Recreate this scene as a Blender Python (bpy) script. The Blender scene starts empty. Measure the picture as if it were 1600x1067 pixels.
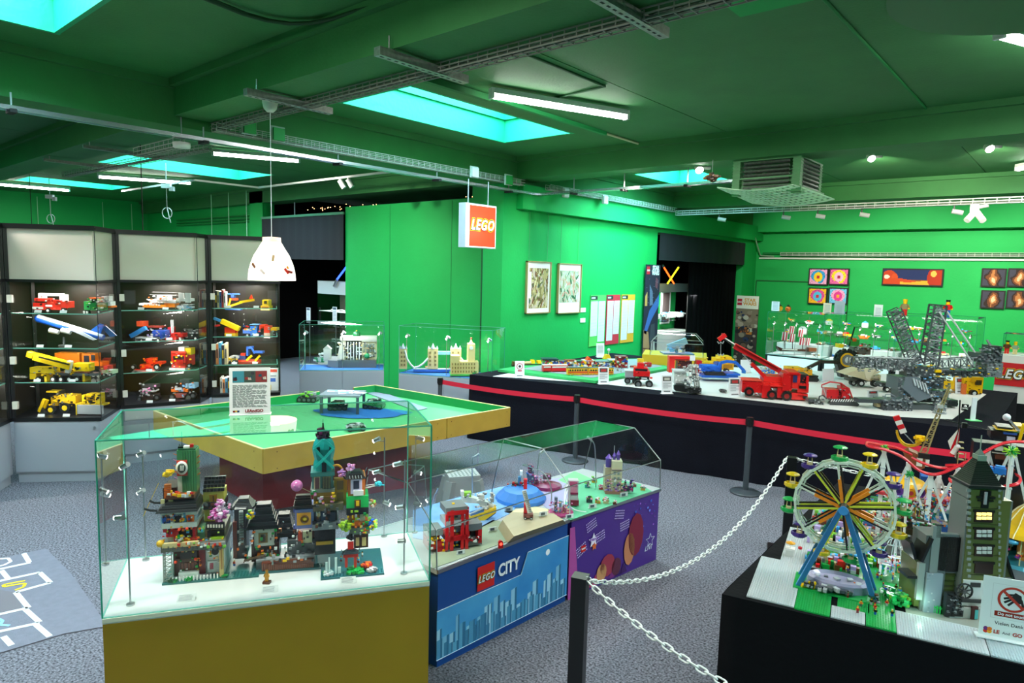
import bpy,math,random
from mathutils import Vector as V,Matrix as M4
random.seed(7)
SC = bpy.context.scene
COLL = SC.collection
PI = math.pi
# ------------------------------------------------------------------ camera
FPX,HC = 1046.5,2.4
YAW,PIT,ROL = math.radians(40.70),math.radians(5.99),math.radians(1.487)
fw = V((-math.sin(YAW)*math.cos(PIT),math.cos(YAW)*math.cos(PIT),-math.sin(PIT)))
rt0 = V((math.cos(YAW),math.sin(YAW),0)); up0 = rt0.cross(fw)
RT = rt0*math.cos(ROL)+up0*math.sin(ROL); UP = up0*math.cos(ROL)-rt0*math.sin(ROL)
cam = bpy.data.objects.new('camera',bpy.data.cameras.new('camera')); COLL.objects.link(cam)
cam.data.sensor_width = 36; cam.data.lens = FPX/1600*36; cam.data.clip_start = .05
m = M4((RT,UP,-fw)).transposed().to_4x4(); m.translation = V((0,0,HC)); cam.matrix_world = m
SC.camera = cam
# ------------------------------------------------------------------ exposure, world
SC.view_settings.view_transform = 'Standard'; SC.view_settings.look = 'None'
SC.view_settings.gamma = 1; SC.view_settings.use_curve_mapping = False
SC.view_settings.exposure = 0.3
SC.cycles.max_bounces = 10; SC.cycles.transparent_max_bounces = 24; SC.cycles.glossy_bounces = 4
SC.cycles.diffuse_bounces = 5; SC.cycles.sample_clamp_indirect = 6; SC.cycles.caustics_reflective = False; SC.cycles.caustics_refractive = False
w = bpy.data.worlds.new('world'); SC.world = w; w.use_nodes = True
w.node_tree.nodes['Background'].inputs[0].default_value = (.75,.85,1,1); w.node_tree.nodes['Background'].inputs[1].default_value = .25

def area(name,loc,to,sx,sy,power,col,spread=180):
    d = bpy.data.lights.new(name,'AREA'); d.shape = 'RECTANGLE'; d.size = sx; d.size_y = sy; d.energy = power; d.color = col
    d.spread = math.radians(spread)
    o = bpy.data.objects.new(name,d); COLL.objects.link(o); o.location = loc
    o.rotation_euler = (V(to)-V(loc)).to_track_quat('-Z','Y').to_euler(); o['kind'] = 'helper'
    return o
def spot(name,loc,to,power,col=(1,.86,.66),ang=60,blend=.7,r=.03):
    d = bpy.data.lights.new(name,'SPOT'); d.energy = power; d.color = col; d.spot_size = math.radians(ang); d.spot_blend = blend; d.shadow_soft_size = r
    o = bpy.data.objects.new(name,d); COLL.objects.link(o); o.location = loc
    o.rotation_euler = (V(to)-V(loc)).to_track_quat('-Z','Y').to_euler()
    return o
def bulb(name,loc,power,col=(1,.9,.78),r=.03):
    d = bpy.data.lights.new(name,'POINT'); d.energy = power; d.color = col; d.shadow_soft_size = r
    o = bpy.data.objects.new(name,d); COLL.objects.link(o); o.location = loc
    return o
DAY = (.36,.80,1.05)
# ------------------------------------------------------------------ pixel helpers (photo pixel -> point on a real plane)
def ray(px,py): return RT*((px-800)/FPX) - UP*((py-533.5)/FPX) + fw
def Z(px,py,z): d = ray(px,py); return V((0,0,HC)) + d*((z-HC)/d.z)
def XP(px,py,x): d = ray(px,py); return V((0,0,HC)) + d*(x/d.x)
def YP(px,py,y): d = ray(px,py); return V((0,0,HC)) + d*(y/d.y)
def mpp(p): return (V(p)-V((0,0,HC))).dot(fw)/FPX     # metres per photo pixel at a point
# ------------------------------------------------------------------ materials
def lin(h):
    if not isinstance(h,str): return tuple(h)[:3]
    h = PAL.get(h,h)
    c = [int(h[i:i+2],16)/255 for i in (0,2,4)]
    return tuple(x/12.92 if x <= .04045 else ((x+.055)/1.055)**2.4 for x in c)
PAL = dict(red='c4161c',dred='7a1418',blue='0a4fb0',lblue='6aa8dc',sky='4d94d8',yel='f2c20c',green='0c8a3a',lgreen='7cc242',dgreen='174a2c',black='101113',dgray='55595c',
           gray='9a9fa3',lgray='c3c6c8',white='ececea',tan='d3bf8c',dtan='8c8058',brown='5a3018',orange='e8701a',pink='e58fc0',purple='5a2d91',teal='0f9a94',
           sand='7c9a80',silver='b0b3b5',azure='36a0dc',lav='b79fd8',lime='a8cc2c',nougat='c88a5a',mag='b02a6e',trans='bfd6d8',dblue='14305e')
MATS = {}
def mat(name,col='808080',rough=.5,metal=0,emit=0,emitcol=None,attr=False,bump=0,bscale=60,noise=0,nscale=8,coat=0,tr=0,col2=None):
    if name in MATS: return MATS[name]
    mt = bpy.data.materials.new(name); mt.use_nodes = True; nt = mt.node_tree; N = nt.nodes; L = nt.links
    b = N['Principled BSDF']; b.inputs['Roughness'].default_value = rough; b.inputs['Metallic'].default_value = metal
    b.inputs['Base Color'].default_value = (*lin(col),1)
    src = None
    if attr:
        a = N.new('ShaderNodeAttribute'); a.attribute_name = 'Col'; src = a.outputs['Color']
    if noise or col2:
        tc = N.new('ShaderNodeTexCoord'); nz = N.new('ShaderNodeTexNoise'); nz.inputs['Scale'].default_value = nscale; nz.inputs['Detail'].default_value = 6
        L.new(tc.outputs['Object'],nz.inputs['Vector'])
        if col2:
            r = N.new('ShaderNodeValToRGB'); r.color_ramp.elements[0].position = .5-max(noise,.02); r.color_ramp.elements[1].position = .5+max(noise,.02)
            r.color_ramp.elements[0].color = (*lin(col),1); r.color_ramp.elements[1].color = (*lin(col2),1)
            L.new(nz.outputs['Fac'],r.inputs['Fac']); src = r.outputs['Color']
        else:
            h = N.new('ShaderNodeHueSaturation'); mr = N.new('ShaderNodeMapRange'); mr.inputs['To Min'].default_value = 1-noise; mr.inputs['To Max'].default_value = 1+noise
            mr.inputs['From Min'].default_value = .3; mr.inputs['From Max'].default_value = .7
            L.new(nz.outputs['Fac'],mr.inputs['Value']); L.new(mr.outputs[0],h.inputs['Value'])
            if src: L.new(src,h.inputs['Color'])
            else: h.inputs['Color'].default_value = (*lin(col),1)
            src = h.outputs['Color']
    if src: L.new(src,b.inputs['Base Color'])
    if bump:
        tc = N.new('ShaderNodeTexCoord'); nz = N.new('ShaderNodeTexNoise'); nz.inputs['Scale'].default_value = bscale; nz.inputs['Detail'].default_value = 4
        bp = N.new('ShaderNodeBump'); bp.inputs['Strength'].default_value = bump; bp.inputs['Distance'].default_value = .01
        L.new(tc.outputs['Object'],nz.inputs['Vector']); L.new(nz.outputs['Fac'],bp.inputs['Height']); L.new(bp.outputs[0],b.inputs['Normal'])
    if rough >= .9: b.inputs['Specular IOR Level'].default_value = .12
    if coat: b.inputs['Coat Weight'].default_value = coat
    if tr: b.inputs['Transmission Weight'].default_value = tr
    if emit:
        b.inputs['Emission Color'].default_value = (*lin(emitcol or col),1); b.inputs['Emission Strength'].default_value = emit
        if attr: L.new(src,b.inputs['Emission Color'])
    MATS[name] = mt; return mt
def glassmat(name,tint,refl=1.0,ior=1.45,dens=0):
    if name in MATS: return MATS[name]
    mt = bpy.data.materials.new(name); mt.use_nodes = True; nt = mt.node_tree; N = nt.nodes; L = nt.links
    N.remove(N['Principled BSDF']); out = N['Material Output']
    t = N.new('ShaderNodeBsdfTransparent'); t.inputs[0].default_value = (*tint,1)
    g = N.new('ShaderNodeBsdfGlossy'); g.inputs['Roughness'].default_value = .01
    f = N.new('ShaderNodeLayerWeight'); f.inputs['Blend'].default_value = .5
    pw = N.new('ShaderNodeMath'); pw.operation = 'POWER'; pw.inputs[1].default_value = 4.2; L.new(f.outputs['Facing'],pw.inputs[0])
    mu = N.new('ShaderNodeMath'); mu.operation = 'MULTIPLY_ADD'; mu.inputs[1].default_value = refl; mu.inputs[2].default_value = .05*refl; mu.use_clamp = True
    mx = N.new('ShaderNodeMixShader'); L.new(pw.outputs[0],mu.inputs[0]); L.new(mu.outputs[0],mx.inputs[0]); L.new(t.outputs[0],mx.inputs[1]); L.new(g.outputs[0],mx.inputs[2])
    last = mx.outputs[0]
    if dens:
        d = N.new('ShaderNodeBsdfDiffuse'); d.inputs[0].default_value = (.35,.8,.7,1); m2 = N.new('ShaderNodeMixShader'); m2.inputs[0].default_value = dens
        L.new(last,m2.inputs[1]); L.new(d.outputs[0],m2.inputs[2]); last = m2.outputs[0]
    L.new(last,out.inputs['Surface']); MATS[name] = mt; return mt
ABS = mat('toy_plastic',attr=True,rough=.28)
MATTE = mat('painted_matte',attr=True,rough=.7)
PAPER = mat('paper',attr=True,rough=.85)
METAL = mat('brushed_steel','b9bcc0',rough=.3,metal=1)
ALU = mat('galvanised_steel','9a9c98',rough=.45,metal=.8,noise=.2,nscale=30)
GREEN = mat('green_wall_paint','00a44c',rough=.7,bump=.25,bscale=25,noise=.05,nscale=1.5)
CEILG = mat('green_ceiling_paint','347a40',rough=.7,bump=.3,bscale=40,noise=.08,nscale=3)
CARPET = mat('carpet','26272c',rough=.95,col2='8a8c98',noise=.2,nscale=70)
CLOTH = mat('black_cloth','10111a',rough=.95,bump=.3,bscale=60,noise=.15,nscale=4)
PANE = glassmat('clear_glass',(.94,.985,.965)); PANE2 = glassmat('acrylic',(.97,.98,.98),.55)
EDGE = glassmat('glass_edge',(.25,.75,.65),.6,dens=.55)
EDGEW = mat('acrylic_edge','d8e2e2',rough=.2)
DARKG = glassmat('cabinet_glass',(.82,.83,.82),1.1)
BLK = mat('black_metal','101114',rough=.35)
WHITEM = mat('white_paint','dcdad6',rough=.5)
GLOSSW = mat('cream_panel','dcd0c4',rough=.35,coat=.1)
GREYC = mat('grey_laminate','9aa0aa',rough=.45)
YELL = mat('mustard_board','a07e06',rough=.5,noise=.05,nscale=3)
PLY = mat('ochre_plywood','b8983a',rough=.55,noise=.07,nscale=6)
def EM(name,col,s): return mat(name,col,rough=.5,emit=s)
# ------------------------------------------------------------------ mesh builder
class MB:
    def __init__(s): s.v = []; s.f = []; s.c = []; s.sm = []; s.M = None
    def frame(s,o,u,v,n=None):
        u = V(u).normalized(); v = V(v).normalized(); n = V(n) if n else u.cross(v)
        m = M4((u,v,n)).transposed().to_4x4(); m.translation = V(o); s.M = m; return s
    def add(s,vs,fs,c,smooth=False):
        b = len(s.v)
        if s.M: vs = [s.M @ V(p) for p in vs]
        s.v += [tuple(p) for p in vs]; c = lin(c)
        for f in fs: s.f.append(tuple(i+b for i in f)); s.c.append(c); s.sm.append(smooth)
        return s
    def box(s,x,y,z,a,b,h,c='gray',rot=None,taper=1,tx=None,ty=None):
        tx = taper if tx is None else tx; ty = taper if ty is None else ty
        p = [(-a/2,-b/2,0),(a/2,-b/2,0),(a/2,b/2,0),(-a/2,b/2,0)]
        q = [(i*tx,j*ty,h) for i,j,_ in p]; vs = [V(k) for k in p+q]
        if rot:
            R = M4.Rotation(math.radians(rot[1]),3,rot[0]); vs = [R @ k for k in vs]
        vs = [k+V((x,y,z)) for k in vs]
        return s.add(vs,[(3,2,1,0),(4,5,6,7),(0,1,5,4),(1,2,6,5),(2,3,7,6),(3,0,4,7)],c)
    def bar(s,p,q,w,h=None,c='gray',up=(0,0,1)):
        h = h or w; p = V(p); q = V(q); d = (q-p).normalized(); u = V(up)
        if abs(d.dot(u)) > .98: u = V((0,1,0)) if abs(d.y) < .9 else V((1,0,0))
        sd = d.cross(u).normalized()*w/2; uu = sd.cross(d).normalized()*h/2
        vs = [p-sd-uu,p+sd-uu,p+sd+uu,p-sd+uu,q-sd-uu,q+sd-uu,q+sd+uu,q-sd+uu]
        return s.add(vs,[(0,1,2,3),(7,6,5,4),(4,5,1,0),(5,6,2,1),(6,7,3,2),(7,4,0,3)],c)
    def cyl(s,p,q,r,c='gray',n=10,r2=None,caps=True,smooth=True):
        p = V(p); q = V(q); r2 = r if r2 is None else r2; d = (q-p).normalized()
        a = d.orthogonal().normalized(); b = d.cross(a)
        vs = [p+(a*math.cos(t*2*PI/n)+b*math.sin(t*2*PI/n))*r for t in range(n)]+[q+(a*math.cos(t*2*PI/n)+b*math.sin(t*2*PI/n))*r2 for t in range(n)]
        s.add(vs,[(i,(i+1) % n,n+(i+1) % n,n+i) for i in range(n)],c,smooth)
        if caps: s.add(vs,[tuple(reversed(range(n))),tuple(range(n,2*n))],c)
        return s
    def tube(s,pts,r,c='gray',n=6,closed=False):
        pts = [V(p) for p in pts]; k = len(pts); vs = []; pa = None
        for i,p in enumerate(pts):
            a = pts[i-1] if (i or closed) else p; b = pts[(i+1) % k] if (i < k-1 or closed) else p
            d = (b-a).normalized()
            if pa is None: pa = d.orthogonal().normalized()
            pa = (pa-d*pa.dot(d)); pa = pa.normalized() if pa.length > 1e-6 else d.orthogonal().normalized(); bb = d.cross(pa)
            vs += [p+(pa*math.cos(t*2*PI/n)+bb*math.sin(t*2*PI/n))*r for t in range(n)]
        fs = []
        for i in range(k if closed else k-1):
            j = (i+1) % k
            fs += [(i*n+t,i*n+(t+1) % n,j*n+(t+1) % n,j*n+t) for t in range(n)]
        s.add(vs,fs,c,True)
        if not closed: s.add(vs,[tuple(reversed(range(n))),tuple(range((k-1)*n,k*n))],c)
        return s
    def lathe(s,prof,c='gray',n=16,o=(0,0,0),smooth=True,sx=1,sy=1):
        k = len(prof); vs = [(o[0]+r*sx*math.cos(t*2*PI/n),o[1]+r*sy*math.sin(t*2*PI/n),o[2]+z) for r,z in prof for t in range(n)]
        return s.add(vs,[(i*n+t,i*n+(t+1) % n,(i+1)*n+(t+1) % n,(i+1)*n+t) for i in range(k-1) for t in range(n)],c,smooth)
    def sph(s,x,y,z,r,c='gray',n=8,sz=1):
        m_ = max(4,n//2+1)
        return s.lathe([(max(1e-4,r*math.sin(PI*i/m_)),-r*sz*math.cos(PI*i/m_)) for i in range(m_+1)],c,n,(x,y,z))
    def prism(s,poly,z0,z1,c='gray'):
        n = len(poly); vs = [(*p[:2],z0) for p in poly]+[(*p[:2],z1) for p in poly]
        a = sum(poly[i][0]*poly[(i+1) % n][1]-poly[(i+1) % n][0]*poly[i][1] for i in range(n))
        fs = [tuple(reversed(range(n))),tuple(range(n,2*n))]+[(i,(i+1) % n,n+(i+1) % n,n+i) for i in range(n)]
        if a < 0: fs = [tuple(reversed(f)) for f in fs]
        return s.add(vs,fs,c)
    def side(s,poly,y0,y1,c='gray'):   # polygon in the x-z plane pushed along y
        n = len(poly); vs = [(p[0],y0,p[1]) for p in poly]+[(p[0],y1,p[1]) for p in poly]
        fs = [tuple(range(n)),tuple(reversed(range(n,2*n)))]+[((i+1) % n,i,n+i,n+(i+1) % n) for i in range(n)]
        return s.add(vs,fs,c)
    def quad(s,a,b,c_,d,c='gray'): return s.add([a,b,c_,d],[(0,1,2,3)],c)
    def wheel(s,x,y,z,r,w,tire='black',hub='lgray',n=12):   # axle along y, z = centre
        s.cyl((x,y-w/2,z),(x,y+w/2,z),r,tire,n); s.cyl((x,y-w*.53,z),(x,y+w*.53,z),r*.55,hub,8)
        return s
    def studs(s,x0,y0,x1,y1,z,p,c,r=.3,h=.2,n=6):
        nx = max(1,int((x1-x0)/p)); ny = max(1,int((y1-y0)/p))
        for i in range(nx):
            for j in range(ny):
                cx = x0+(i+.5)*p; cy = y0+(j+.5)*p
                vs = [(cx+r*p*math.cos(t*2*PI/n),cy+r*p*math.sin(t*2*PI/n),z) for t in range(n)]; vs += [(a,b,z+h*p) for a,b,_ in vs]
                s.add(vs,[(t,(t+1) % n,n+(t+1) % n,n+t) for t in range(n)]+[tuple(range(n,2*n))],c)
        return s
    def build(s,name,material=None,parent=None,k=1.0):
        me = bpy.data.meshes.new(name)
        vs = s.v if k == 1 else [(a*k,b*k,c*k) for a,b,c in s.v]
        me.from_pydata(vs,[],s.f)
        at = me.color_attributes.new('Col','FLOAT_COLOR','CORNER')
        cl = []
        for f,c in zip(s.f,s.c): cl += [c[0],c[1],c[2],1.0]*len(f)
        at.data.foreach_set('color',cl); me.polygons.foreach_set('use_smooth',s.sm)
        me.materials.append(material or ABS); me.update()
        o = bpy.data.objects.new(name,me); COLL.objects.link(o)
        if parent: o.parent = parent
        return o
class T:
    def __init__(s,name,label,cat,loc=(0,0,0),rz=0,group=None,k=1.0,kind=None):
        o = bpy.data.objects.new(name,None); COLL.objects.link(o); o.location = loc; o.rotation_euler = (0,0,rz)
        o['label'] = label; o['category'] = cat; o.empty_display_size = .1
        if group: o['group'] = group
        if kind: o['kind'] = kind
        s.o = o; s.k = k; s.m = M4.Translation(V(loc)) @ M4.Rotation(rz,4,'Z')
    def p(s,name,mb,material=None,label=None,par=None,stuff=False):
        o = mb.build(name,material,par or s.o,s.k)
        if label: o['label'] = label
        if stuff: o['kind'] = 'stuff'
        return o
    def wl(s,pt): return (s.m.inverted() @ V(pt))/s.k
def _pw(s,name,mb,material=None,label=None,par=None,stuff=False):
    inv = s.m.inverted(); mb.v = [tuple(inv @ V(p)) for p in mb.v]
    o = mb.build(name,material,par or s.o)
    if label: o['label'] = label
    if stuff: o['kind'] = 'stuff'
    return o
T.pw = _pw
def tag(o,label,cat,group=None,kind=None):
    if label: o['label'] = label
    if cat: o['category'] = cat
    if group: o['group'] = group
    if kind: o['kind'] = kind
    return o
def struct(name,mb,material,label=None,parent=None):
    o = mb.build(name,material,parent)
    if not parent: o['kind'] = 'structure'
    if label: o['label'] = label
    return o
def children(o): return [c for c in bpy.data.objects if c.parent == o]
def dup(src,loc,rz=None,label=None,group=None):
    r = src.copy(); COLL.objects.link(r); r.location = loc
    if rz is not None: r.rotation_euler = (0,0,rz)
    if label: r['label'] = label
    if group: r['group'] = group
    for ch in [c for c in src.children]:
        c = ch.copy(); COLL.objects.link(c); c.parent = r
        for g in ch.children:
            d = g.copy(); COLL.objects.link(d); d.parent = c
    return r
RZ = YAW   # local x runs to the right of the picture
def TP(name,label,cat,px,py,z,deg=0,group=None,k=None,dz=0):
    p = Z(px,py,z); p.z += dz
    return T(name,label,cat,p,RZ+math.radians(deg),group,k or mpp(p))
def textmesh(s,size,off=0,shear=0,align='CENTER',bold=0,spacing=1.0,ext=0.0):
    cu = bpy.data.curves.new('t','FONT'); cu.body = s; cu.size = size; cu.offset = off+bold; cu.shear = shear; cu.align_x = align; cu.align_y = 'CENTER'; cu.space_character = spacing
    cu.resolution_u = 3; cu.extrude = ext
    o = bpy.data.objects.new('t',cu); COLL.objects.link(o)
    dg = bpy.context.evaluated_depsgraph_get(); dg.update()
    me = bpy.data.meshes.new_from_object(o.evaluated_get(dg)); bpy.data.objects.remove(o); bpy.data.curves.remove(cu)
    return me
def text(parent,s,size,o,u,v,c,name='lettering',off=0,shear=0,align='CENTER',bold=0,spacing=1.0,material=None,sx=1.0):
    me = textmesh(s,size,off,shear,align,bold,spacing)
    u = V(u).normalized(); v = V(v).normalized(); mtx = M4((u*sx,v,u.cross(v))).transposed().to_4x4(); mtx.translation = V(o)
    me.transform(mtx); me.name = name
    me.materials.clear()
    if material is None:
        material = mat('ink_'+str(c),c,rough=.6)
    me.materials.append(material)
    ob = bpy.data.objects.new(name,me); COLL.objects.link(ob); ob.parent = parent
    return ob
def brandlogo(parent,o,u,v,s,n,em=0,nm='logo'):
    """white rounded italic word with black and yellow outlines; s = word height"""
    n = V(n)
    for i,(c,off) in enumerate((('yel',.22),('black',.155),('white',.045))):
        mt = mat('print_%s%s' % (c,em),c,rough=.5,emit=em if c != 'black' else 0)
        text(parent,'LEGO',s*1.35,V(o)+n*(.0015*(i+1)),u,v,c,name='lettering',off=off*s*.75,shear=.25,spacing=1.16,material=mt,sx=.84)
# ================================================================== building
mb = MB(); mb.box(-9.5,7.5,-.12,33,30,.12); struct('floor',mb,CARPET,'speckled grey carpet floor')
BEAMS = [(-2.31,-1.84),(2.98,3.45),(8.27,8.75),(13.56,14.03),(18.85,19.3)]
ZC,ZB = 4.2,3.86
SKY = [(-6.45,-5.30,-.8,1.8),(-6.45,-5.30,4.51,7.22),(-6.45,-5.30,9.8,12.5),(-14.05,-12.65,4.51,7.22),(-19.15,-17.9,4.4,6.45),(1.3,2.5,-.8,1.8),(1.3,2.5,4.51,7.22),(-14.05,-12.65,-.8,1.8)]  # the two right-hand skylights are out of view, added for even lighting
def cuts(x0,x1,y0,y1,holes):
    xs = sorted({x0,x1,*[v for h in holes for v in h[:2] if x0 < v < x1]}); ys = sorted({y0,y1,*[v for h in holes for v in h[2:] if y0 < v < y1]})
    for a,b in zip(xs,xs[1:]):
        for c,d in zip(ys,ys[1:]):
            cx,cy = (a+b)/2,(c+d)/2
            if not any(h[0] < cx < h[1] and h[2] < cy < h[3] for h in holes): yield a,b,c,d
mb = MB()
for a,b,c,d in cuts(-26,7,-7.5,22.5,SKY): mb.box((a+b)/2,(c+d)/2,ZC+.03,b-a,d-c,.1)
ceil = struct('ceiling',mb,CEILG,'green painted concrete slab ceiling')
XJ = [-26,-22.3,-20.15,-17,-14.85,-11.7,-9.6,-7.5]; XR = [-7.1,-3.63,-1.48,.67,2.82,4.97,7]
by = [(-7.5,-2.31)]+[(BEAMS[i][1],BEAMS[i+1][0]) for i in range(4)]
for y0,y1 in by:
    for XX in (XJ,XR):
        for x0,x1 in zip(XX,XX[1:]):
            if y0 > 14 and x0 < -8: continue
            mb = MB()
            for a,b,c,d in cuts(x0+.006,x1-.006,y0,y1,SKY): mb.box((a+b)/2,(c+d)/2,ZC,b-a,d-c,.03)
            struct('panel',mb,CEILG,parent=ceil)
for y0,y1 in BEAMS[:4]:
    mb = MB(); mb.box(-9.5,(y0+y1)/2,ZB,33,y1-y0,ZC-ZB)
    mb.box(-9.5,(y0+y1)/2,ZC-.07,33,y1-y0+.12,.07)
    struct('ceiling_beam',mb,CEILG,'deep green painted concrete ceiling beam')
mb = MB(); mb.box(-7.3,7.5,3.76,.4,30,.44); mb.box(-7.3,7.5,4.12,.5,30,.08)
struct('ceiling_girder',mb,CEILG,'green painted main girder crossing under the beams')
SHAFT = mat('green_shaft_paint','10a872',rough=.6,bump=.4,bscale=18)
DOME = EM('skylight_dome',DAY,11)
for i,(x0,x1,y0,y1) in enumerate(SKY):
    cx,cy = (x0+x1)/2,(y0+y1)/2; a,b = x1-x0,y1-y0; mb = MB(); t = .04
    for dz,h,g in ((ZC,.3,.006),(ZC+.3,.3,.036)):
        mb.box(x0-t/2+g,cy,dz-(.002 if g < .01 else 0),t,b+2*t,h); mb.box(x1+t/2-g,cy,dz-(.002 if g < .01 else 0),t,b+2*t,h); mb.box(cx,y0-t/2+g,dz-(.002 if g < .01 else 0),a,t,h); mb.box(cx,y1+t/2-g,dz-(.002 if g < .01 else 0),a,t,h)
    o = struct('window_%d' % (i+1),mb,SHAFT,'skylight shaft with daylight on green painted sides')
    mb = MB(); mb.box(cx,cy,ZC+.6,a+.1,b+.1,.03); struct('skylight_dome',mb,DOME,parent=o)
    area('daylight',(cx,cy,ZC+.55),(cx,cy,0),a*.95,b*.95,95 if i not in (4,7) else 60,(.66,.87,1.0),150)
# walls
def wall(name,x,y,z,a,b,h,m=GREEN,label=None): mb = MB(); mb.box(x,y,z,a,b,h); return struct(name,mb,m,label)
wall('wall_middle',-7.3,10.61,0,.4,4.62,3.78,label='bright green wall with framed pictures and charts')
wall('wall_middle_end',-7.3,18.1,0,.4,.98,3.78,label='green pier between black doorway and far wall')
wall('wall_lintel',-7.3,15.26,3.3,.4,4.7,.48,label='green lintel above the black doorway')
wall('trim_1',-7.02,13.4,3.39,.16,10.3,.35,label='green boxed soffit along the picture wall')
wall('trim_2',-7.0,13.4,3.74,.10,10.3,.035,label='thin ledge on top of the green soffit')
wall('wall_far',-.5,18.65,0,13.4,.3,4.2,label='far green wall with mosaic pictures')
wall('trim_3',-.5,18.3,3.62,13.2,.4,.5,label='green beam along the top of the far wall')
wall('wall_right',6.3,7,0,.2,24,4.2)
wall('wall_near',-9.5,-6,0,32,.2,4.2)
wall('wall_left',-22.3,1.5,0,.2,15,4.2,label='far left green wall')
wall('wall_back_left',-18.9,8.6,0,6.8,.3,4.2,label='green wall behind the glass cabinets')
wall('trim_4',-15.3,8.42,0,.62,.3,4.2,label='green pier beside the black opening')
wall('wall_partition',-9.92,8.36,0,3.64,.12,3.62,label='green painted partition wall behind the small showcases')
wall('wall_behind_pillar',-7.8,8.45,0,.62,.3,3.86)
wall('wall_pillar',-7.28,8.13,0,.42,.4,3.86,label='green corner pillar beside the lit sign')
BLKW = mat('black_paint','08080a',rough=.9)
wall('wall_dark_room',-11.7,18.4,0,8.4,.2,4.1,BLKW); wall('wall_dark_room_left',-15.8,13.5,0,.2,9.6,4.1,BLKW)
wall('trim_5',-7.09,8.0,0,.03,.02,3.4,GREEN); 
# black opening: valance and rail, far doorway valance and curtains
def curtain(name,a,b,z0,z1,m,label,cat='curtain',waves=30,amp=.03,thick=0):
    a = V(a); b = V(b); d = b-a; n = V((-d.y,d.x,0)).normalized(); N_ = waves*4; vs = []; 
    for i in range(N_+1):
        p = a+d*i/N_+n*amp*math.sin(i*PI/2+.3*math.sin(i*.7)); vs += [(p.x,p.y,z0),(p.x,p.y,z1)]
    mb = MB(); mb.add(vs,[(2*i,2*i+2,2*i+3,2*i+1) for i in range(N_)],'black',True)
    return tag(mb.build(name,m),label,cat)
BV = mat('black_valance','1c1d24',rough=.85,bump=.2,bscale=20)
curtain('curtain',(-15.0,8.25,0),(-11.74,8.25,0),2.54,3.48,BV,'flat black cloth valance hung under a rail over the dark opening',waves=10,amp=.008)
curtain('curtain',(-7.06,12.95,0),(-7.06,17.6,0),2.72,3.3,BV,'black cloth valance across the top of the far doorway',waves=12,amp=.01)
curtain('curtain',(-7.3,14.9,0),(-7.3,17.6,0),0,2.8,BLKW,'long black pleated curtain hanging in the far doorway',waves=12,amp=.05)
mb = MB(); mb.box(-13.37,8.25,3.47,3.27,.04,.05,'4a8a68'); mb.bar((-13.6,8.27,3.5),(-13.6,8.27,3.8),.015,c='gray')
tag(mb.build('curtain_rail',MATTE),'thin grey rail carrying the black valance','curtain rail')
FLX = []
for i in range(34):
    mb = MB(); mb.sph(0,0,0,.008,'ffb060',6)
    if i == 0: fl = mb.build('fairy_light',EM('warm_bulb','ffb070',12)); o = fl; tag(o,'tiny warm fairy light in the dark gap above the black valance','fairy light','fairy lights above the black valance')
    else: o = fl.copy(); COLL.objects.link(o)
    x = random.choice([-14.6,-14.0,-13.6,-12.6,-9.2])+random.uniform(-.5,.5); o.location = (x,9.6+random.uniform(-.3,.3),3.80+random.uniform(-.04,.06)); FLX.append(tuple(o.location))
mb = MB(); FLX.sort(); mb.tube([(-15.6,9.6,3.86)]+FLX+[(-8.2,9.6,3.86)],.004,'black',4); tag(mb.build('fairy_light_wire',MATTE),'thin black wire of the fairy light chain above the black valance','cable')
mb = MB(); mb.box(-10.3,8.298,0,.008,.004,3.6,'06703a'); mb.box(-8.6,8.298,0,.008,.004,3.6,'06703a'); struct('trim_7',mb,MATTE,'thin vertical joints between the partition boards')
mb = MB(); mb.box(-7.51,7.94,0,.025,.02,3.4,'044a24'); struct('trim_8',mb,MATTE,'dark slit beside the corner pillar')
def run(name,pts,r,label,m=MATTE,c='c8ccc8',n=6,cat='conduit',sq=False):
    mb = MB()
    if sq:
        for a,b in zip(pts,pts[1:]): mb.bar(a,b,r*2,r*2,c)
    else: mb.tube(pts,r,c,n)
    return tag(mb.build(name,m),label,cat)
run('conduit',[(-7.0,18.13,2.93),(6,18.13,2.93)],.022,'white square trunking along the far wall above the mosaics',c='d8e0d8',sq=True).location.y = .34
run('conduit',[(-6.9,18.44,3.06),(6,18.44,3.06)],.03,'thick green pipe under the wire tray on the far wall',c='0b7a3a')
run('conduit',[(-7.04,17.75,3.5),(-6.95,17.95,3.45),(-6.95,18.2,3.2),(-6.95,18.4,3.0),(-6.6,18.46,2.98)],.018,'grey flexible hose dropping beside the far corner',c='8aa890',n=8)
mb = MB()
for a,b in (((-7.05,0),(-7.05,2.32)),((-7.05,2.32),(-4.68,2.32)),((-4.68,2.32),(-4.68,0))):
    mb.bar((a[0],18.49,a[1]),(b[0],18.49,b[1]),.02,.03,'06602c')
struct('trim_6',mb,MATTE,'dark seam of a closed door painted over in green')
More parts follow.
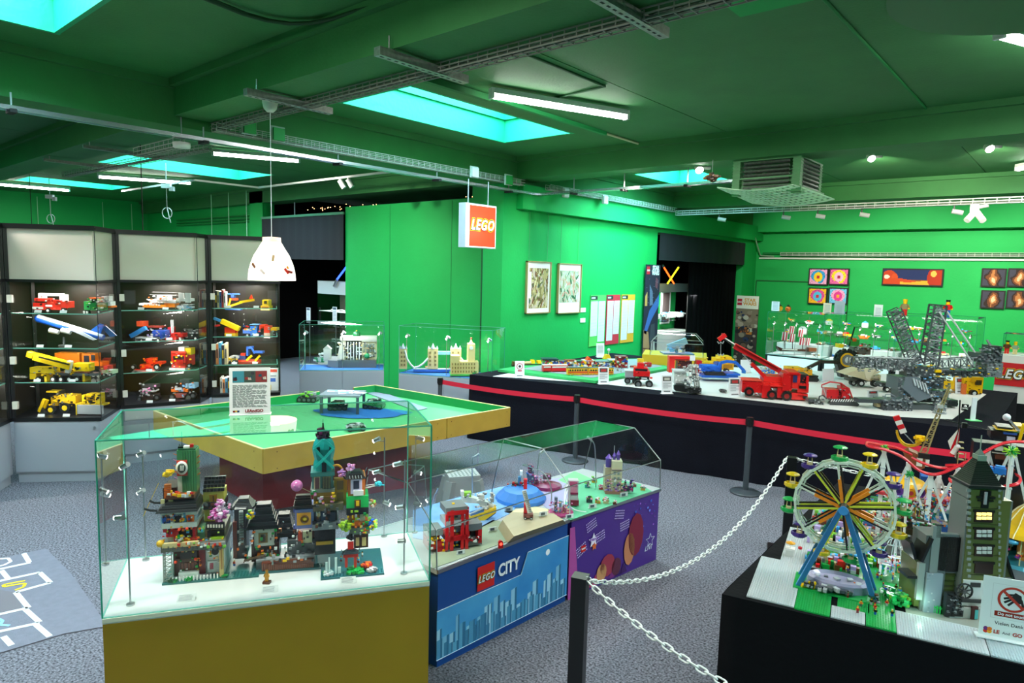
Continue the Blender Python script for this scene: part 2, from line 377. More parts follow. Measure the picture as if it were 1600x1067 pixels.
# double aluminium rail of the hanging track lights
def pr2(px,py,z): return tuple(Z(px,py,z))
mb = MB(); X0 = -6.98
for dx in (0,.075):
    mb.bar((X0+dx,-3,3.64),(X0+dx,8.62-dx,3.64),.035,.035,'c9ced6'); mb.bar((X0+dx,8.62-dx,3.64),(-3.3,8.62-dx,3.64),.035,.035,'c9ced6')
rail = tag(mb.build('light_rail',mat('aluminium','c9ced8',rough=.25,metal=.9)),'twin aluminium lighting rails running along the girder and round the corner','lighting rail')
for y in [0,1.6,3.2,4.8,6.4,7.9]:
    mb = MB(); mb.box(X0+.037,y,3.60,.14,.05,.03,'black'); mb.bar((X0+.037,y,3.66),(X0+.037,y,3.77),.012,c='gray'); mb.build('bracket',MATTE,rail)
for x in [-6.2,-5.3,-4.3,-3.5]:
    mb = MB(); mb.box(x,8.58,3.60,.05,.14,.03,'black'); mb.bar((x,8.58,3.66),(x,8.58,3.87),.012,c='gray'); mb.build('bracket',MATTE,rail)
# wire baskets
def basket(name,a,b,label,w=.13,h=.07,step=.12,c='a8aca4',r=.004):
    a = V(a); b = V(b); d = (b-a); L_ = d.length; d.normalize(); s_ = d.cross(V((0,0,1))).normalized(); mb = MB()
    for s1,zz in ((-.5,0),(.5,0),(-.5,h),(.5,h),(0,0),(-.5,h/2),(.5,h/2)):
        mb.bar(a+s_*w*s1+V((0,0,zz)),b+s_*w*s1+V((0,0,zz)),r*1.6,c=c)
    for i in range(int(L_/step)+1):
        p = a+d*i*step
        for q1,q2 in (((-.5,h),(-.5,0)),((-.5,0),(.5,0)),((.5,0),(.5,h))):
            mb.bar(p+s_*w*q1[0]+V((0,0,q1[1])),p+s_*w*q2[0]+V((0,0,q2[1])),r*1.3,c=c)
    for k in (-.2,.1): mb.bar(a+s_*w*k+V((0,0,.02)),b+s_*w*k+V((0,0,.02)),.014,c='70756c')
    return tag(mb.build(name,MATTE),label,'cable tray')
basket('cable_tray',(-7.3,3.40,3.79),(6,3.40,3.79),'long wire mesh cable tray under the nearest ceiling beam',w=.1,h=.06,step=.09,c='8c8e84',r=.005)
basket('cable_tray',(-6.92,3.3,3.74),(-6.92,8.2,3.74),'wire mesh cable tray along the girder above the twin rails',w=.1,h=.08,step=.1)
basket('cable_tray',(-6.88,8.8,3.74),(-6.88,13.2,3.74),'wire mesh cable tray continuing above the green soffit',w=.1,h=.08,step=.1)
basket('cable_tray',(-6.88,13.3,3.68),(6,13.3,3.68),'distant wire mesh cable tray crossing under the third beam',w=.1,h=.09,step=.16,r=.006,c='c0c8c4')
basket('cable_tray',(-6.4,18.4,3.0),(6,18.4,3.0),'wire mesh cable tray along the far green wall',w=.08,h=.08,step=.16,r=.006,c='c0d0c4')
basket('cable_tray',(-8.6,3.2,3.62),(-7.5,3.2,3.62),'short wire mesh tray end hanging left of the girder',w=.12,h=.09,step=.12)
basket('cable_tray',(-13.2,3.75,3.78),(-8.0,3.75,3.72),'wire mesh cable tray over the glass cabinets on the left',w=.1,step=.12)
def strut(x,y0,y1,label):
    t = T('support_channel',label,'bracket',(x,(y0+y1)/2,3.79)); L_ = y1-y0; mb = MB()
    mb.box(0,0,-.01,.065,L_,.055,'a2a29c'); t.p('channel',mb,ALU); mb = MB()
    for i in range(int(L_/.06)): mb.box(0,-L_/2+.04+i*.06,-.0112,.014,.03,.001,'black')
    t.p('slots',mb,MATTE,stuff=True); mb = MB()
    for e in (-L_/2+.1,L_/2-.1): mb = MB(); mb.cyl((.0,e,.04),(.0,e,.14),.006,'gray',6); mb.box(0,e,.045,.06,.06,.006,'gray'); t.p('bolt',mb,METAL)
for x,l in ((-7.2,'slotted steel channel where nearest beam meets the girder'),(-5.4,'slotted steel channel just above the pendant lamp'),(-3.67,'slotted steel channel above the skylight in the middle'),(-2.03,'slotted steel channel near the top edge right of the skylight'),(-.4,'slotted steel channel near the top right')):
    strut(x,2.84,3.66,l)
for k,(x,y,l) in enumerate(((-9.6,3.7,'bracket arm left of the girder near the white smoke detector'),(-11.4,3.75,'bracket arm left of the girder further back'))):
    t = T('support_channel',l,'bracket',(x,y-.3,3.78)); mb = MB(); mb.box(0,0,0,.04,.95,.04,'8a8a84'); t.p('channel',mb,ALU); mb = MB(); mb.cyl((0,-.4,0),(0,-.4,.1),.008,'gray',6); t.p('bolt',mb,METAL)
# ceiling conduits
run('conduit',[(-3.72,3.5,4.19),(-3.72,5.6,4.19),(-4.4,5.66,4.19)],.012,'thin green conduit with a right angle on the ceiling',c='0c5a2a')
run('conduit',[(-4.88,3.5,4.165),(-4.88,5.2,4.165)],.03,'green trunking from the near beam to the bright tube light',c='0c6a30',sq=True)
run('conduit',[(-4.88,5.2,4.18),(-4.88,7.4,4.18)],.022,'green trunking beside the tube light, lamplight put into its colour',c='1c9a50',sq=True)  # brighter green imitates the tube's light on the same trunking
run('conduit',[(-4.88,7.4,4.18),(-4.88,8.6,4.18)],.016,'white end of the trunking near the second beam',c='c8c8a0')
run('conduit',[(-1.47,3.5,4.19),(-1.47,8.2,4.19)],.012,'thin green pipe following a ceiling joint on the right',c='12803c')
mb = MB(); pts = [tuple(Z(x,y,4.16)) for x,y in ((305,-8),(345,8),(380,22),(415,32),(450,37),(485,36),(520,29),(560,16),(600,2),(640,-12))]
mb.tube(pts,.014,'0a3a1a',6); mb.tube([(a,b+.03,c+.01) for a,b,c in pts],.012,'0a3a1a',6)
tag(mb.build('cable_bundle',MATTE),'dark cable bundle sagging under the ceiling near the top edge','cable')
run('conduit',[(-15.6,5.45,3.86),(-12.2,5.45,3.86),(-12.2,6.65,3.86),(-7.6,6.65,3.86)],.016,'thin white lighting track bent twice above the glass cabinets',c='cfd6cf',sq=True)
for i in range(7):
    px = (58,160,205,222,330,357,385)[i]
    p0 = YP(px,312,7.9); p0 = XP(px,312,-22.1) if p0.x < -22 else p0; run('picture_wire',[(p0.x,p0.y,2.0),(p0.x,p0.y,4.1)],.008,'thin pale vertical wire %s against the left green wall' % ('farthest left','second from the left','third from the left','fourth from the left','fifth from the left','sixth from the left','nearest the black opening')[i],c='a8d8b8',cat='wire')
for px,py0,l in ((46,275,'black hanging wire over the leftmost cabinet'),(219,222,'black hanging wire over the second cabinet')):
    p0 = Z(px,py0,4.1); run('hanging_wire',[(p0.x,p0.y,2.6),(p0.x,p0.y,4.2)],.007,l,c='black',cat='wire')
for z in (3.45,3.52,3.6): run('conduit',[(-20,8.4,z),(-15.2,8.4,z)],.02,'green pipe on the left back wall, %s of three' % {3.45: 'lowest',3.52: 'middle',3.6: 'topmost'}[z],c='0a8038')
# tube lights
TUBE = EM('tube_glow',(1,.985,.95),26)
def tube(a,b,label,pw):
    a = V(a); b = V(b); c = (a+b)/2; L_ = (b-a).length; rz = math.atan2((b-a).y,(b-a).x)
    t = T('tube_light',label,'tube light',c,rz); mb = MB(); mb.box(0,0,.02,L_,.075,.05,'c8d0cc'); t.p('housing',mb,MATTE)
    mb = MB(); mb.cyl((-L_/2+.02,0,0),(L_/2-.02,0,0),.03,'white',10); t.p('diffuser',mb,TUBE)
    for e in (-L_/2,L_/2): mb = MB(); mb.box(e,0,-.03,.03,.075,.1,'white'); t.p('end_cap',mb,MATTE)
    area('tube_glow',c+V((0,0,-.06)),c+V((0,0,-2)),L_,.06,pw,(1,.97,.9)).rotation_euler[2] = rz
tube(Z(768,149,4.1),Z(979,183,4.1),'bright tube light beside the middle skylight',85)
tube(Z(332,239.6,4.1),Z(467,251.4,4.1),'tube light behind the pendant lamp cord',75)
tube(Z(153.6,276,4.1),Z(298.7,286,4.1),'tube light between two left skylights',75)
tube(Z(-30,285.5,4.1),Z(108,297.6,4.1),'tube light cut by the left edge of the photo',75)
tube(Z(1562,54,4.1),Z(1762,110,4.1),'tube light cut by the right edge near the top corner',85)
tube(Z(1590,264,4.1),Z(1690,246,4.1),'small distant tube light at the right edge',60)
tube((-3.4,.2,4.1),(-2.8,1.7,4.1),'tube light above and left of the photographer',110)
tube((1.6,3.9,4.1),(2.2,5.4,4.1),'tube light over the room to the right',110)
tube((-8.9,-.5,4.1),(-8.3,1.0,4.1),'tube light over the left aisle out of frame',90)
tube((-3,-4.5,4.1),(-2.4,-3,4.1),'tube light behind the photographer',90)
tube((1.8,10.5,4.1),(2.2,12,4.1),'tube light over the far right corner',70)
# ================================================================== furniture
def pane(t,pts,name='glass_pane',m=None,em=None,th=.006):
    pts = [V(p) for p in pts]; mb = MB(); mb.quad(*pts); o = t.pw(name,mb,m or PANE)
    if em is not False:
        mb = MB()
        for i in range(4): mb.bar(pts[i],pts[(i+1) % 4],th,th,'white')
        t.pw('pane_edge',mb,em or EDGE,par=o)
    return o
def P3(p,z): return V((p[0],p[1],z))
INT = mat('cabinet_back','1e1a12',rough=.35); LED = EM('led_strip',(1,.97,.9),14)
def cabinet(A,B,C,D,label,zt=2.74,zh=2.17,shelves=(1.09,1.46,1.83),power=9):
    A,B,C,D = [V((*p,0)) for p in (A,B,C,D)]; ctr = (A+B+C+D)/4
    t = T('glass_cabinet',label,'cabinet',ctr,math.atan2((B-A).y,(B-A).x)); poly = [A,B,C,D]
    def ins(f): return [p+(ctr-p).normalized()*f for p in poly]
    mb = MB(); mb.prism(ins(.015),.1,.67,'white'); t.pw('base_cupboard',mb,GREYC)
    mb = MB(); mb.prism(ins(.035),0.0,.095,'white'); t.pw('plinth',mb,GREYC)
    d = (B-A).normalized(); n = V((d.y,-d.x,0)); w_ = (B-A).length
    mb = MB(); mb.quad(*[P3(p,z) for p,z in ((A+d*.03+n*.004,.12),(B-d*.03+n*.004,.12),(B-d*.03+n*.004,.655),(A+d*.03+n*.004,.655))]); dr = t.pw('door',mb,GREYC)
    mb = MB(); k = B-d*.07+n*.01; mb.cyl(P3(k-n*.008,.6),P3(k+n*.008,.6),.014,'silver',10); t.pw('lock',mb,METAL,par=dr)
    mb = MB(); mb.prism(poly,.67,.71,'black')
    for p in (A,C,D): q = p+(ctr-p).normalized()*.02; mb.box(q.x,q.y,.71,.035,.035,zt-.71,'black')
    mb.box(B.x,B.y,.71,.006,.006,zt-.71,'gray')
    for z in (zh-.015,zt-.03):
        for i in (0,1): a,b = P3(poly[i],z+.015),P3(poly[i+1],z+.015); mb.bar(a,b,.03,.03,'black')
    t.pw('frame',mb,BLK)
    mb = MB(); mb.prism(poly,zt,zt+.02,'black'); t.pw('top_board',mb,BLK)
    for a,b in ((A,B),(B,C)):
        i_ = (ctr-(a+b)/2).normalized()*.02; mb = MB(); mb.quad(P3(a+i_,zh+.01),P3(b+i_,zh+.01),P3(b+i_,zt),P3(a+i_,zt)); t.pw('header_panel',mb,GLOSSW)
    mb = MB(); mb.quad(P3(C,.71),P3(D,.71),P3(D,zt),P3(C,zt)); mb.quad(P3(D,.71),P3(A,.71),P3(A,zt),P3(D,zt)); t.pw('back_panel',mb,INT)
    pane(t,[P3(A,.71),P3(B,.71),P3(B,zh),P3(A,zh)],'glass_door',DARKG,False); pane(t,[P3(B,.71),P3(C,.71),P3(C,zh),P3(B,zh)],'glass_side',DARKG,False)
    for z in shelves:
        mb = MB(); mb.prism(ins(.04),z-.008,z,'white'); t.pw('shelf',mb,PANE)
        mb = MB(); q = ins(.04); mb.bar(P3(q[0],z-.004),P3(q[1],z-.004),.009,.01,'a8c0b8'); mb.bar(P3(q[1],z-.004),P3(q[2],z-.004),.009,.01,'a8c0b8'); t.pw('shelf_edge',mb,EDGE)
    for z in (.85,1.33,1.98):
        mb = MB(); k = A+d*.05+n*.012; mb.box(k.x,k.y,z-.04,.05,.03,.08,'c8c6bc',rot=('Z',math.degrees(math.atan2(d.y,d.x)))); t.pw('hinge',mb,MATTE)
    mb = MB(); mb.quad(*[P3(A*(1-a)*(1-b)+B*a*(1-b)+C*a*b+D*(1-a)*b,zh-.012) for a,b in ((.15,.2),(.85,.2),(.85,.35),(.15,.35))]); t.pw('led_strip',mb,LED)
    area('cabinet_light',ctr+V((0,0,zh-.05)),ctr,.3,.5,power,(1,.96,.88))
    for z in shelves: area('cabinet_light',A*.45+B*.45+ctr*.1+V((0,0,z-.03)),ctr+V((0,0,z-.3)),.5,.04,power*.3,(1,.95,.85))
    return t
A1,B1,C1,B2,C2,B3 = (-8.57,1.84),(-7.995,2.51),(-8.515,2.88),(-8.27,3.70),(-8.53,3.95),(-8.10,4.69)
CA,CB,CC = (A1,B1,C1,(-9.1,2.2)),(C1,B2,C2,(-9.15,3.1)),(C2,B3,(-8.56,4.95),(-9.05,4.25))
B0 = (-8.05,1.47)
cabinet((-8.65,.8),B0,A1,(-9.15,1.22),'tall black-framed glass cabinet cut by the left edge of the photo')
cab1 = cabinet(A1,B1,C1,(-9.1,2.2),'tall glass cabinet holding the blue airliner and yellow mobile crane')
cab2 = cabinet(C1,B2,C2,(-9.15,3.1),'tall glass cabinet holding the white tiltrotor and red fire engine')
cab3 = cabinet(C2,B3,(-8.56,4.95),(-9.05,4.25),'tall glass cabinet right of the others with yellow helicopter and books')
# ---- mustard showcase in front
YB = .8
f0,f1,b1,b0 = (-3.238,.989),(-2.458,2.253),(-3.029,2.587),(-3.819,1.298)
t = T('showcase','large foreground glass showcase on a mustard yellow base','showcase',(-3.14,1.78,0),math.atan2(1.264,.78)); yc = t
mb = MB(); mb.prism([f0,f1,b1,b0],0.0,YB-.03,'white'); t.pw('base',mb,YELL)
mb = MB(); mb.prism([f0,f1,b1,b0],YB-.03,YB,'white'); t.pw('display_floor',mb,mat('white_laminate','d6dad8',rough=.3))
mb = MB(); mb.bar(P3(f0,YB-.012),P3(f1,YB-.012),.012,.02,'d8dcc8'); t.pw('rim_strip',mb,MATTE)
ZT = 1.615
for a,b in ((f0,f1),(f1,b1),(b1,b0),(b0,f0)): pane(t,[P3(a,YB),P3(b,YB),P3(b,ZT),P3(a,ZT)])
pane(t,[P3(p,ZT) for p in (f0,f1,b1,b0)],'glass_top')
def bl(u,v,z=YB):   # point on the showcase floor: u along the front, v towards the back
    a = V((*f0,0)).lerp(V((*f1,0)),u); b = V((*b0,0)).lerp(V((*b1,0)),u); q = a.lerp(b,v); return V((q.x,q.y,z))
def spot_pole(px,py,hpx,heads,label,lit=True):
    p = Z(px,py,YB); k = mpp(p); H_ = hpx*k
    t = T('spot_stand',label,'lamp',p,RZ,'slim steel spotlight stands in the showcase')
    mb = MB(); mb.cyl((0,0,0),(0,0,.008),.018,'silver',14); t.p('foot',mb,METAL)
    mb = MB(); mb.cyl((0,0,0),(0,0,H_),.004,'silver',8); t.p('pole',mb,METAL)
    for (hy,dx,dy,ang) in heads:
        z = H_-hy*k; q = V((dx*k,dy,z)); aim = V((math.cos(math.radians(ang))*-(1 if dx < 0 else -1),.25,math.sin(math.radians(ang)))).normalized()
        mb = MB(); mb.bar((0,0,z),q,.004,c="silver"); mb.cyl(q,q-aim*.042,.0125,'silver',12,caps=True); h = t.p('spotlight',mb,METAL)
        mb = MB(); mb.cyl(q+aim*.0005,q+aim*.004,.0105,'white',12); t.p('lens',mb,EM('spot_lens',(1,.98,.95),30),par=h)
        if lit: wp = t.m @ (q+aim*.02); wd = t.m.to_3x3() @ V((aim.x*.6,.3,-.8)); spot('showcase_spot',wp,wp+wd,1.8,(1,.97,.92),75,.6,.012)
spot_pole(204,945,235,((15,-6,0,-30),(95,-18,0,-10)),'spotlight stand at the front left corner of the showcase')
spot_pole(228,875,170,((2,-6,0,-25),(62,-8,0,-30)),'spotlight stand behind the green tower, second from left')
spot_pole(166,880,175,((2,-4,0,-25),(60,6,0,-30)),'spotlight stand at the back left corner of the showcase')
spot_pole(631,896,182,((8,-16,0,-20),(76,-12,0,-15),(130,-10,0,-10)),'spotlight stand at the front right corner of the showcase')
spot_pole(600,838,158,((6,-16,0,-30),(56,-16,0,-20),(106,8,0,-30)),'spotlight stand behind the garden tower on the right')
spot_pole(648,832,155,((6,12,0,-20),(60,8,0,-20),(110,8,0,-20)),'spotlight stand at the back right corner of the showcase')
# sign on the glass top
def holder(px,py,z,wpx,hpx,label,rows,pic=None,word=None,deg=0,lean=.06,col='eceeee',wordc='dred',cat='sign',brand=False):
    t = TP('table_sign',label,cat,px,py,z,deg); mb = MB(); w_,h = wpx,hpx
    mb.frame((0,0,0),(1,0,0),(0,lean,1)); mb.box(0,h/2,-.6,w_,h,1.2,col); t.p('card',mb,PAPER)
    mb = MB(); mb.box(0,w_*.1,0,w_*1.02,w_*.3,max(.8,h*.012),'e4eaea'); t.p('foot',mb,mat('acrylic_foot','e4eaea',rough=.15))
    ft = MB(); ft.frame((0,0,0),(1,0,0),(0,lean,1)); yy = h*.93; zo = .8
    if pic:
        ph = h*pic[0]
        for i,c in enumerate(pic[1]):
            x0 = -w_*.42+i*w_*.84/len(pic[1]); x1 = x0+w_*.84/len(pic[1]); ft.add([(x0,yy-ph,zo),(x1,yy-ph,zo),(x1,yy,zo),(x0,yy,zo)],[(0,1,2,3)],c)
            for q in range(5):
                a = random.uniform(x0,x1-(x1-x0)*.3); b = random.uniform(yy-ph,yy-ph*.3); ft.add([(a,b,zo+.1),(a+(x1-x0)*.3,b,zo+.1),(a+(x1-x0)*.25,b+ph*.25,zo+.1),(a,b+ph*.2,zo+.1)],[(0,1,2,3)],random.choice(['1c4a5a','d8c8b8','8a2a2a','30343a',c]))
        yy -= ph+h*.05
    bot = h*.16 if word else h*.08
    for r in range(rows):
        y_ = yy-(yy-bot)*(r+.5)/rows; th = (yy-bot)/rows*.42; x = -w_*.42; e = w_*(.42 if r % 5 != 4 else .1)
        while x < e-w_*.05:
            l = random.uniform(.05,.16)*w_; l = min(l,e-x); ft.add([(x,y_-th/2,zo),(x+l,y_-th/2,zo),(x+l,y_+th/2,zo),(x,y_+th/2,zo)],[(0,1,2,3)],'6c7274'); x += l+w_*.02
    if word:
        for i,c in enumerate(('dred','yel','dblue')): ft.add([(-w_*.42+i*w_*.05,h*.06+(i % 2)*h*.02,zo),(-w_*.36+i*w_*.05,h*.06,zo),(-w_*.36+i*w_*.05,h*.1,zo),(-w_*.42+i*w_*.05,h*.1,zo)],[(0,1,2,3)],c)
    t.p('print',ft,PAPER,stuff=True)
    if word:
        k = t.k; text(t.o,word,h*.085*k,V((w_*.1*k,0,h*.085*k))+V((0,-1.2*k,0)),(1,0,0),(0,lean,1),wordc,bold=h*.004*k)
    return t
holder(391,648,ZT,60,74,'exhibitor notice in a clear holder standing on the showcase top',22,(.24,('3a8a9a','3c4c44','8a3030')),'LEAndGO',deg=16)
# ---- city and friends plinth tables with acrylic hoods
ZK = .62
pa,pb,pc_ = V((-2.805,2.63,0)),V((-2.73,3.87,0)),V((-2.60,4.98,0)); off = V((-.78,.0,0))
def kids(a,b,label,side_m):
    t = T('display_table',label,'table',(a+b)/2+off/2,math.atan2((b-a).y,(b-a).x)); d = (b-a).normalized(); n = V((d.y,-d.x,0))
    mb = MB(); mb.prism([a+d*.01,b-d*.01,b+off-d*.01,a+off+d*.01],0,ZK-.03,'dblue'); t.pw('body',mb,side_m)
    mb = MB(); mb.prism([a,b,b+off,a+off],ZK-.03,ZK,'a8aeb0'); t.pw('table_top',mb,MATTE)
    mb = MB(); mb.bar(P3(a+n*.005,ZK-.01),P3(b+n*.005,ZK-.01),.014,.022,'b8bcc0'); t.pw('edge_trim',mb,METAL)
    return t
CITYM = mat('blue_print','0e4690',rough=.35); FRM = mat('purple_print','4a2a86',rough=.35)
tc_ = kids(pa,pb-(pb-pa).normalized()*.012,'blue panelled play table with city skyline picture on its front',CITYM)
tf_ = kids(pb+(pc_-pb).normalized()*.012,pc_,'purple panelled play table with stage lights picture on its front',FRM)
# city front print
d = (pb-pa).normalized(); n = V((d.y,-d.x,0)); L_ = (pb-pa).length
def fr(mb,a,d,n): return mb.frame(a+n*.006,d,(0,0,1),n)
GRAD = mat('sky_gradient_print','5ab4e4',rough=.4,col2='1c78c4',noise=.25,nscale=1.6)
mb = fr(MB(),pa,d,n); x0 = .52; mb.add([(0,.05,0),(L_-.015,.05,0),(L_-.015,.5,0),(.79,.5,0),(.73,.36,0),(0,.36,0)],[(0,1,2,3,4,5)],'azure'); tc_.pw('sky_print',mb,GRAD)
mb = fr(MB(),pa,d,n)
for (a,b) in (((0,.36),(.73,.36)),((.73,.36),(.79,.5)),((.79,.5),(L_-.015,.5)),((0,.05),(L_-.015,.05))): mb.bar((*a,.001),(*b,.001),.002,.006,'d0e8f8')
tc_.pw('outline_print',mb,PAPER)
mb = fr(MB(),pa,d,n); random.seed(11); x = .0
for layer,(cs,h0,h1) in enumerate(((('8fc6e4','9ed0ea','7ab8dc'),.1,.26),(('4a92bc','5aa4cc','3a7ea8'),.06,.17))):
    x = .0
    while x < L_-.08:
        w_ = random.uniform(.025,.055); h = random.uniform(h0,h1); z0 = .055; c = random.choice(cs)
        mb.add([(x,z0,.001+.001*layer),(x+w_,z0,.001+.001*layer),(x+w_,z0+h,.001+.001*layer),(x,z0+h*.96,.001+.001*layer)],[(0,1,2,3)],c)
        mb.add([(x+w_*.65,z0,.0015+.001*layer),(x+w_,z0,.0015+.001*layer),(x+w_,z0+h,.0015+.001*layer),(x+w_*.65,z0+h*.98,.0015+.001*layer)],[(0,1,2,3)],'2e7098')
        x += w_+random.uniform(0,.015)
tc_.pw('skyline_print',mb,PAPER)
mb = fr(MB(),pa,d,n); mb.add([(.325,.375,.003),(.475,.375,.003),(.475,.535,.003),(.325,.535,.003)],[(0,1,2,3)],'d01818'); tc_.pw('logo_square',mb,PAPER)
inv = tc_.m.inverted(); inv3 = inv.to_3x3(); ld,ln = inv3 @ d,inv3 @ n; LZ = V((0,0,1))
brandlogo(tc_.o,inv @ (pa+d*.40+n*.01+V((0,0,.45))),ld,LZ,.045,ln)
text(tc_.o,'CITY',.115,inv @ (pa+d*.61+n*.008+V((0,0,.45))),ld,LZ,'e8eef4',bold=.004,sx=.8)
mb = fr(MB(),pa,d,n); mb.lathe([(.0001,0),(.022,0)],'f4fbff',16,(1.0,.44,.002)); tc_.pw('sun_print',mb,PAPER)
# stage print on the purple table
d2 = (pc_-pb).normalized(); n2 = V((d2.y,-d2.x,0)); L2 = (pc_-pb).length; o2 = pb+n2*.0
mb = fr(MB(),pb,d2,n2); random.seed(5)
for (cx,cy,rot) in ((.2,.47,.3),(.3,.36,.2),(.52,.5,-.2),(.6,.38,.1),(.1,.3,.4)):
    for i in range(7):
        for j in range(4):
            x = cx+i*.017*math.cos(rot)-j*.02*math.sin(rot); y = cy+i*.017*math.sin(rot)+j*.02
            if .01 < x < L2-.02 and y < .58: mb.lathe([(.0001,0),(.0055,0)],'d8c8f8',6,(x,y,.001))
for i in range(26): x,y = random.uniform(.75,L2-.05),random.uniform(.3,.56); mb.lathe([(.0001,0),(random.uniform(.003,.012),0)],random.choice(['6a8af0','b070e0','3a60c8','8a3ac0']),8,(x,y,.001))
for k in range(9): x = .05+k*.07; mb.add([(x,.02,.001),(x+.09,.02,.001),(x+.05,.12+.04*math.sin(k*2),.001)],[(0,1,2)],random.choice(['3a1860','7a2a7a','b03a6a','5a2a80']))
tf_.pw('stage_lights_print',mb,PAPER)
mb = fr(MB(),pb,d2,n2); mb.add([(.0,.0,.0015),(.12,.0,.0015),(.05,.55,.0015),(.0,.55,.0015)],[(0,1,2,3)],'b04a9a')
star = lambda cx,cy,r: [(cx+r*(1 if i % 2 == 0 else .45)*math.cos(PI/2+i*PI/5),cy+r*(1 if i % 2 == 0 else .45)*math.sin(PI/2+i*PI/5),.002) for i in range(10)]
mb.add(star(.27,.39,.06),[tuple(range(10))],'f0e8f8'); mb.add([(a,b-.02,c+.001) for a,b,c in star(.28,.36,.035)],[tuple(range(10))],'e06a30')
sp = star(1.0,.2,.06); 
for i in range(10): mb.bar(sp[i],sp[(i+1) % 10],.001,.004,'e8f0ff')
mb.add([(.13,.33,.002),(.18,.33,.002),(.18,.38,.002),(.13,.38,.002)],[(0,1,2,3)],'d01818')
# plain colour shapes where the painted figures stand
for (cx,cy,rx,ry,c) in ((.8,.3,.1,.2,'7a1838'),(.72,.2,.07,.15,'c07a58'),(.45,.14,.09,.1,'9a3048'),(.38,.1,.06,.08,'c89060'),(.56,.1,.06,.08,'5a2440')):
    mb.add([(cx+rx*math.cos(i*PI/6),cy+ry*math.sin(i*PI/6)*.9,.0022) for i in range(12)],[tuple(range(12))],c)
tf_.pw('abstract_print',mb,PAPER)
inv = tf_.m.inverted(); inv3 = inv.to_3x3()
text(tf_.o,'LEGO',.016,inv @ (pb+d2*.155+n2*.01+V((0,0,.355))),inv3 @ d2,LZ,'white',bold=.001)
text(tf_.o,'friends',.035,inv @ (pb+d2*.27+n2*.011+V((0,0,.4))),inv3 @ d2,LZ,'7a3ab0',shear=.2,bold=.001)
text(tf_.o,'LIVI',.06,inv @ (pb+d2*.97+n2*.011+V((0,0,.14))),inv3 @ d2,LZ,'e8f0ff',shear=.3)
# acrylic hoods
def hood(a,b,label,left_end=True):
    t = T('acrylic_hood',label,'display cover',(a+b)/2+off/2+V((0,0,ZK)),math.atan2((b-a).y,(b-a).x)); zr,zt = .24,.47
    A0 = [a,a+V((-.02,0,0)),a+V((-.26,0,0)),a+off+V((.12,0,0)),a+off]; 
    prof = ((0,0),(-.01,zr),(-.27,zt),(-.66,zt),(-.775,0))
    def q(p,i): return p+V((prof[i][0],0,ZK+prof[i][1]))
    for i,nm in ((0,'front_pane'),(1,'sloped_pane'),(2,'top_pane'),(3,'back_pane')): pane(t,[q(a,i),q(b,i),q(b,i+1),q(a,i+1)],nm,PANE2,EDGEW,.006)
    for p in ((a,) if left_end else (b,)):
        mb = MB(); mb.add([q(p,i) for i in range(5)],[(0,1,2,3,4)],'white'); t.pw('end_pane',mb,PANE2)
        mb = MB()
        for i in range(4): mb.bar(q(p,i),q(p,i+1),.006,.006,'white')
        t.pw('end_edge',mb,EDGEW)
hood(pa,pb,'clear sloped acrylic hood over the city play table'); hood(pb,pc_,'clear sloped acrylic hood over the pastel play table',False)
# ---- green race tray
GT = mat('tray_green','58b874',rough=.5); GTI = mat('tray_wall_green','0c8c46',rough=.5)
tl,tF,tR,tB = V((-7.55,2.88,0)),V((-5.345,2.925,0)),V((-5.07,5.887,0)),V((-7.31,5.65,0))
t = T('race_table','wide green topped tray table with ochre edge boards on a red base','table',((tl+tF+tR+tB)/4),0); tray = t
mb = MB(); mb.prism([tl,tF,tR,tB],.6,.70,'white'); t.pw('tray_floor',mb,GT)
mb = MB(); mb.prism([V((-6.95,3.3,0)),V((-5.95,3.25,0)),V((-5.5,4.75,0)),V((-6.9,4.8,0))],0,.6,'white'); t.pw('red_base',mb,mat('red_board','8c1218',rough=.5,noise=.06,nscale=4))
g0,g1 = tB.lerp(tl,.12),tB.lerp(tl,.30)
for a,b,nm in ((tl,tF,0),(tF,tR,1),(tR,tB,0),(tB,g0,0),(g1,tl,0)):
    d_ = (b-a).normalized(); n_ = V((d_.y,-d_.x,0)); segs = [(a,b)] if nm == 0 else [(a,a.lerp(b,.68)),(a.lerp(b,.683),b)]
    for p,q in segs:
        mb = MB(); mb.bar(P3(p,.69),P3(q,.69),.02,.22,'white'); t.pw('edge_board',mb,PLY)
        for u in (.06,.94):
            for zz in (.61,.76): mb = MB(); c_ = p.lerp(q,u)+n_*.0105; mb.cyl(P3(c_,zz),P3(c_+n_*.002,zz),.005,'brown',6); t.pw('screw',mb,MATTE)
    mb = MB(); mb.bar(P3(a-n_*.014,.75),P3(b-n_*.014,.75),.008,.1,'white'); t.pw('inner_wall',mb,GTI)
    mb = MB(); mb.bar(P3(a,.802),P3(b,.802),.022,.005,'e0d08c'); t.pw('edge_cap',mb,MATTE)
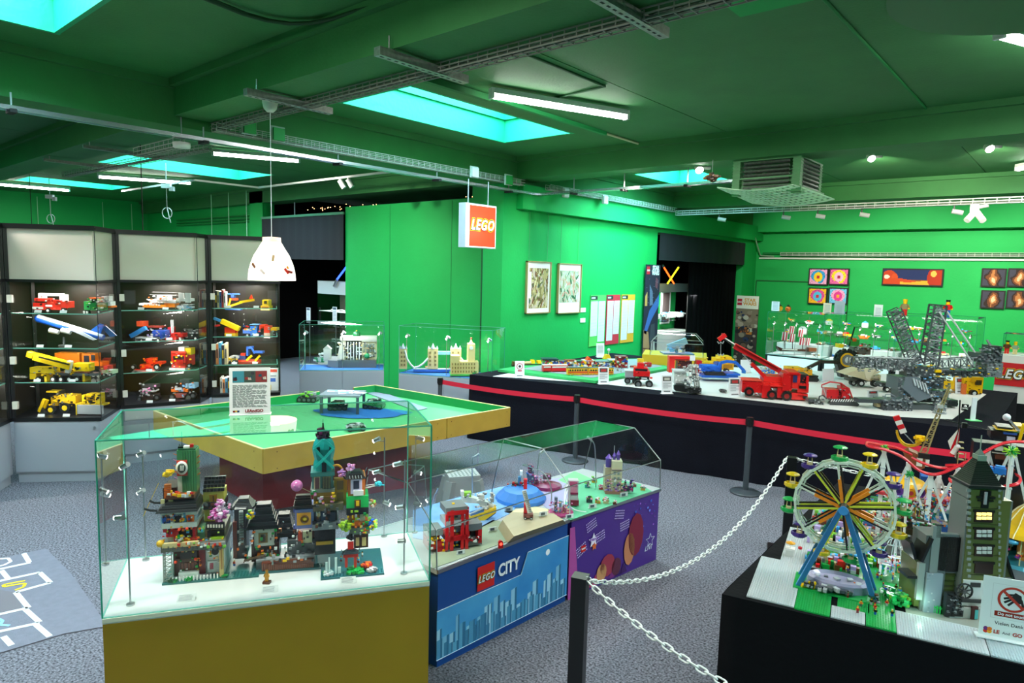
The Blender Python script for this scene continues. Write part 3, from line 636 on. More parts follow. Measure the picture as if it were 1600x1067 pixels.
# ---- exhibition table with black cloth
ZE = .92
e0,e1,e2,e3 = V((-6.61,6.78,0)),V((-.634,8.24,0)),V((-.65,11.41,0)),V((-6.73,10.7,0))
def skirt(name,poly,z,label,m,closed=True,amp=.03,flare=.05,cat='table'):
    ctr = sum(poly,V((0,0,0)))/len(poly); t = T(name,label,cat,ctr,0); mb = MB(); mb.prism(poly,z-.02,z,'white'); t.pw('cloth_top',mb,m)
    per = []; n_ = len(poly)
    for i in range(n_):
        a,b = poly[i],poly[(i+1) % n_]; L_ = (b-a).length; k = max(2,int(L_/.08)); d_ = (b-a).normalized(); nn = V((d_.y,-d_.x,0))
        if nn.dot((a+b)/2-ctr) < 0: nn = -nn
        for j in range(k): per.append((a+(b-a)*j/k,nn,j))
    vs = []
    for i,(p,nn,j) in enumerate(per):
        w1 = amp*math.sin(i*.55)+amp*.6*math.sin(i*1.3+1)
        for z_,f in ((z-.0,.0),(z-.03,.006),(z*.5,.4),(.004,1)): vs.append(tuple(p+nn*(.004+flare*f+(w1+amp)*f)+V((0,0,z_))))
    N_ = len(per); fs = [(i*4+r,((i+1) % N_)*4+r,((i+1) % N_)*4+r+1,i*4+r+1) for i in range(N_) for r in range(3)]
    mb = MB(); mb.add(vs,fs,'black',True); t.pw('cloth_skirt',mb,m)
    return t
skirt('exhibition_table',[e0,e1,e2,e3],ZE,'long exhibition table under a black floor-length cloth',CLOTH,amp=.012,flare=.02)
def poly_px(pts,z): return [Z(x,y,z) for x,y in pts]
mb = MB(); mb.prism(poly_px([(770,588),(925,598),(1200,628),(1400,651),(1488,655),(1541,616),(1400,585),(900,563)],ZE+.003),ZE+.001,ZE+.005,'white')
WCL = mat('white_cloth','cfcfca',rough=.85,bump=.4,bscale=5); tag(mb.build('white_tablecloth',WCL),'white cloth spread over the black exhibition table','tablecloth')
ZG = ZE+.045
mb = MB(); mb.prism(poly_px([(778,577),(931,595),(1050,574),(1003,560),(860,563)],ZG),ZG-.035,ZG,'2aa055')
grn = T('landscape_board','green landscape board with the toy train town on the exhibition table','toy board',Z(900,575,ZG-.035),0); grn.pw('board',mb,MATTE)
# ---- foreground black table
p0 = V((-1.205,2.979,0)); u_ = V((1.131,.265,0)).normalized(); v_ = V((-.056,1.242,0)).normalized()
ZF = .9
q0 = [p0,p0+u_*2.4,p0+u_*2.4+v_*2.3,p0+v_*2.3]
skirt('exhibition_table',q0,ZF,'foreground table draped in black cloth carrying the toy fairground',mat('black_cloth_near','0b0c0f',rough=.9,bump=.25,bscale=40),amp=.004,flare=.0)
def ft(u,v,z=0): q = p0+u_*u+v_*v; return V((q.x,q.y,ZF+z))
# ---- stanchions
def stanchion(p,label,base=True,h=.86):
    t = T('barrier_post',label,'barrier post',(p[0],p[1],0),.2,'dark belt barrier posts'); mb = MB()
    mb.lathe([(.0001,0),(.165,0),(.17,.012),(.15,.022),(.05,.034),(.03,.04)],'3a4046',28); t.p('base',mb,mat('barrier_grey','3a4148',rough=.45))
    mb = MB(); mb.cyl((0,0,.03),(0,0,h-.09),.031,'3a4046',18); t.p('pole',mb,MATS['barrier_grey'])
    mb = MB(); mb.cyl((0,0,h-.1),(0,0,h),.037,'black',16); mb.box(0,0,h-.085,.086,.03,.07,'black'); mb.box(0,0,h-.085,.03,.086,.07,'black'); t.p('belt_head',mb,BLK)
    return t
sp_ = [Z(688,590,.86),V((-4.856,6.975,0)) if False else Z(902,617,.86),Z(1172,652,.86),Z(1700,722,.86)]
for p,l in zip(sp_,('belt barrier post in front of the bridge showcase','middle belt barrier post behind the play tables','belt barrier post on its round foot nearest the foreground chain','belt barrier post past the right edge of the photo')): stanchion(p,l)
RB = mat('red_belt','d41838',rough=.6)
for i in range(3):
    a,b = sp_[i],sp_[i+1]; vs = []
    for j in range(13): f = j/12; p = V(a).lerp(V(b),f); s_ = -.05*4*f*(1-f)*((V(a)-V(b)).length/4); vs += [(p.x,p.y,.77+s_-.0),(p.x,p.y,.835+s_)]
    mb = MB(); mb.add(vs,[(2*k,2*k+2,2*k+3,2*k+1) for k in range(12)],'red')
    tag(mb.build('barrier_belt',RB),'red barrier belt %s' % ('from the bridge showcase to the middle post','between the two posts in front of the exhibition table','running right behind the toy fairground')[i],'barrier belt')
a,b = V((-.42,11.0,0)),V((1.2,11.4,0)); mb = MB(); mb.quad(P3(a,.77),P3(b,.77),P3(b,.84),P3(a,.84)); tag(mb.build('barrier_belt',RB),'short piece of red belt at the right edge beside the white counter','barrier belt')
stanchion((-.36,11.0),'belt barrier post hidden at the right end of the exhibition table')
# ---- chain posts and plastic chain
def cpost(p,label):
    t = T('chain_post',label,'barrier post',(p[0],p[1],0),.35,'square black chain posts'); mb = MB(); mb.box(0,0,0,.3,.3,.012,'black'); t.p('foot_plate',mb,BLK)
    mb = MB(); mb.box(0,0,.012,.078,.078,.843,'black'); t.p('post',mb,BLK); mb = MB(); mb.box(0,0,.855,.08,.08,.005,'1c3a30'); t.p('cap',mb,BLK)
    mb = MB(); mb.tube([(.04+.02*math.sin(a*PI/5),0,.84-.02*math.cos(a*PI/5)+.0) for a in range(10)],.004,'silver',6,True); t.p('ring',mb,METAL)
c1,c2_ = Z(907,899,.86),Z(1238,714,.86)
cpost(c1,'nearest square black chain post at the bottom of the photo'); cpost(c2_,'square black chain post behind the ferris wheel')
LINK = MB(); pts = [(.019*math.cos(a)+(.011 if math.cos(a) > 0 else -.011),.0115*math.sin(a),0) for a in [i*PI/7 for i in range(14)]]; LINK.tube(pts,.0042,'e8ebe8',6,True)
CH = mat('white_plastic_chain','e2e6e2',rough=.4)
def chain(a,b,sag,label):
    a,b = V(a),V(b); t = T('plastic_chain',label,'chain',(a+b)/2*V((1,1,0)) if False else ((a.x+b.x)/2,(a.y+b.y)/2,0)); N_ = 200; pts = [a.lerp(b,i/N_)-V((0,0,sag*4*(i/N_)*(1-i/N_))) for i in range(N_+1)]
    src = None; acc = 0; nxt = .02; k = 0; inv = t.m.inverted()
    for i in range(N_):
        s0 = (pts[i+1]-pts[i]).length; acc += s0
        if acc >= nxt:
            nxt += .047; d_ = (pts[i+1]-pts[i]).normalized(); k += 1
            if src is None: src = LINK.build('link',CH,t.o); o = src
            else: o = src.copy(); COLL.objects.link(o)
            sd = d_.cross(V((0,0,1))).normalized(); uu = sd.cross(d_); a_ = (PI/4 if k % 2 else -PI/4); y = sd*math.cos(a_)+uu*math.sin(a_); mm = M4((d_,y,d_.cross(y))).transposed().to_4x4(); mm.translation = inv @ pts[i]; o.matrix_local = mm
chain(c1+V((.05,.02,-.02)),c2_+V((-.04,-.02,-.01)),.33,'white plastic chain sagging between the two square posts')
chain(c1+V((.05,0,-.02)),Z(1330,1160,.80),.08,'white plastic chain running to the lower right from the nearest post')
chain(c2_+V((.04,0,-.01)),Z(1500,765,.80),.02,'white plastic chain running right behind the ferris wheel')
cpost(Z(1340,1160,.86),'square black chain post below the bottom edge of the photo')
cpost(Z(1512,762,.86),'square black chain post hidden behind the toy coaster')
# ================================================================== toy models: tools
def _hit(s,px,py,y):
    im = s.m.inverted(); o = (im @ V((0,0,HC)))/s.k; d = im.to_3x3() @ ray(px,py); q = o+d*((y-o.y)/d.y); return q
T.hit = _hit
def RX(t,mb,crop,y,dep,items):
    """items: rectangles read off the photo (left, top, right, bottom, colour, dy, depth), stood up at local depth y"""
    ox,oy,s = crop
    for it in items:
        x0,y0,x1,y1,c = it[:5]; yo = it[5] if len(it) > 5 else 0; dd = it[6] if len(it) > 6 else dep
        a = t.hit(ox+x0/s,oy+(y0)/s,y+yo); b = t.hit(ox+x1/s,oy+(y1)/s,y+yo)
        mb.box((a.x+b.x)/2,y+yo+dd/2,min(a.z,b.z),abs(b.x-a.x),dd,abs(a.z-b.z),c)
    return mb
def specks(t,mb,crop,y,n,rect,cols,s0=3,s1=8,dep=3):
    ox,oy,s = crop
    if s == 4.105: s0 *= 1.3; s1 *= 1.6; n = int(n*.8)
    if s in (5.08,5.336): s1 = min(s1,17); s0 = min(s0,7); dep = min(dep,3)
    for i in range(n):
        x = random.uniform(rect[0],rect[2]); z = random.uniform(rect[1],rect[3]); a = random.uniform(s0,s1); b = random.uniform(s0,s1)*.7
        RX(t,mb,crop,y-dep*random.uniform(.3,1),dep,[(x-a/2,z-b/2,x+a/2,z+b/2,random.choice(cols))])
    return mb
def blob(mb,x,y,z,r,n,cols,s,sz=1):
    for i in range(n):
        a,b,c = [random.gauss(0,1) for _ in range(3)]; l = math.sqrt(a*a+b*b+c*c)+1e-6; f = r*random.uniform(.5,1)/l
        mb.box(x+a*f,y+b*f,z+c*f*sz,s*random.uniform(.6,1.2),s*random.uniform(.6,1.2),s*.6,random.choice(cols),rot=('Z',random.uniform(0,90)))
    return mb
def pagoda(mb,x,y,z,w,d,h,c,n=3,flare=.18):
    for i in range(n):
        f = 1-i*.22; mb.box(x,y,z+h*i/n,w*f,d*f,h/n*1.02,c,taper=.82)
    for sx in (-1,1):
        for sy in (-1,1): mb.bar((x+sx*w*.5,y+sy*d*.5,z+h*.1),(x+sx*w*(.5+flare*.35),y+sy*d*(.5+flare*.35),z+h*(.1+flare*2)),h*.16,h*.16,c)
SKIN = ('yel','yel','nougat'); TORSO = ('red','blue','white','green','dgray','orange','black','azure','purple'); LEGS = ('dgray','blue','black','tan','dred','gray'); HAIR = ('black','brown','orange','dgray','tan','red')
def figure_mb(h,torso,legs,hair,skin='yel',M=None):
    mb = MB(); w = h*.3
    mb.box(-w*.24,0,0,w*.42,h*.18,h*.3,legs); mb.box(w*.24,0,0,w*.42,h*.18,h*.3,legs); mb.box(0,0,h*.3,w*.95,h*.2,h*.07,legs)
    mb.box(0,0,h*.37,w*1.0,h*.2,h*.3,torso,tx=.72)
    for s in (-1,1): mb.bar((s*w*.42,0,h*.63),(s*w*.66,-h*.06,h*.45),h*.085,h*.09,torso); mb.sph(s*w*.68,-h*.08,h*.42,h*.05,skin,6)
    mb.cyl((0,0,h*.67),(0,0,h*.86),h*.1,skin,8); mb.cyl((0,.0,h*.82),(0,0,h*.93),h*.115,hair,8); mb.box(0,h*.05,h*.74,h*.2,h*.1,h*.12,hair)
    return mb
CN = dict(red='red',blue='blue',white='white',green='green',dgray='grey',orange='orange',black='black',azure='light blue',purple='purple',tan='tan',dred='dark red',gray='pale grey',brown='brown')
USED = set()
def fig(loc,h,where,rz=None,torso=None,legs=None,hair=None,grp=None):
    for tr in range(60):
        a,b,c = torso or random.choice(TORSO),legs or random.choice(LEGS),hair or random.choice(HAIR)
        l = 'toy figure, %s top, %s legs, %s hair, %s' % (CN[a],CN[b],CN[c],where)
        if l not in USED: break
        torso = legs = hair = None
    USED.add(l); o = figure_mb(h,a,b,c).build('toy_figure',ABS); o.location = loc; o.rotation_euler[2] = RZ+random.uniform(-1,1) if rz is None else rz
    o['label'] = l; o['category'] = 'toy figure'; o['group'] = grp or 'toy figures '+where
    return o
# ================================================================== harbour city models inside the showcase
C5 = (230,670,4.105)
t = TP('toy_city_tower','toy brick city block with green tower and pink tree, left in the showcase','toy building',253,915,YB,15)
W_ = 142; mb = MB(); mb.box(W_/2,60,0,W_,120,3,'2a6a66'); mb.studs(2,2,W_-2,22,3,5,'2a6a66'); t.p('baseplate',mb)
mb = MB(); mb.box(38,14,3,60,14,3,'lgray'); RX(t,mb,C5,8,6,[(200,925,330,955,'white')]); 
for i in range(14): mb.box(15+i*5,4,3,2,2,7,'white')
blob(mb,15,5,4,5,10,('green','dgreen'),5,.4); blob(mb,38,6,4,5,10,('green','1aa050'),5,.4); blob(mb,90,5,4,4,10,('green','dgreen'),4,.4); t.p('waterfront',mb)
mb = MB(); RX(t,mb,C5,18,60,[(165,780,330,940,'brown'),(205,862,320,925,'7a3a24',-3,4),(330,770,375,940,'dred'),(370,765,500,930,'white',4)])
RX(t,mb,C5,14,4,[(210+i*22,860,216+i*22,925,'3a1a10') for i in range(6)]+[(385,850,465,915,'lgray'),(400,860,425,900,'c03a5a'),(430,860,460,900,'white'),(210,790,320,830,'1a0c08'),(180,835,330,850,'4a2a18')]); a = t.hit(230+437/4.105,670+785/4.105,12); mb.cyl((a.x,10,a.z),(a.x,18,a.z),5.5,'black',16)
RX(t,mb,C5,6,4,[(460,755,492,960,'d8b878'),(470,760,482,900,'a87838',-1)]); specks(t,mb,C5,14,40,(170,780,500,940),('orange','red','white','tan','yel','green'),4,12); t.p('ground_storey',mb)
mb = MB()
for sx in (2,14):
    for sy in (4,16): mb.bar((sx,sy,3),(sx,sy,50),1.4,c='8a9088')
for i in range(8): z = 5+i*6; mb.bar((2,4,z),(14,4,z+6),1,c='8a9088'); mb.bar((2,4,z),(14,4,z),1,c='8a9088'); mb.bar((2,4,z),(2,16,z+6),1,c='8a9088')
t.p('lattice_stair',mb)
mb = MB(); RX(t,mb,C5,4,80,[(85,745,500,765,'6a6a60'),(95,740,330,750,'tan',-2,6),(340,735,500,745,'gray',-2,8)]); RX(t,mb,C5,2,5,[(100+i*30,755,112+i*30,775,'dgray') for i in range(13)])
a = t.hit(230+82/4.105,670+740/4.105,4); mb.sph(a.x,6,a.z,6,'d8a820',10); blob(mb,25,8,a.z+6,6,12,('yel','lgray','green'),4); specks(t,mb,C5,2,24,(170,735,500,760),('orange','lgreen','red','white'),6,14); t.p('quay_deck',mb)
mb = MB(); RX(t,mb,C5,16,60,[(170,630,320,735,'d85a20'),(200,640,300,700,'2a0c0a',-1),(130,640,200,740,'white',2),(370,640,500,735,'dtan',6),(385,655,495,700,'1c1410',4,3),(320,640,370,740,'5a8a6a',4)])
RX(t,mb,C5,10,6,[(100,630,180,660,'red'),(120,655,200,690,'c81818'),(170,640,185,740,'red'),(290,640,310,730,'red'),(200,705,320,725,'orange'),(400,700,490,722,'lime'),(375,610,495,638,'1c1c1c'),(325,645,365,662,'78c8a0')])
RX(t,mb,C5,9,2,[(385+i*18,615,396+i*18,634,'e8e0d0') for i in range(6)]); specks(t,mb,C5,10,70,(100,630,500,740),('red','orange','white','yel','lime','black','azure'),4,12)
for x,y_ in ((205,645),(255,640),(190,760),(315,740),(420,740),(310,835),(182,855)): a = t.hit(230+x/4.105,670+y_/4.105,6); mb.sph(a.x,6,a.z,2.6,'e8401a',8)
t.p('shop_storey',mb)
mb = MB(); RX(t,mb,C5,14,60,[(85,545,310,615,'9ac8e0'),(90,612,320,628,'white',-6,70),(85,540,320,550,'white',-3)]); RX(t,mb,C5,11,4,[(95,555,145,610,'blue'),(120,555,140,600,'yel'),(175,548,225,610,'10141a'),(230,540,248,615,'3aa0d8'),(255,550,300,605,'orange'),(262,560,285,600,'c85a1a')]); specks(t,mb,C5,10,30,(90,550,310,612),('blue','orange','yel','white','black'),4,10); t.p('window_storey',mb)
mb = MB(); a = t.hit(230+70/4.105,670+540/4.105,6); b = t.hit(230+310/4.105,670+490/4.105,6); cx = (a.x+b.x)/2+4
for i in range(4): mb.box(cx-4+i*1.4,34,a.z+i*3,(b.x-a.x)*(1.12-.09*i),64-6*i,3.2,'1c1e20' if i % 2 else '2c2f33',taper=.95)
mb.tube([(a.x-2,6,a.z+4),(a.x-10,2,a.z+6),(a.x-17,-2,a.z+11)],2,'1c1e20'); mb.tube([(a.x-2,30,a.z+8),(a.x-10,26,a.z+10),(a.x-16,24,a.z+15)],2,'1c1e20'); t.p('flared_roof',mb)
mb = MB(); RX(t,mb,C5,24,44,[(115,440,305,500,'241a16'),(100,380,190,450,'3a2018',6),(215,470,285,486,'c8301a',-2,3),(85,455,110,480,'e8dca0',-2,3),(135,455,165,480,'e8dca0',-2,3),(120,432,300,444,'7a4024',-6,50)])
for i in range(6): RX(t,mb,C5,22,6,[(108,360+i*15,150,369+i*15,'orange')])
specks(t,mb,C5,18,30,(130,405,290,435),('orange','white','red','yel','lgray'),8,18); t.p('sushi_deck',mb)
mb = MB(); a = t.hit(230+190/4.105,670+140/4.105,34); b = t.hit(230+320/4.105,670+400/4.105,34); w_ = b.x-a.x; mb.box((a.x+b.x)/2+w_*.12,34+12,b.z,w_*.76,26,a.z-b.z,'4a8a5c')
for i in range(6): mb.box(a.x+w_*(.3+.13*i),33,b.z,1,2,a.z-b.z,'3a7a4c')
mb.box(a.x+w_*.2,46,b.z,w_*.42,24,(a.z-b.z)*.45,'e4ece4'); mb.box(a.x+w_*.2,46,b.z+(a.z-b.z)*.45,w_*.42,24,(a.z-b.z)*.55,'3f8254')
for i in range(9): mb.bar((a.x+w_*(1.0 if i % 2 else .0),40,b.z+(a.z-b.z)*(.3+.07*i)),(a.x+w_*(1.16 if i % 2 else -.2),37,b.z+(a.z-b.z)*(.36+.07*i)),1.2,c='orange' if i % 3 else 'pink')
mb.box((a.x+b.x)/2,46,a.z,w_*.9,22,2,'dgreen'); mb.box(a.x+w_*.7,46,a.z+2,5,5,5,'red'); mb.box(a.x+w_*.45,44,a.z+2,9,8,3,'white'); mb.box(a.x+w_*.15,44,a.z+2,8,8,3,'black'); t.p('green_tower',mb)
mb = MB(); c_ = t.hit(230+222/4.105,670+250/4.105,30); RX(t,mb,C5,31,2,[(188,205,258,300,'d83a2a')]); mb.M = M4.Translation((c_.x,30,c_.z)) @ M4.Rotation(PI/2,4,'X'); mb.lathe([(.01,1.0),(9,1.0),(9,0),(.01,0)],'f0efe8',20,sy=1.25); mb.lathe([(.01,1.6),(6,1.6),(6,.6),(.01,.6)],'3a4a42',20,sy=1.3); mb.M = None
for i in range(3): mb.bar((c_.x-2+i*2,28.2,c_.z-4),(c_.x-1+i*2,28.2,c_.z+4),1.1,c='white')
t.p('round_sign',mb)
mb = MB(); mb.bar((a.x+w_*.2,44,a.z+4),(a.x+w_*.2,44,a.z+28),.8,c='black'); mb.bar((a.x+w_*.05,46,a.z),(a.x+w_*.05,46,a.z+8),.8,c='black'); t.p('antenna',mb)
mb = MB(); RX(t,mb,C5,46,34,[(358,405,492,475,'e8dc5a'),(365,505,440,590,'d8cc50'),(398,425,448,468,'b88a1a',-2,3),(420,430,428,466,'5a3a10',-3,2),(358,475,495,512,'20201c',-6,42)]); specks(t,mb,C5,40,20,(360,478,490,515),('dgray','black','brown'),8,16); t.p('yellow_house',mb)
mb = MB(); a = t.hit(230+357/4.105,670+405/4.105,42); b = t.hit(230+495/4.105,670+318/4.105,60); mb.side([(a.x,a.z),(a.x,a.z+19),(a.x+1,a.z+19)],0,0,'black') if False else None
for i in range(5): mb.bar((a.x,44,a.z),(a.x+0,66,a.z+22),1,c='black') if False else None
w2 = abs(t.hit(230+495/4.105,670+405/4.105,42).x-a.x)
for i in range(6):
    for j in range(4): mb.box(a.x+w2*(i+.5)/6,44+j*6,a.z+j*5,w2/6*.92,6.5,4.5,'1a1a18')
t.p('shingle_roof',mb)
mb = MB(); q = t.hit(230+460/4.105,670+550/4.105,22); mb.tube([(q.x-6,30,q.z-30),(q.x-4,26,q.z-12),(q.x,24,q.z)],1.6,'brown'); t.p('tree_trunk',mb)
mb = MB(); blob(mb,q.x,24,q.z-2,15,70,('d070b8','e8a0d8','f4e0f0','c850a0'),5.5,.7); blob(mb,q.x+2,24,q.z+16,7,26,('d070b8','f0d0e8','e090cc'),4.5); t.p('blossom',mb)
mb = MB(); mb.bar((a.x-85,30,a.z-30),(a.x-62,30,a.z+22),.7,c='yel'); q = t.hit(230+133/4.105,670+290/4.105,20); mb.bar((q.x+14,40,q.z-10),(q.x,20,q.z),.8,c='gray'); blob(mb,q.x,20,q.z,8,26,('e0b01a','f0c830'),4.5,.7); t.p('gold_dragon_kite',mb)
# --- middle docks
t = TP('toy_harbour','toy brick harbour workshop with black curved roofs in the middle of the showcase','toy building',388,899,YB,15)
C6 = (400,660,4.105); mb = MB(); mb.box(60,45,0,122,90,3,'2c5c60'); mb.studs(2,2,118,20,3,5,'2c5c60'); blob(mb,40,20,4,6,8,('lgreen','green','trans'),5,.3); t.p('baseplate',mb)
mb = MB(); RX(t,mb,C6,4,12,[(35,905,370,955,'6a3420')])
for i in range(24): RX(t,mb,C6,2.5,3,[(38+i*14,910,47+i*14,950,'7e4630')])
RX(t,mb,C6,10,14,[(0,885,380,905,'gray',2),(0,900,35,945,'dgray')]); specks(t,mb,C6,4,20,(100,850,380,905),('gray','orange','white','black','yel'),8,18); t.p('wooden_pier',mb)
mb = MB(); RX(t,mb,C6,30,40,[(-30,780,150,880,'5a2a1a'),(0,800,110,870,'2a120c',-2,3),(-18,690,130,785,'e0e0d8',-2),(15,712,75,770,'8a6a3a',-4,3),(30,720,60,765,'3a2a1a',-5,3),(-22,686,-10,880,'3a1a10',-5),(118,700,130,880,'3a1a10',-5),(200,760,380,860,'dgray',-4,50),(-140,560,-60,870,'2e2e32',0),(-150,640,-120,870,'6a3020',-3),(265,700,375,780,'6a2a24',0)])
RX(t,mb,C6,24,4,[(8+i*26,842,28+i*26,868,('orange','yel','green','c08a20')[i % 4]) for i in range(5)]+[(300,700,360,770,'e8dcb0'),(270,705,296,760,'c8381a')]); specks(t,mb,C6,22,90,(-130,680,380,880),('gray','dgray','brown','orange','white','black','green'),5,13); t.p('workshop_walls',mb)
mb = MB()
for (x0,x1,zb,zt,yy) in ((-60,140,690,545,22),(100,250,740,610,34),(-160,-20,560,510,40)):
    a = t.hit(400+x0/4.105,660+zb/4.105,yy); b = t.hit(400+x1/4.105,660+zt/4.105,yy); h = b.z-a.z; w_ = b.x-a.x
    for i in range(7): f = i/7; mb.box((a.x+b.x)/2,yy+18+i*1.5,a.z+h*f,w_*(1.05-f*.85+.25*f*f),40*(1-f*.6),h/7*1.05,'22252a' if i % 2 else '14161a',taper=.94)
    for s in (-1,1): mb.tube([((a.x+b.x)/2+s*w_*.5,yy,a.z+1),((a.x+b.x)/2+s*w_*.62,yy-3,a.z+5),((a.x+b.x)/2+s*w_*.68,yy-4,a.z+11)],1.6,'14161a')
t.p('curved_roofs',mb)
mb = MB(); RX(t,mb,C6,22,3,[(-110,570,-80,780,'lgray')]); RX(t,mb,C6,20,2,[(-108,580+i*16,-82,586+i*16,'5a5e60') for i in range(12)]); t.p('white_ladder',mb)
mb = MB(); q = t.hit(400-40/4.105,660+600/4.105,24); blob(mb,q.x,24,q.z,7,16,('lime','blue','yel','lgreen'),4.5); q = t.hit(552,780,24) if False else t.hit(362,787,36); mb.bar((q.x,36,q.z-20),(q.x,36,q.z),.7,c='black'); blob(mb,q.x-4,34,q.z-3,4,6,('pink','white'),3); t.p('rooftop_details',mb)
mb = MB(); mb.bar((-8,20,16),(24,16,24),3,3,'5a4430'); mb.bar((-8,28,14),(24,24,22),3,3,'5a4430')
for i in range(6): mb.bar((-8+i*6,16,15+i*1.5),(-8+i*6,30,15+i*1.5),1.6,c='4a3828')
t.p('plank_bridge',mb)
# --- garden tower on the right
t = TP('toy_garden_tower','toy brick garden tower with teal spire on a pond base, right in the showcase','toy building',502,906,YB,15)
mb = MB(); mb.box(48,48,0,98,100,3,'1c5a62'); mb.studs(1,1,96,16,3,5,'1c5a62'); t.p('baseplate',mb)
mb = MB(); blob(mb,52,12,4,14,40,('18a04a','22b85a','green'),6,.2); blob(mb,78,8,5,7,26,('gray','lgray','dgray'),5,.4); blob(mb,10,10,4,8,20,('green','trans','lgray'),5,.6); blob(mb,70,20,8,8,20,('red','orange','dred'),6,.5)
RX(t,mb,C6,10,3,[(465,870,475,985,'e0f0f0'),(505,870,520,1000,'e0f0f0'),(525,930,545,1000,'e8f4f4'),(445,900,460,980,'c8dcdc')]); t.p('pond_garden',mb)
mb = MB(); RX(t,mb,C6,12,3,[(570,850,588,930,'e8301a'),(628,850,646,930,'e8301a'),(560,840,656,862,'e8301a'),(588,768,626,815,'e02a1a')]); q = t.hit(548,864,12); pagoda(mb,q.x,14,q.z,26,14,6,'20242c'); q = t.hit(548,846,12); blob(mb,q.x,14,q.z+6,5,14,('black','20242c'),4); t.p('red_gate_shrine',mb)
mb = MB(); RX(t,mb,C6,36,44,[(375,680,510,840,'1c1a1a'),(400,690,490,830,'050505',-2,4),(385,768,495,780,'b88a20',-4,4),(370,565,520,660,'28282a'),(360,650,530,682,'8a9098',-8,56),(365,530,560,560,'6a6248',-8,56),(250,560,370,672,'8088c8',-6),(262,585,352,655,'e8a030',-9,4),(380,565,410,640,'3a3a40',-3),(418,565,445,630,'2a4a6a',-3),(465,575,510,640,'343a50',-3)])
RX(t,mb,C6,32,3,[(240,555,375,570,'5a60a8'),(240,660,375,675,'5a60a8'),(262,585,275,655,'black'),(340,585,352,655,'black'),(385,570,395,600,'white'),(400,572,412,600,'white')]); q = t.hit(400+312/4.105,660+620/4.105,26); mb.M = M4.Translation((q.x,26,q.z)) @ M4.Rotation(PI/2,4,'X'); mb.lathe([(4,-1),(6.5,-1),(6.5,1),(4,1)],'6a4410',16); mb.lathe([(.01,.6),(3,.6),(3,-.5)],'yel',10); mb.M = None
specks(t,mb,C6,26,40,(370,530,560,680),('dgray','black','dtan','brown','gray'),6,16); t.p('lower_tower',mb)
mb = MB(); q = t.hit(400+300/4.105,660+545/4.105,30)
for i in range(5): mb.box(q.x,36+i*3,q.z+i*3,28-i*1.5,20-i*2.5,3.2,'1c1814' if i % 2 else '2a241c')
t.p('small_black_roof',mb)
mb = MB(); RX(t,mb,C6,34,34,[(372,430,500,530,'b8861a'),(358,335,495,440,'5a8a88'),(372,350,412,430,'d8c8a0',-2,3),(378,355,406,425,'5a3a3a',-3,3),(425,350,480,430,'tan',-2,3),(350,325,505,342,'3a7a78',-3,40),(350,430,505,445,'7a8078',-3,40)])
for i in range(6): RX(t,mb,C6,30,2,[(425+i*10,352,429+i*10,428,'3a2a20')])
RX(t,mb,C6,30,4,[(370,480,500,495,'6a5010')]); specks(t,mb,C6,30,24,(360,440,500,528),('yel','d8a020','lgray','pink','green'),6,14); t.p('upper_tower',mb)
mb = MB(); q0 = t.hit(400+435/4.105,660+325/4.105,46); prof = []
for (w2,y_) in ((120,325),(124,270),(108,235),(126,200),(134,165),(118,130),(88,100)): q = t.hit(400+435/4.105,660+y_/4.105,46); prof.append((w2/4.105/2*1.08,q.z))
mb.lathe(prof,'169a98',8,(q0.x,48,0),smooth=False,sy=.8); t.p('teal_spire',mb)
mb = MB(); 
def dia(cx,cy,w_,h_,c,yy,inner=None): pass
for (sx,ty,by) in ((-1,165,235),(1,165,235)):
    for (p,q) in (((0,110),(sx*62,165)),((sx*62,165),(0,235)),((0,235),(sx*60,290))):
        a = t.hit(400+(435+p[0])/4.105,660+p[1]/4.105,30); b = t.hit(400+(435+q[0])/4.105,660+q[1]/4.105,32); mb.bar(a,b,3.2,4,'22b4ae')
t.p('spire_lattice',mb)
mb = MB(); RX(t,mb,C6,33,3,[(422,262,452,325,'0c1c1c'),(385,160,410,195,'black'),(470,150,490,190,'black')]); t.p('spire_openings',mb)
mb = MB(); q = t.hit(400+430/4.105,660+100/4.105,46); blob(mb,q.x,48,q.z+4,10,50,('black','2a1c34','5a1a4a','202024'),5.5,1.1); mb.bar((q.x,48,q.z),(q.x,48,q.z+24),2.4,c='black',h=2.4); mb.bar((q.x,48,q.z+18),(q.x,48,q.z+30),.8,c='dgray'); t.p('dark_crown',mb)
mb = MB(); q = t.hit(400+262/4.105,660+405/4.105,26); mb.sph(q.x,26,q.z,9,'d070b0',14); blob(mb,q.x,20,q.z,4,6,('8a2a6a','e8a0d0'),3); mb.bar((q.x+6,28,q.z-4),(q.x+22,36,q.z-16),.8,c='tan'); t.p('pink_lantern',mb)
mb = MB(); q = t.hit(400+540/4.105,660+430/4.105,40)
RX(t,mb,C6,40,8,[(500,360,585,530,'e0a020'),(520,375,560,430,'8a6a2a',-1),(520,450,560,520,'a8701a',-1)]); mb.tube([(q.x-6+9*math.cos(a),42,q.z+30+10*math.sin(a)) for a in [PI*.9-i*PI/7 for i in range(9)]],2,'e8a018'); t.p('gold_arch',mb)
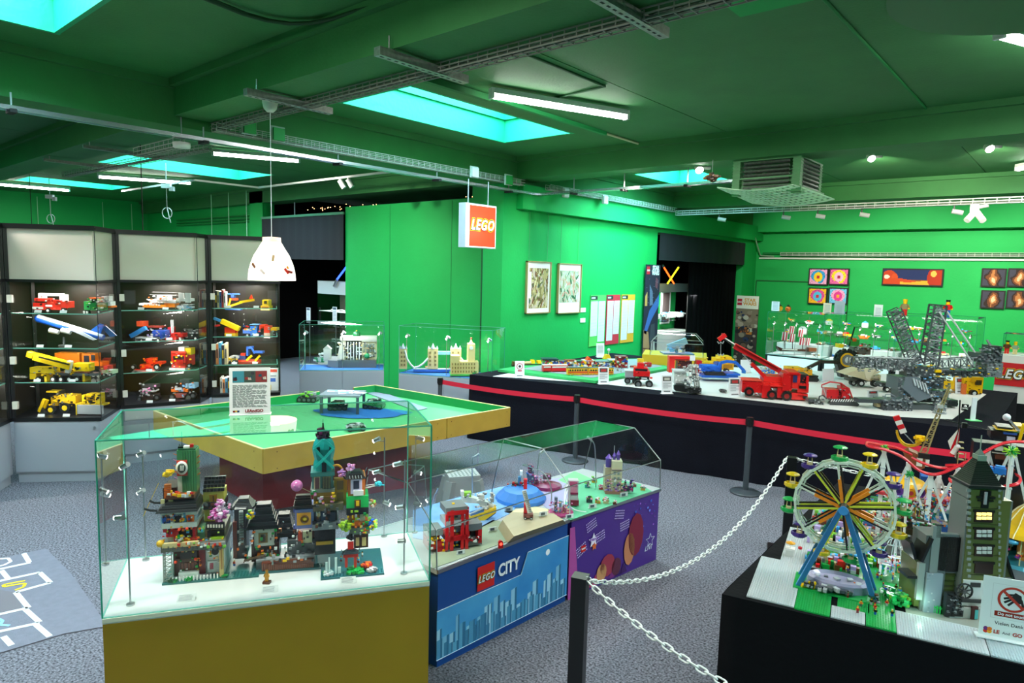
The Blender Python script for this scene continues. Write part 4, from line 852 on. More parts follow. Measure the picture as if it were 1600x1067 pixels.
mb = MB(); RX(t,mb,C6,20,34,[(590,350,700,470,'c06828'),(607,368,680,455,'e0d0f0',-2),(625,375,662,425,'2a2a40',-3),(625,440,690,468,'white',-4),(580,478,722,555,'22c060',-3),(632,500,672,545,'5a3a20',-5),(642,505,662,535,'yel',-6),(590,600,715,680,'b86428'),(622,590,660,640,'e88a28',-2),(665,590,700,650,'d8c8a8',-2),(625,640,700,665,'orange',-3),(628,715,720,800,'4a2818'),(640,740,662,790,'d8c080',-2,3),(680,740,706,790,'d8c080',-2,3),(580,555,722,585,'1c1c20',-6,44),(600,680,730,712,'6a706a',-6,44)]); specks(t,mb,C6,14,40,(590,570,740,720),('lgreen','lime','gray','blue','yel','orange','green'),6,16); t.p('side_tower',mb)
mb = MB(); q = t.hit(400+640/4.105,660+355/4.105,24); pagoda(mb,q.x,34,q.z,32,34,10,'1a1618',3,.3)
for i in range(5): mb.bar((q.x-9+i*4.5,17,q.z+1),(q.x-10+i*4.5,17,q.z+6),.9,c='white')
t.p('pagoda_roof',mb)
mb = MB(); blob(mb,q.x-8,32,q.z+14,6,20,('pink','c890d8','e8b0e0'),4); blob(mb,q.x-22,34,q.z+4,6,20,('pink','c890d8'),4); q = t.hit(540,822,14); blob(mb,q.x,14,q.z,9,34,('lime','a8d040','98c030'),5); q = t.hit(583,822,14); blob(mb,q.x,20,q.z,9,34,('lime','yel','blue','lgreen'),4); q = t.hit(582,787,20); blob(mb,q.x,20,q.z,6,16,('nougat','white','lgreen'),4); t.p('foliage',mb)
mb = MB(); q = t.hit(400+785/4.105,660+400/4.105,20); mb.bar((q.x-20,24,q.z-5),(q.x,20,q.z),1.4,2.2,'e8e8e8'); mb.bar((q.x-20,24,q.z-1),(q.x,20,q.z+2),1,1,'e8e8e8'); blob(mb,q.x,20,q.z,5,16,('36a8b0','2890a0'),4.5,.6); mb.bar((q.x-4,20,q.z),(q.x+10,20,q.z-1),2,1.2,'2890a0'); t.p('teal_kite',mb)
# figures and small items in the showcase
for (px,py,y_) in ((312,895,0),(298,880,0),(332,891,0),(366,884,0),(360,862,0),(452,882,0),(447,870,0),(566,870,0),(456,845,0),(469,846,0),(533,877,0),(560,879,0)):
    fig(Z(px,py,YB+.02),.034,'among the showcase harbour buildings')
t = TP('gold_statuette','small golden toy figure on a brown stand at the front of the showcase floor','figurine',417,911,YB); mb = MB(); mb.box(0,0,0,11,9,3.5,'brown'); t.p('stand',mb)
mb = figure_mb(19,'b8862a','b8862a','b8862a','b8862a'); mb.v = [(a,b,c+3.5) for a,b,c in mb.v]; t.p('gold_figure',mb,mat('gold','c08a30',rough=.3,metal=.7))
def plaque(px,py,z,w_,label,deg=15,col='c8ccca',h=None):
    t = TP('name_card',label,'card',px,py,z,deg); h = h or w_*.55; mb = MB(); mb.frame((0,0,0),(1,0,0),(0,.9,.45)); mb.box(0,h/2,-.4,w_,h,.8,col); t.p('card',mb,PAPER)
    mb = MB(); mb.frame((0,0,0),(1,0,0),(0,.9,.45))
    for i in range(5): mb.add([(-w_*.42,h*(.15+i*.16),.5),(w_*random.uniform(.2,.42),h*(.15+i*.16),.5),(w_*.3,h*(.21+i*.16),.5),(-w_*.42,h*(.21+i*.16),.5)],[(0,1,2,3)],'70767a')
    t.p('print',mb,PAPER,stuff=True)
plaque(290,940,YB,26,'grey name card on the showcase floor before the green tower'); plaque(421,926,YB,24,'grey name card in front of the golden statuette'); plaque(544,912,YB,24,'grey name card in front of the pond garden')
# ================================================================== toy fairground on the near black table
FA = math.atan2(.265,1.131); FD = math.degrees(FA)-math.degrees(RZ)
PL = mat('grey_baseplate','b6bcbe',rough=.35); k_ = 1/1.0
def fplate(u0,v0,u1,v1,c,label,st=True,z=.0,pitch=.0105):
    t = T('stud_baseplate',label,'baseplate',ft(u0,v0,z),FA); mb = MB(); mb.box((u1-u0)/2,(v1-v0)/2,0,u1-u0-.002,v1-v0-.002,.006,c); t.p('plate',mb,ABS)
    if st: mb = MB(); mb.studs(.001,.001,u1-u0-.002,v1-v0-.002,.006,pitch,c,.31,.25,5); t.p('studs',mb,ABS,stuff=True)
    return t
GP = 'b8bec0'
fplate(.10,.03,.31,.55,GP,'grey studded baseplate at the left corner of the fairground'); fplate(.10,.552,.31,1.1,GP,'grey studded baseplate along the left side of the fairground'); fplate(.10,1.102,.31,1.7,'8a9098','grey baseplate far back on the left side of the fairground',False)
fplate(.312,.02,.46,.40,'1f9a48','green studded baseplate under the left legs of the ferris wheel'); fplate(.462,.02,.60,.14,GP,'grey studded baseplate at the front between the wheel legs'); fplate(.602,.02,.72,.40,'1fa04c','green studded baseplate under the right legs of the ferris wheel'); fplate(.462,.142,.60,.40,'1f9a48','green studded baseplate inside the ferris wheel base')
fplate(.722,.01,1.05,.24,GP,'grey studded baseplate in front of the haunted house'); fplate(1.052,.01,1.5,.24,'aab8bc','blue-grey studded baseplate beneath the do not touch sign')
fplate(.722,.242,1.5,.5,'8a8f86','grey baseplate under the haunted house',False); fplate(.312,.402,1.5,.9,'1d8a44','green baseplate with the fairground crowd behind the wheel',False); fplate(.312,.902,1.9,1.7,'4a4f52','dark grey baseplate below the roller coaster',False)
def FT(name,label,cat,px,py,deg=None,dz=.006): return TP(name,label,cat,px,py,ZF+dz,FD if deg is None else deg,dz=0)
# --- ferris wheel
t = FT('toy_ferris_wheel','toy brick ferris wheel with blue legs and yellow, green and purple gondolas','toy ride',1318,930); C1 = (1160,690,3.952)
hub = t.hit(1318,796,0); A = t.hit(1247,917,0); B = t.hit(1366,943,0); lx,rx = t.hit(1238,790,4),t.hit(1411,800,4); RW = (rx.x-lx.x)/2*.94; hx,hz = hub.x,hub.z; DP = 44
print('wheel R',RW,'hub z',hz)
for yy,nm in ((-2,'front'),(DP,'rear')):
    for s,x in ((-1,A.x),(1,B.x)):
        mb = MB(); mb.bar((hx+s*3,yy+(3 if yy < 0 else -3),hz),(x,yy,1),5,7.5,'3f8ccc' if s < 0 else '4a94d4'); mb.bar((hx+s*3,yy-2.5,hz),(x,yy-3.4,1),1.4,6,'2a6a9c'); t.p('leg',mb)
mb = MB(); mb.cyl((hx,-6,hz),(hx,DP+6,hz),4.5,'dgray',12); mb.cyl((hx,-8,hz),(hx,-5,hz),7,'3f8ccc',12); mb.box(hx,-5,hz-3,12,3,4,'white'); t.p('hub',mb)
for yy in (10,30):
    mb = MB()
    for i in range(24):
        a0,a1 = i*PI/12,(i+1)*PI/12; r_ = RW*(1 if i % 2 else .985)
        mb.bar((hx+r_*math.cos(a0),yy,hz+r_*math.sin(a0)),(hx+r_*math.cos(a1),yy,hz+r_*math.sin(a1)),3.4,4.2,'d2dcc8'); mb.bar((hx+(r_-5)*math.cos(a0),yy,hz+(r_-5)*math.sin(a0)),(hx+(r_-5)*math.cos(a1),yy,hz+(r_-5)*math.sin(a1)),1.8,1.8,'c0ccb8')
        mb.cyl((hx+r_*math.cos(a0),yy-2.5,hz+r_*math.sin(a0)),(hx+r_*math.cos(a0),yy+2.5,hz+r_*math.sin(a0)),2.4,'e0e6d8',8)
    t.p('rim',mb)
    for i in range(12):
        a = math.radians(10+i*30); ca,sa = math.cos(a),math.sin(a); mb = MB(); P_ = lambda r,o=0: (hx+r*ca-o*sa,yy,hz+r*sa+o*ca)
        if i % 2 == 0: mb.bar(P_(8,1.5),P_(RW,1.5),2.6,3,'ccd23a'); mb.bar(P_(8,-2),P_(RW,-2),2.2,2.4,'151515')
        else: mb.bar(P_(8,1.5),P_(RW*.62,1.5),4,5,'e8841c'); mb.bar(P_(RW*.5,1.5),P_(RW,1.5),2.2,2.4,'d8e0d0'); mb.bar(P_(8,-2.4),P_(RW,-2.4),2,2.2,'151515')
        t.p('spoke',mb)
GC = {0: 'green',1: 'purple',2: 'yel',3: 'green',4: 'purple',5: 'yel'}
GV = {'green': '1f9a4a','purple': '3f2a72','yel': 'd8ba20'}
for i in range(12):
    a = math.radians(8+i*30+(3 if i > 3 else 0)); R_ = RW*1.13; x,z = hx+R_*math.cos(a),hz+R_*math.sin(a)-6; c = GV[GC[i % 3 if i % 6 < 3 else i % 3]]; mb = MB(); yy = 20
    mb.lathe([(.01,-3.5),(9,-4),(12.5,-1.5),(12.5,3.5),(10.5,4.2),(10,1),(.01,1)],c,8,(x,yy,z),smooth=False,sy=.9); mb.lathe([(.01,21),(6,20.5),(10.5,18.5),(10.5,17),(.01,17)],c,10,(x,yy,z),smooth=False)
    for s in (-1,1): mb.bar((x+s*4,yy,z),(x+s*2.5,yy,z+18),1.5,c='tan')
    mb.box(x,yy-5,z+3,7,4,4,'tan'); t.p('gondola',mb)
mb = MB(); mb.box((A.x+B.x)/2,18,0,B.x-A.x+14,62,2,'1f9a48'); mb.lathe([(.01,4),(34,4),(46,2),(46,14),(40,17),(34,12),(.01,10)],'9a94ac',18,((A.x+B.x)/2+2,26,0),smooth=False,sy=.6); blob(mb,(A.x+B.x)/2,20,6,42,60,('dgray','gray','4a4a58','lgray'),8,.12); t.p('base',mb)
mb = MB(); blob(mb,A.x+14,-4,5,8,26,('dgray','black','gray','yel','303436'),5,.7); mb.tube([(A.x+22,-6,2),(A.x+26,-6,8),(A.x+24,-6,14)],2,'yel'); blob(mb,B.x,-3,5,7,26,('dgray','brown','dgreen','gray'),4.5,1.6); t.p('motor',mb)
# --- haunted house
t = FT('toy_haunted_house','toy brick haunted house with olive walls, tall clock tower and black roofs','toy building',1490,964,-4); C3 = (1380,780,3.81)
OL,GR = '5c6430','6c7270'; mb = MB()  # olive and grey kept darker, shade put into the colours
RX(t,mb,C3,6,44,[(505,0,700,700,GR),(520,0,690,690,OL,-2)]); RX(t,mb,(1380,640,5.927),6,44,[(795,715,1115,840,GR),(815,740,1100,850,OL,-2)])
for i in range(22): RX(t,mb,C3,2.6,3,[(500+(i % 2)*6,-60+i*34,522,-60+i*34+17,'GR' if 0 else '8a908c'),(688,-60+i*34,702-(i % 2)*6,-60+i*34+17,'8a908c')])
for y_ in (50,145,235,330,450): RX(t,mb,C3,3,2,[(520,y_,690,y_+6,'3c4220')])
t.p('tower',mb)
for (y0,lit) in ((78,1),(182,0),(282,0),(385,-1)):
    mb = MB(); RX(t,mb,C3,2,3,[(540,y0-16,666,y0+4,'121210'),(550,y0-8,652,y0+62,'2a1814')]); w_ = t.p('tower_window',mb)
    if lit >= 0:
        mb = MB(); RX(t,mb,C3,.5,2,[(560+j*31,y0+i*24+2,584+j*31,y0+i*24+20,'f0d878' if lit else 'c8ccc8') for i in range(2) for j in range(3)]); t.p('pane',mb,EM('toy_window_light','f4dc80',1.2) if lit else ABS,par=w_)
mb = MB(); K2 = (1380,640,5.927); a = t.hit(1380+800/5.927,640+712/5.927,2); b = t.hit(1380+1125/5.927,640+712/5.927,2); top = t.hit(1380+985/5.927,640+470/5.927,26); tip = t.hit(1380+985/5.927,640+370/5.927,26); cx = (a.x+b.x)/2; w_ = b.x-a.x
mb.box(cx,27,a.z-2,w_*1.06,52,4,'1a1c1b')
h = top.z-a.z
for i in range(14): f = 1-i/14*.74; mb.box(cx,27,a.z+2+h*i/14,w_*.9*f,44*f,h/14*1.02,'161817' if i % 2 else '1d201e',taper=.96)
mb.box(cx,27,top.z,w_*.26,14,(tip.z-top.z)*.5,'7a9080'); mb.box(cx,27,top.z+(tip.z-top.z)*.5,w_*.2,11,(tip.z-top.z)*.5,'5a6a60',taper=.2); mb.bar((cx,27,tip.z),(cx,27,tip.z+22),1.2,c='8a9a90')
t.p('tower_roof',mb)
mb = MB(); RX(t,mb,K2,2,4,[(905,750,1000,800,'0c0c0c'),(870,800,1040,830,'141412'),(925,750,975,915,'0a0a0a'),(945,765,958,880,'gray',-2,2),(880,835,1025,855,'141412')]); t.p('louvre_ornament',mb)
mb = MB(); RX(t,mb,C3,20,60,[(328,420,515,700,OL,0,40),(258,215,345,690,GR,-6,40),(205,380,262,640,OL,-2,50),(262,440,335,690,'9aa6b0',-10,8),(335,420,500,445,GR,-3,4)])
for i in range(7): RX(t,mb,C3,17,2,[(330,450+i*32,515,456+i*32,'4a5226'),(205,400+i*40,262,406+i*40,'4a5226')])
RX(t,mb,C3,12,6,[(300,160,318,470,'8e9692'),(322,150,340,230,'3a3f3c'),(215,380,232,600,'9aa49e')]); specks(t,mb,C3,12,24,(262,440,330,690),('a8b2b8','lgray','8a969c'),6,14); t.p('house_walls',mb)
mb = MB(); RX(t,mb,C3,14,8,[(322,205,500,440,'848a88',3),(338,225,490,430,'0e0f10')])
a = t.hit(1380+338/3.81,780+430/3.81,12); b = t.hit(1380+490/3.81,780+225/3.81,12); mb.M = M4.Translation((0,13.6,0)) @ M4.Rotation(PI/2,4,'X'); mb.studs(a.x,a.z,b.x,b.z,0,2.6,'17181a',.32,.25,5); mb.M = None; t.p('roof_panel',mb)
mb = MB(); q = t.hit(1380+290/3.81,780+230/3.81,10); r = t.hit(1380+225/3.81,780+370/3.81,10); mb.bar(q+V((0,14,0)),r+V((0,14,0)),34,4,'1a1a1c'); t.p('roof_slope',mb); mb = MB(); q = t.hit(1380+170/3.81,780+260/3.81,16); mb.bar((q.x,34,q.z),(r.x-4,34,r.z),34,5,'16161a'); t.p('roof_slope',mb); mb = MB(); RX(t,mb,C3,14,30,[(145,455,270,478,'1a1c1e')])
q = t.hit(1380+700/3.81,780+260/3.81,20); r = t.hit(1380+770/3.81,780+470/3.81,20); mb.bar(q+V((0,8,0)),r+V((0,8,0)),24,3,'101012'); mb.side([(q.x,q.z),(r.x,r.z),(q.x,r.z)],22,40,'4a5028'); t.p('gable_roofs',mb)
mb = MB(); RX(t,mb,C3,-2,16,[(480,480,600,640,'d4d8d6',4,20),(525,498,580,525,'1c1e20',2,3),(470,595,590,620,'24282a',1,4),(400,640,590,740,'c8ccca',0,20),(415,655,475,700,'1a1c1c',-2,4),(530,640,560,720,'4a1c1c',-2,3),(550,660,562,715,'5ac8d0',-3,2),(380,560,425,700,'1c2022',-1,8)]); specks(t,mb,C3,-4,40,(385,560,480,690),('dgray','black','3a4448','gray'),5,14)
q = t.hit(1380+482/3.81,780+548/3.81,-6); mb.tube([(q.x+12*math.cos(a),-6,q.z+12*math.sin(a)) for a in [i*PI/8 for i in range(16)]],1.6,'1a1c1e',6,True)
for i in range(4): a = i*PI/4+.3; mb.bar((q.x-12*math.cos(a),-6,q.z-12*math.sin(a)),(q.x+12*math.cos(a),-6,q.z+12*math.sin(a)),1.4,c='24282a')
mb.cyl((q.x,-9,q.z),(q.x,0,q.z),3,'dgray',8); t.p('entrance_with_wheel',mb)
# --- roller coaster
t = T('toy_roller_coaster','toy brick roller coaster with red rails on white supports behind the haunted house','toy ride',ft(.3,1.15,.006),FA)
def hp(px,py,y): q = t.hit(px,py,y); return q
def rails(pts,y0,gap=.025,r=.0065,ties=True):
    out = []
    for g in (0,gap): out.append([hp(px,py,y0+dy)+V((0,g,0)) for px,py,dy in pts])
    return out
def smooth(P,n=6):
    o = []
    for i in range(len(P)-1):
        a,b,c,d_ = V(P[max(0,i-1)]),V(P[i]),V(P[i+1]),V(P[min(len(P)-1,i+2)])
        for j in range(n):
            s = j/n; o.append(.5*((2*b)+(c-a)*s+(2*a-5*b+4*c-d_)*s*s+(3*b-a-3*c+d_)*s**3))
    return o+[V(P[-1])]
tracks = [[(1425,711,.25),(1400,700,.2),(1372,695,.1),(1355,692,.0),(1357,698,-.1),(1385,704,-.1),(1412,716,-.1),(1437,736,-.1),(1463,742,-.1),(1495,730,-.05),(1530,712,0),(1556,698,.05),(1580,691,.08),(1610,692,.1)],
          [(1425,716,.1),(1450,727,.1),(1480,732,.12),(1512,722,.15),(1545,694,.25)],[(1520,733,.1),(1500,728,.1),(1478,728,.1)],
          [(1516,761,-.2),(1495,757,-.22),(1484,751,-.15),(1492,745,0),(1515,746,.05)],[(1570,761,-.1),(1590,757,-.1),(1595,748,0),(1588,742,.1)]]
for tr in tracks:
    mb = MB(); L2_,R2_ = [smooth([tuple(q) for q in s_]) for s_ in rails(tr,0)]
    mb.tube(L2_,.0055,'d01828',7); mb.tube(R2_,.0055,'b81424',7)
    for a,b in list(zip(L2_,R2_))[::4]: mb.bar(a,b,.005,.004,'a81020')
    t.p('rail',mb)
for (px,py,dy) in ((1382,703,-.05),(1420,722,-.08),(1455,741,-.08),(1498,730,-.03),(1519,718,.0),(1584,692,.08),(1468,742,.1),(1545,700,.2)):
    q = hp(px,py,dy); mb = MB(); mb.box(q.x,q.y+.012,0,.022,.022,q.z-.006,'e6e8e6')
    for s in (-1,1): mb.bar((q.x,q.y+.01,q.z*.98),(q.x+s*.09,q.y+.01,q.z*.45),.012,c='dcdedc')
    for i in range(5): mb.box(q.x,q.y+.0115,q.z*i/5,.028,.028,.008,'c8ccd0')
    t.p('support',mb)
for i in range(3):
    q = hp(1524+i*19,738,-.1); mb = MB(); mb.box(q.x,q.y,q.z-.01,.05,.035,.035,'1c70c8'); mb.box(q.x,q.y,q.z+.02,.04,.02,.016,'sky'); 
    for s in (-1,1): mb.wheel(q.x+s*.016,q.y,q.z-.012,.008,.04)
    t.p('coaster_car',mb)
mb = MB()
for x,w_ in ((.1,.04),(.35,.05),(.62,.05),(.9,.06)): mb.box(x,.02,0,w_,.05,.08,'lgray'); mb.box(x,.02,.08,w_*1.2,.06,.006,'1c3a70')
t.p('station',mb)
# palm-like spiky trees
def spiky(px,py,v,h,c1,c2,label,r=.035):
    t = T('toy_palm',label,'toy tree',ft(0,0),FA); q = t.hit(px,py,v); t2 = T('x',label,'x',(0,0,0)); bpy.data.objects.remove(t2.o)
    w_ = t.m @ q; t.o.location = (w_.x,w_.y,ZF+.006); t.m = M4.Translation(t.o.location) @ M4.Rotation(FA,4,'Z'); H_ = w_.z-ZF-.006; mb = MB(); mb.cyl((0,0,0),(0,0,H_),.006,'e0e0dc',8); t.p('stem',mb); mb = MB()
    for i in range(60):
        a = V((random.gauss(0,1),random.gauss(0,1),random.gauss(0,.7))).normalized(); mb.bar(V((0,0,H_)),V((0,0,H_))+a*r*random.uniform(.7,1.1),.004,c=random.choice((c1,c2)))
    t.p('spiky_crown',mb)
spiky(1580,705,.95,0,'1fa04a','b0dc3a','lime spiky toy palm at the right edge of the photo'); spiky(1382,700,1.12,0,'1f9a4a','a0d030','green spiky toy palm on top of the coaster bend',.025); spiky(1421,741,.9,0,'20a050','1f9a4a','bright green toy tree beside the flower carousel',.022)
# --- pirate ship swing ride
t = T('toy_pirate_ship','toy brick pirate ship ride with brown hull, lattice mast and yellow curls','toy ride',ft(.45,1.5,.006),FA); hh = lambda px,py,y=0: t.hit(px,py,y)
mb = MB(); pts = [(1411,706),(1418,722),(1430,731),(1444,728),(1446,716),(1434,708),(1420,702)]; P_ = [hh(*p) for p in pts]; mb.side([(q.x,q.z) for q in P_],-.035,.06,'74381f'); mb.side([(q.x*.98+P_[3].x*.02,q.z-.004) for q in P_],-.04,-.034,'8a4c2a'); t.p('hull',mb)
mb = MB(); a,b = hh(1441,712),hh(1484,602)
for dx in (-.018,.018):
    for dy in (-.018,.018): mb.bar(a+V((dx,dy,0)),b+V((dx*.2,dy*.2,0)),.005,c='a89868')
for i in range(16): f = i/16; w_ = .018*(1-f*.8); p = a.lerp(b,f); mb.bar(p+V((-w_,-w_,0)),p+V((w_,-w_,0)),.004,c='a89868'); mb.bar(p+V((-w_,-w_,0)),a.lerp(b,f+.06)+V((w_,-w_,0)),.003,c='8a7a50')
t.p('lattice_mast',mb)
mb = MB(); q = hh(1468,645); mb.tube([q+V((.035*math.cos(i*PI/6),.02*math.sin(i*PI/6),0)) for i in range(12)],.004,'gray',5,True)
for i in range(8): mb.bar(q+V((.035*math.cos(i*PI/4),.02*math.sin(i*PI/4),0)),q+V((.02*math.cos(i*PI/4),.015*math.sin(i*PI/4),.03)),.003,c='gray')
mb.box(q.x,q.y,q.z+.03,.03,.03,.02,'lgray'); t.p('crows_nest',mb)
mb = MB(); 
for k in range(2): mb.tube(smooth([tuple(hh(*p)) for p in ((1401,672+k*3),(1405,684+k*3),(1414,693+k*3),(1428,695+k*2),(1440,688+k*4))]),.006,'e8b81a',6)
q = hh(1436,687); blob(mb,q.x,q.y,q.z,.04,24,('yel','e8b81a'),.018,.6); t.p('golden_curls',mb)
mb = MB(); a,b = hh(1400,650),hh(1412,676)
for i in range(4): p,q = a.lerp(b,i/4),a.lerp(b,(i+1)/4); mb.bar(p,q,.03,.036,'white' if i % 2 else 'd81c28')
mb.bar(b,hh(1430,695),.005,c='gray'); t.p('striped_boom',mb)
mb = MB(); q = hh(1436,718); mb.box(q.x,q.y-.04,q.z-.03,.03,.01,.05,'white'); mb.box(q.x+.04,q.y-.04,q.z-.025,.02,.01,.04,'white'); mb.box(q.x+.02,q.y-.04,q.z+.02,.06,.015,.03,'1a1a1c'); t.p('stern_details',mb)
t = T('toy_ship_mast','toy brick ship mast with skull flag and red and white striped sail','toy ship part',ft(.68,1.35,.006),FA); hh = lambda px,py,y=0: t.hit(px,py,y)
mb = MB(); a,b = hh(1500,735),hh(1500,625); mb.bar((a.x,0,0),(b.x,0,b.z),.007,c='1a1a1a')
for i in range(12): p = hh(1500,790-i*9); mb.box(p.x,0,p.z,.035,.035,.003,'8a7a50'); 
for s in (-1,1): mb.bar((a.x+s*.017,-.017,0),(a.x+s*.017,-.017,hh(1500,706).z),.004,c='a89868')
p,q = hh(1472,655),hh(1548,673); mb.bar(p,q,.004,c='1a1a1a'); mb.box(a.x,0,hh(1500,668).z,.025,.025,.03,'black'); t.p('mast',mb)
mb = MB(); q = hh(1502,641); r = hh(1514,632); mb.box((q.x+r.x)/2,0,q.z,r.x-q.x,.003,r.z-q.z,'0a0a0a'); fl = t.p('skull_flag',mb); mb = MB(); cx,cz = (q.x+r.x)/2,(q.z+r.z)/2; mb.sph(cx,-.003,cz+.007,.008,'white',8,.9); mb.bar((cx-.014,-.003,cz-.01),(cx+.014,-.003,cz-.001),.003,c='white'); mb.bar((cx+.014,-.003,cz-.01),(cx-.014,-.003,cz-.001),.003,c='white'); t.p('skull_print',mb,par=fl)
mb = MB(); tp = hh(1499,668); ps = [hh(1481,690),hh(1483,700),hh(1496,715),hh(1497,700)]
bl_ = [hh(x,y) for x,y in ((1481,689),(1485,702),(1489,712),(1494,716),(1498,706))]
for i in range(4): mb.add([tuple(tp+V((0,-.004*i,0))),tuple(bl_[i]),tuple(bl_[i+1])],[(0,1,2),(2,1,0)],'d41828' if i % 2 else 'ecebe6')
q = hh(1487,711); r = hh(1496,697); mb.cyl(q,r,.014,'ecebe6',12); mb.cyl(q+(q-r).normalized()*.001,q+(r-q)*.15,.0145,'d41828',12); mb.sph(r.x,r.y-.01,r.z,.014,'e8e0e0',8); t.p('striped_sail',mb)
t = T('toy_galleon','toy brick black and yellow galleon at the right edge behind the coaster','toy ship',ft(.95,1.35,.006),FA); mb = MB()
RX(t,mb,(1380,640,5.927),0,.12,[(1000,190,1304,300,'17181c'),(1045,180,1240,205,'d8b020',-.02),(1060,155,1200,185,'20242a'),(1115,210,1240,240,'2a58a8',-.02,.03),(1150,250,1220,305,'c8c4d8',-.03,.02),(1230,150,1310,190,'d8b020'),(1040,340,1110,385,'d8d8d0',-.02),(1010,390,1170,420,'c8c8c0'),(1040,420,1160,470,'5a2c1c',-.02)]); q = t.hit(1575,680,0); mb.box(q.x,.06,0,.3,.1,q.z-.06,'1a1a20')
q = t.hit(1573,652,-.03); r = t.hit(1592,672,-.03); mb.bar(q,r,.012,c='8a8f96'); mb.sph(q.x,q.y,q.z,.02,'e0e0e8',8); q = t.hit(1592,690,-.03); mb.bar(q,t.hit(1600,662,-.03),.014,c='yel'); t.p('hull',mb)
mb = MB(); q = t.hit(1560,738,-.05); mb.side([(q.x-.06,q.z+.03),(q.x-.04,q.z-.02),(q.x+.05,q.z-.02),(q.x+.07,q.z+.03)],-.07,-.02,'6a3420'); t.p('small_boat',mb)
# --- carousels and booths
t = FT('toy_carousel','toy brick carousel with yellow scalloped roof and flower medallions','toy ride',1418,830); mb = MB(); q = t.hit(1415,752,0)
mb.lathe([(.01,12),(12,9),(26,2),(31,-3),(30,-5),(.01,-5)],'f0b020',16,(q.x,0,q.z),smooth=False)
mb.sph(q.x,0,q.z+12,4,'d01c2c',8); t.p('roof',mb); mb = MB()
for i in range(12): a = i*PI/6+.2; cx,cy = q.x+30*math.cos(a),30*math.sin(a); c = 'f0a818' if i % 2 else '6a3a9a'; mb.cyl((cx-1.5*math.cos(a),cy-1.5*math.sin(a),q.z-9),(cx+1.5*math.cos(a),cy+1.5*math.sin(a),q.z-9),7,c,10); mb.cyl((cx+1.5*math.cos(a),cy+1.5*math.sin(a),q.z-9),(cx+2.5*math.cos(a),cy+2.5*math.sin(a),q.z-9),3.4,'c8384a' if i % 2 else '3a1a6a',8)
t.p('flower_medallions',mb); mb = MB(); mb.cyl((q.x,0,2),(q.x,0,q.z-4),5,'36a8d8',10); mb.lathe([(.01,5),(30,5),(32,0)],'d8d8e0',18,(q.x,0,2),smooth=False)
for i in range(8): a = i*PI/4; mb.bar((q.x+22*math.cos(a),22*math.sin(a),4),(q.x+22*math.cos(a),22*math.sin(a),q.z-5),1,c='yel'); mb.box(q.x+22*math.cos(a),22*math.sin(a),14+5*(i % 2),8,4,6,random.choice(('white','pink','azure','tan')))
t.p('platform_and_horses',mb)
t = FT('toy_circus_tent','toy brick carousel with mustard tent roof right of the haunted tower','toy ride',1590,880); mb = MB(); q = t.hit(1568,790,0); r = t.hit(1600,830,0); cx = q.x+34
H_ = q.z; prof = [(46,r.z-6),(42,r.z),(30,r.z+10),(14,H_-4),(3,H_+6),(.01,H_+8)]; mb.lathe(prof,'d0a416',12,(cx,10,0),smooth=False); t.p('tent_roof',mb); mb = MB()
for i in range(12): a = i*PI/6; mb.tube([(cx+(p[0]+.6)*math.cos(a),10+(p[0]+.6)*math.sin(a),p[1]+.6) for p in prof[:-1]],.9,'e8dcb0',5); mb.lathe([(.01,0),(7,1),(7,5),(.01,6)],'3a8ab0',8,(cx+44*math.cos(a),10+44*math.sin(a),r.z-14))
t.p('ribs_and_valance',mb); mb = MB(); mb.lathe([(.01,5),(42,5),(45,0)],'2e8a9a',18,(cx,10,0),smooth=False); mb.cyl((cx,10,4),(cx,10,r.z),10,'c8863a',10)
for i in range(10): a = i*PI/5; mb.bar((cx+36*math.cos(a),10+36*math.sin(a),4),(cx+36*math.cos(a),10+36*math.sin(a),r.z-8),1.4,c='e8d8a0'); blob(mb,cx+34*math.cos(a),10+34*math.sin(a),18,6,8,('orange','azure','tan','purple','white','mag'),5)
t.p('horses',mb)
t = FT('toy_swing_booth','toy brick booth with teal posts and red roof in front of the coaster','toy stall',1478,862); C4 = (1340,680,4.85); mb = MB()
RX(t,mb,C4,0,26,[(560,470,585,660,'2a9aa0',0,4),(705,485,728,700,'2a9aa0',0,4),(545,560,560,660,'3a2a8a',3,3),(575,480,720,530,'c82030',4),(600,470,690,500,'e87030',8),(585,540,715,640,'b8d8dc',22,2),(620,590,690,650,'2878a8',8,4),(560,640,780,700,'d0b8a0',-2),(640,690,720,750,'2a4a8a',-6,10),(700,690,775,760,'d88a5a',-4),(520,500,570,560,'d81c20',0)]); specks(t,mb,C4,-3,120,(540,460,830,760),('pink','purple','azure','white','orange','lav','red','yel','lblue','green'),8,26); t.p('booth',mb)
q = t.hit(1505,790,6); mb = MB(); 
for a in range(5): mb.bar((q.x,6,q.z),(q.x+14*math.cos(a*PI/4),6,q.z+12*math.sin(a*PI/4)),3,2,'azure' if a % 2 else 'yel')
t.p('sun_ornament',mb)
t = FT('toy_track_tunnel','toy brick dark ramp with brown ledges and white rail in the middle of the fairground','toy ride',1428,880); mb = MB()
RX(t,mb,C4,6,30,[(270,640,560,700,'24201e',20),(250,690,420,760,'3a2418',6),(330,600,440,640,'6a4428',24),(400,650,560,680,'c8ccc8',10,6),(410,780,560,900,'14100e',4),(190,600,330,640,'b8bcb8',30),(130,420,240,460,'c83038',40,8),(100,470,300,560,'2a7a44',60,10)]); specks(t,mb,C4,16,260,(60,480,560,760),('green','white','lgray','dgray','brown','red','tan','azure','dred','dgreen','lav'),7,22); t.p('ramp',mb)
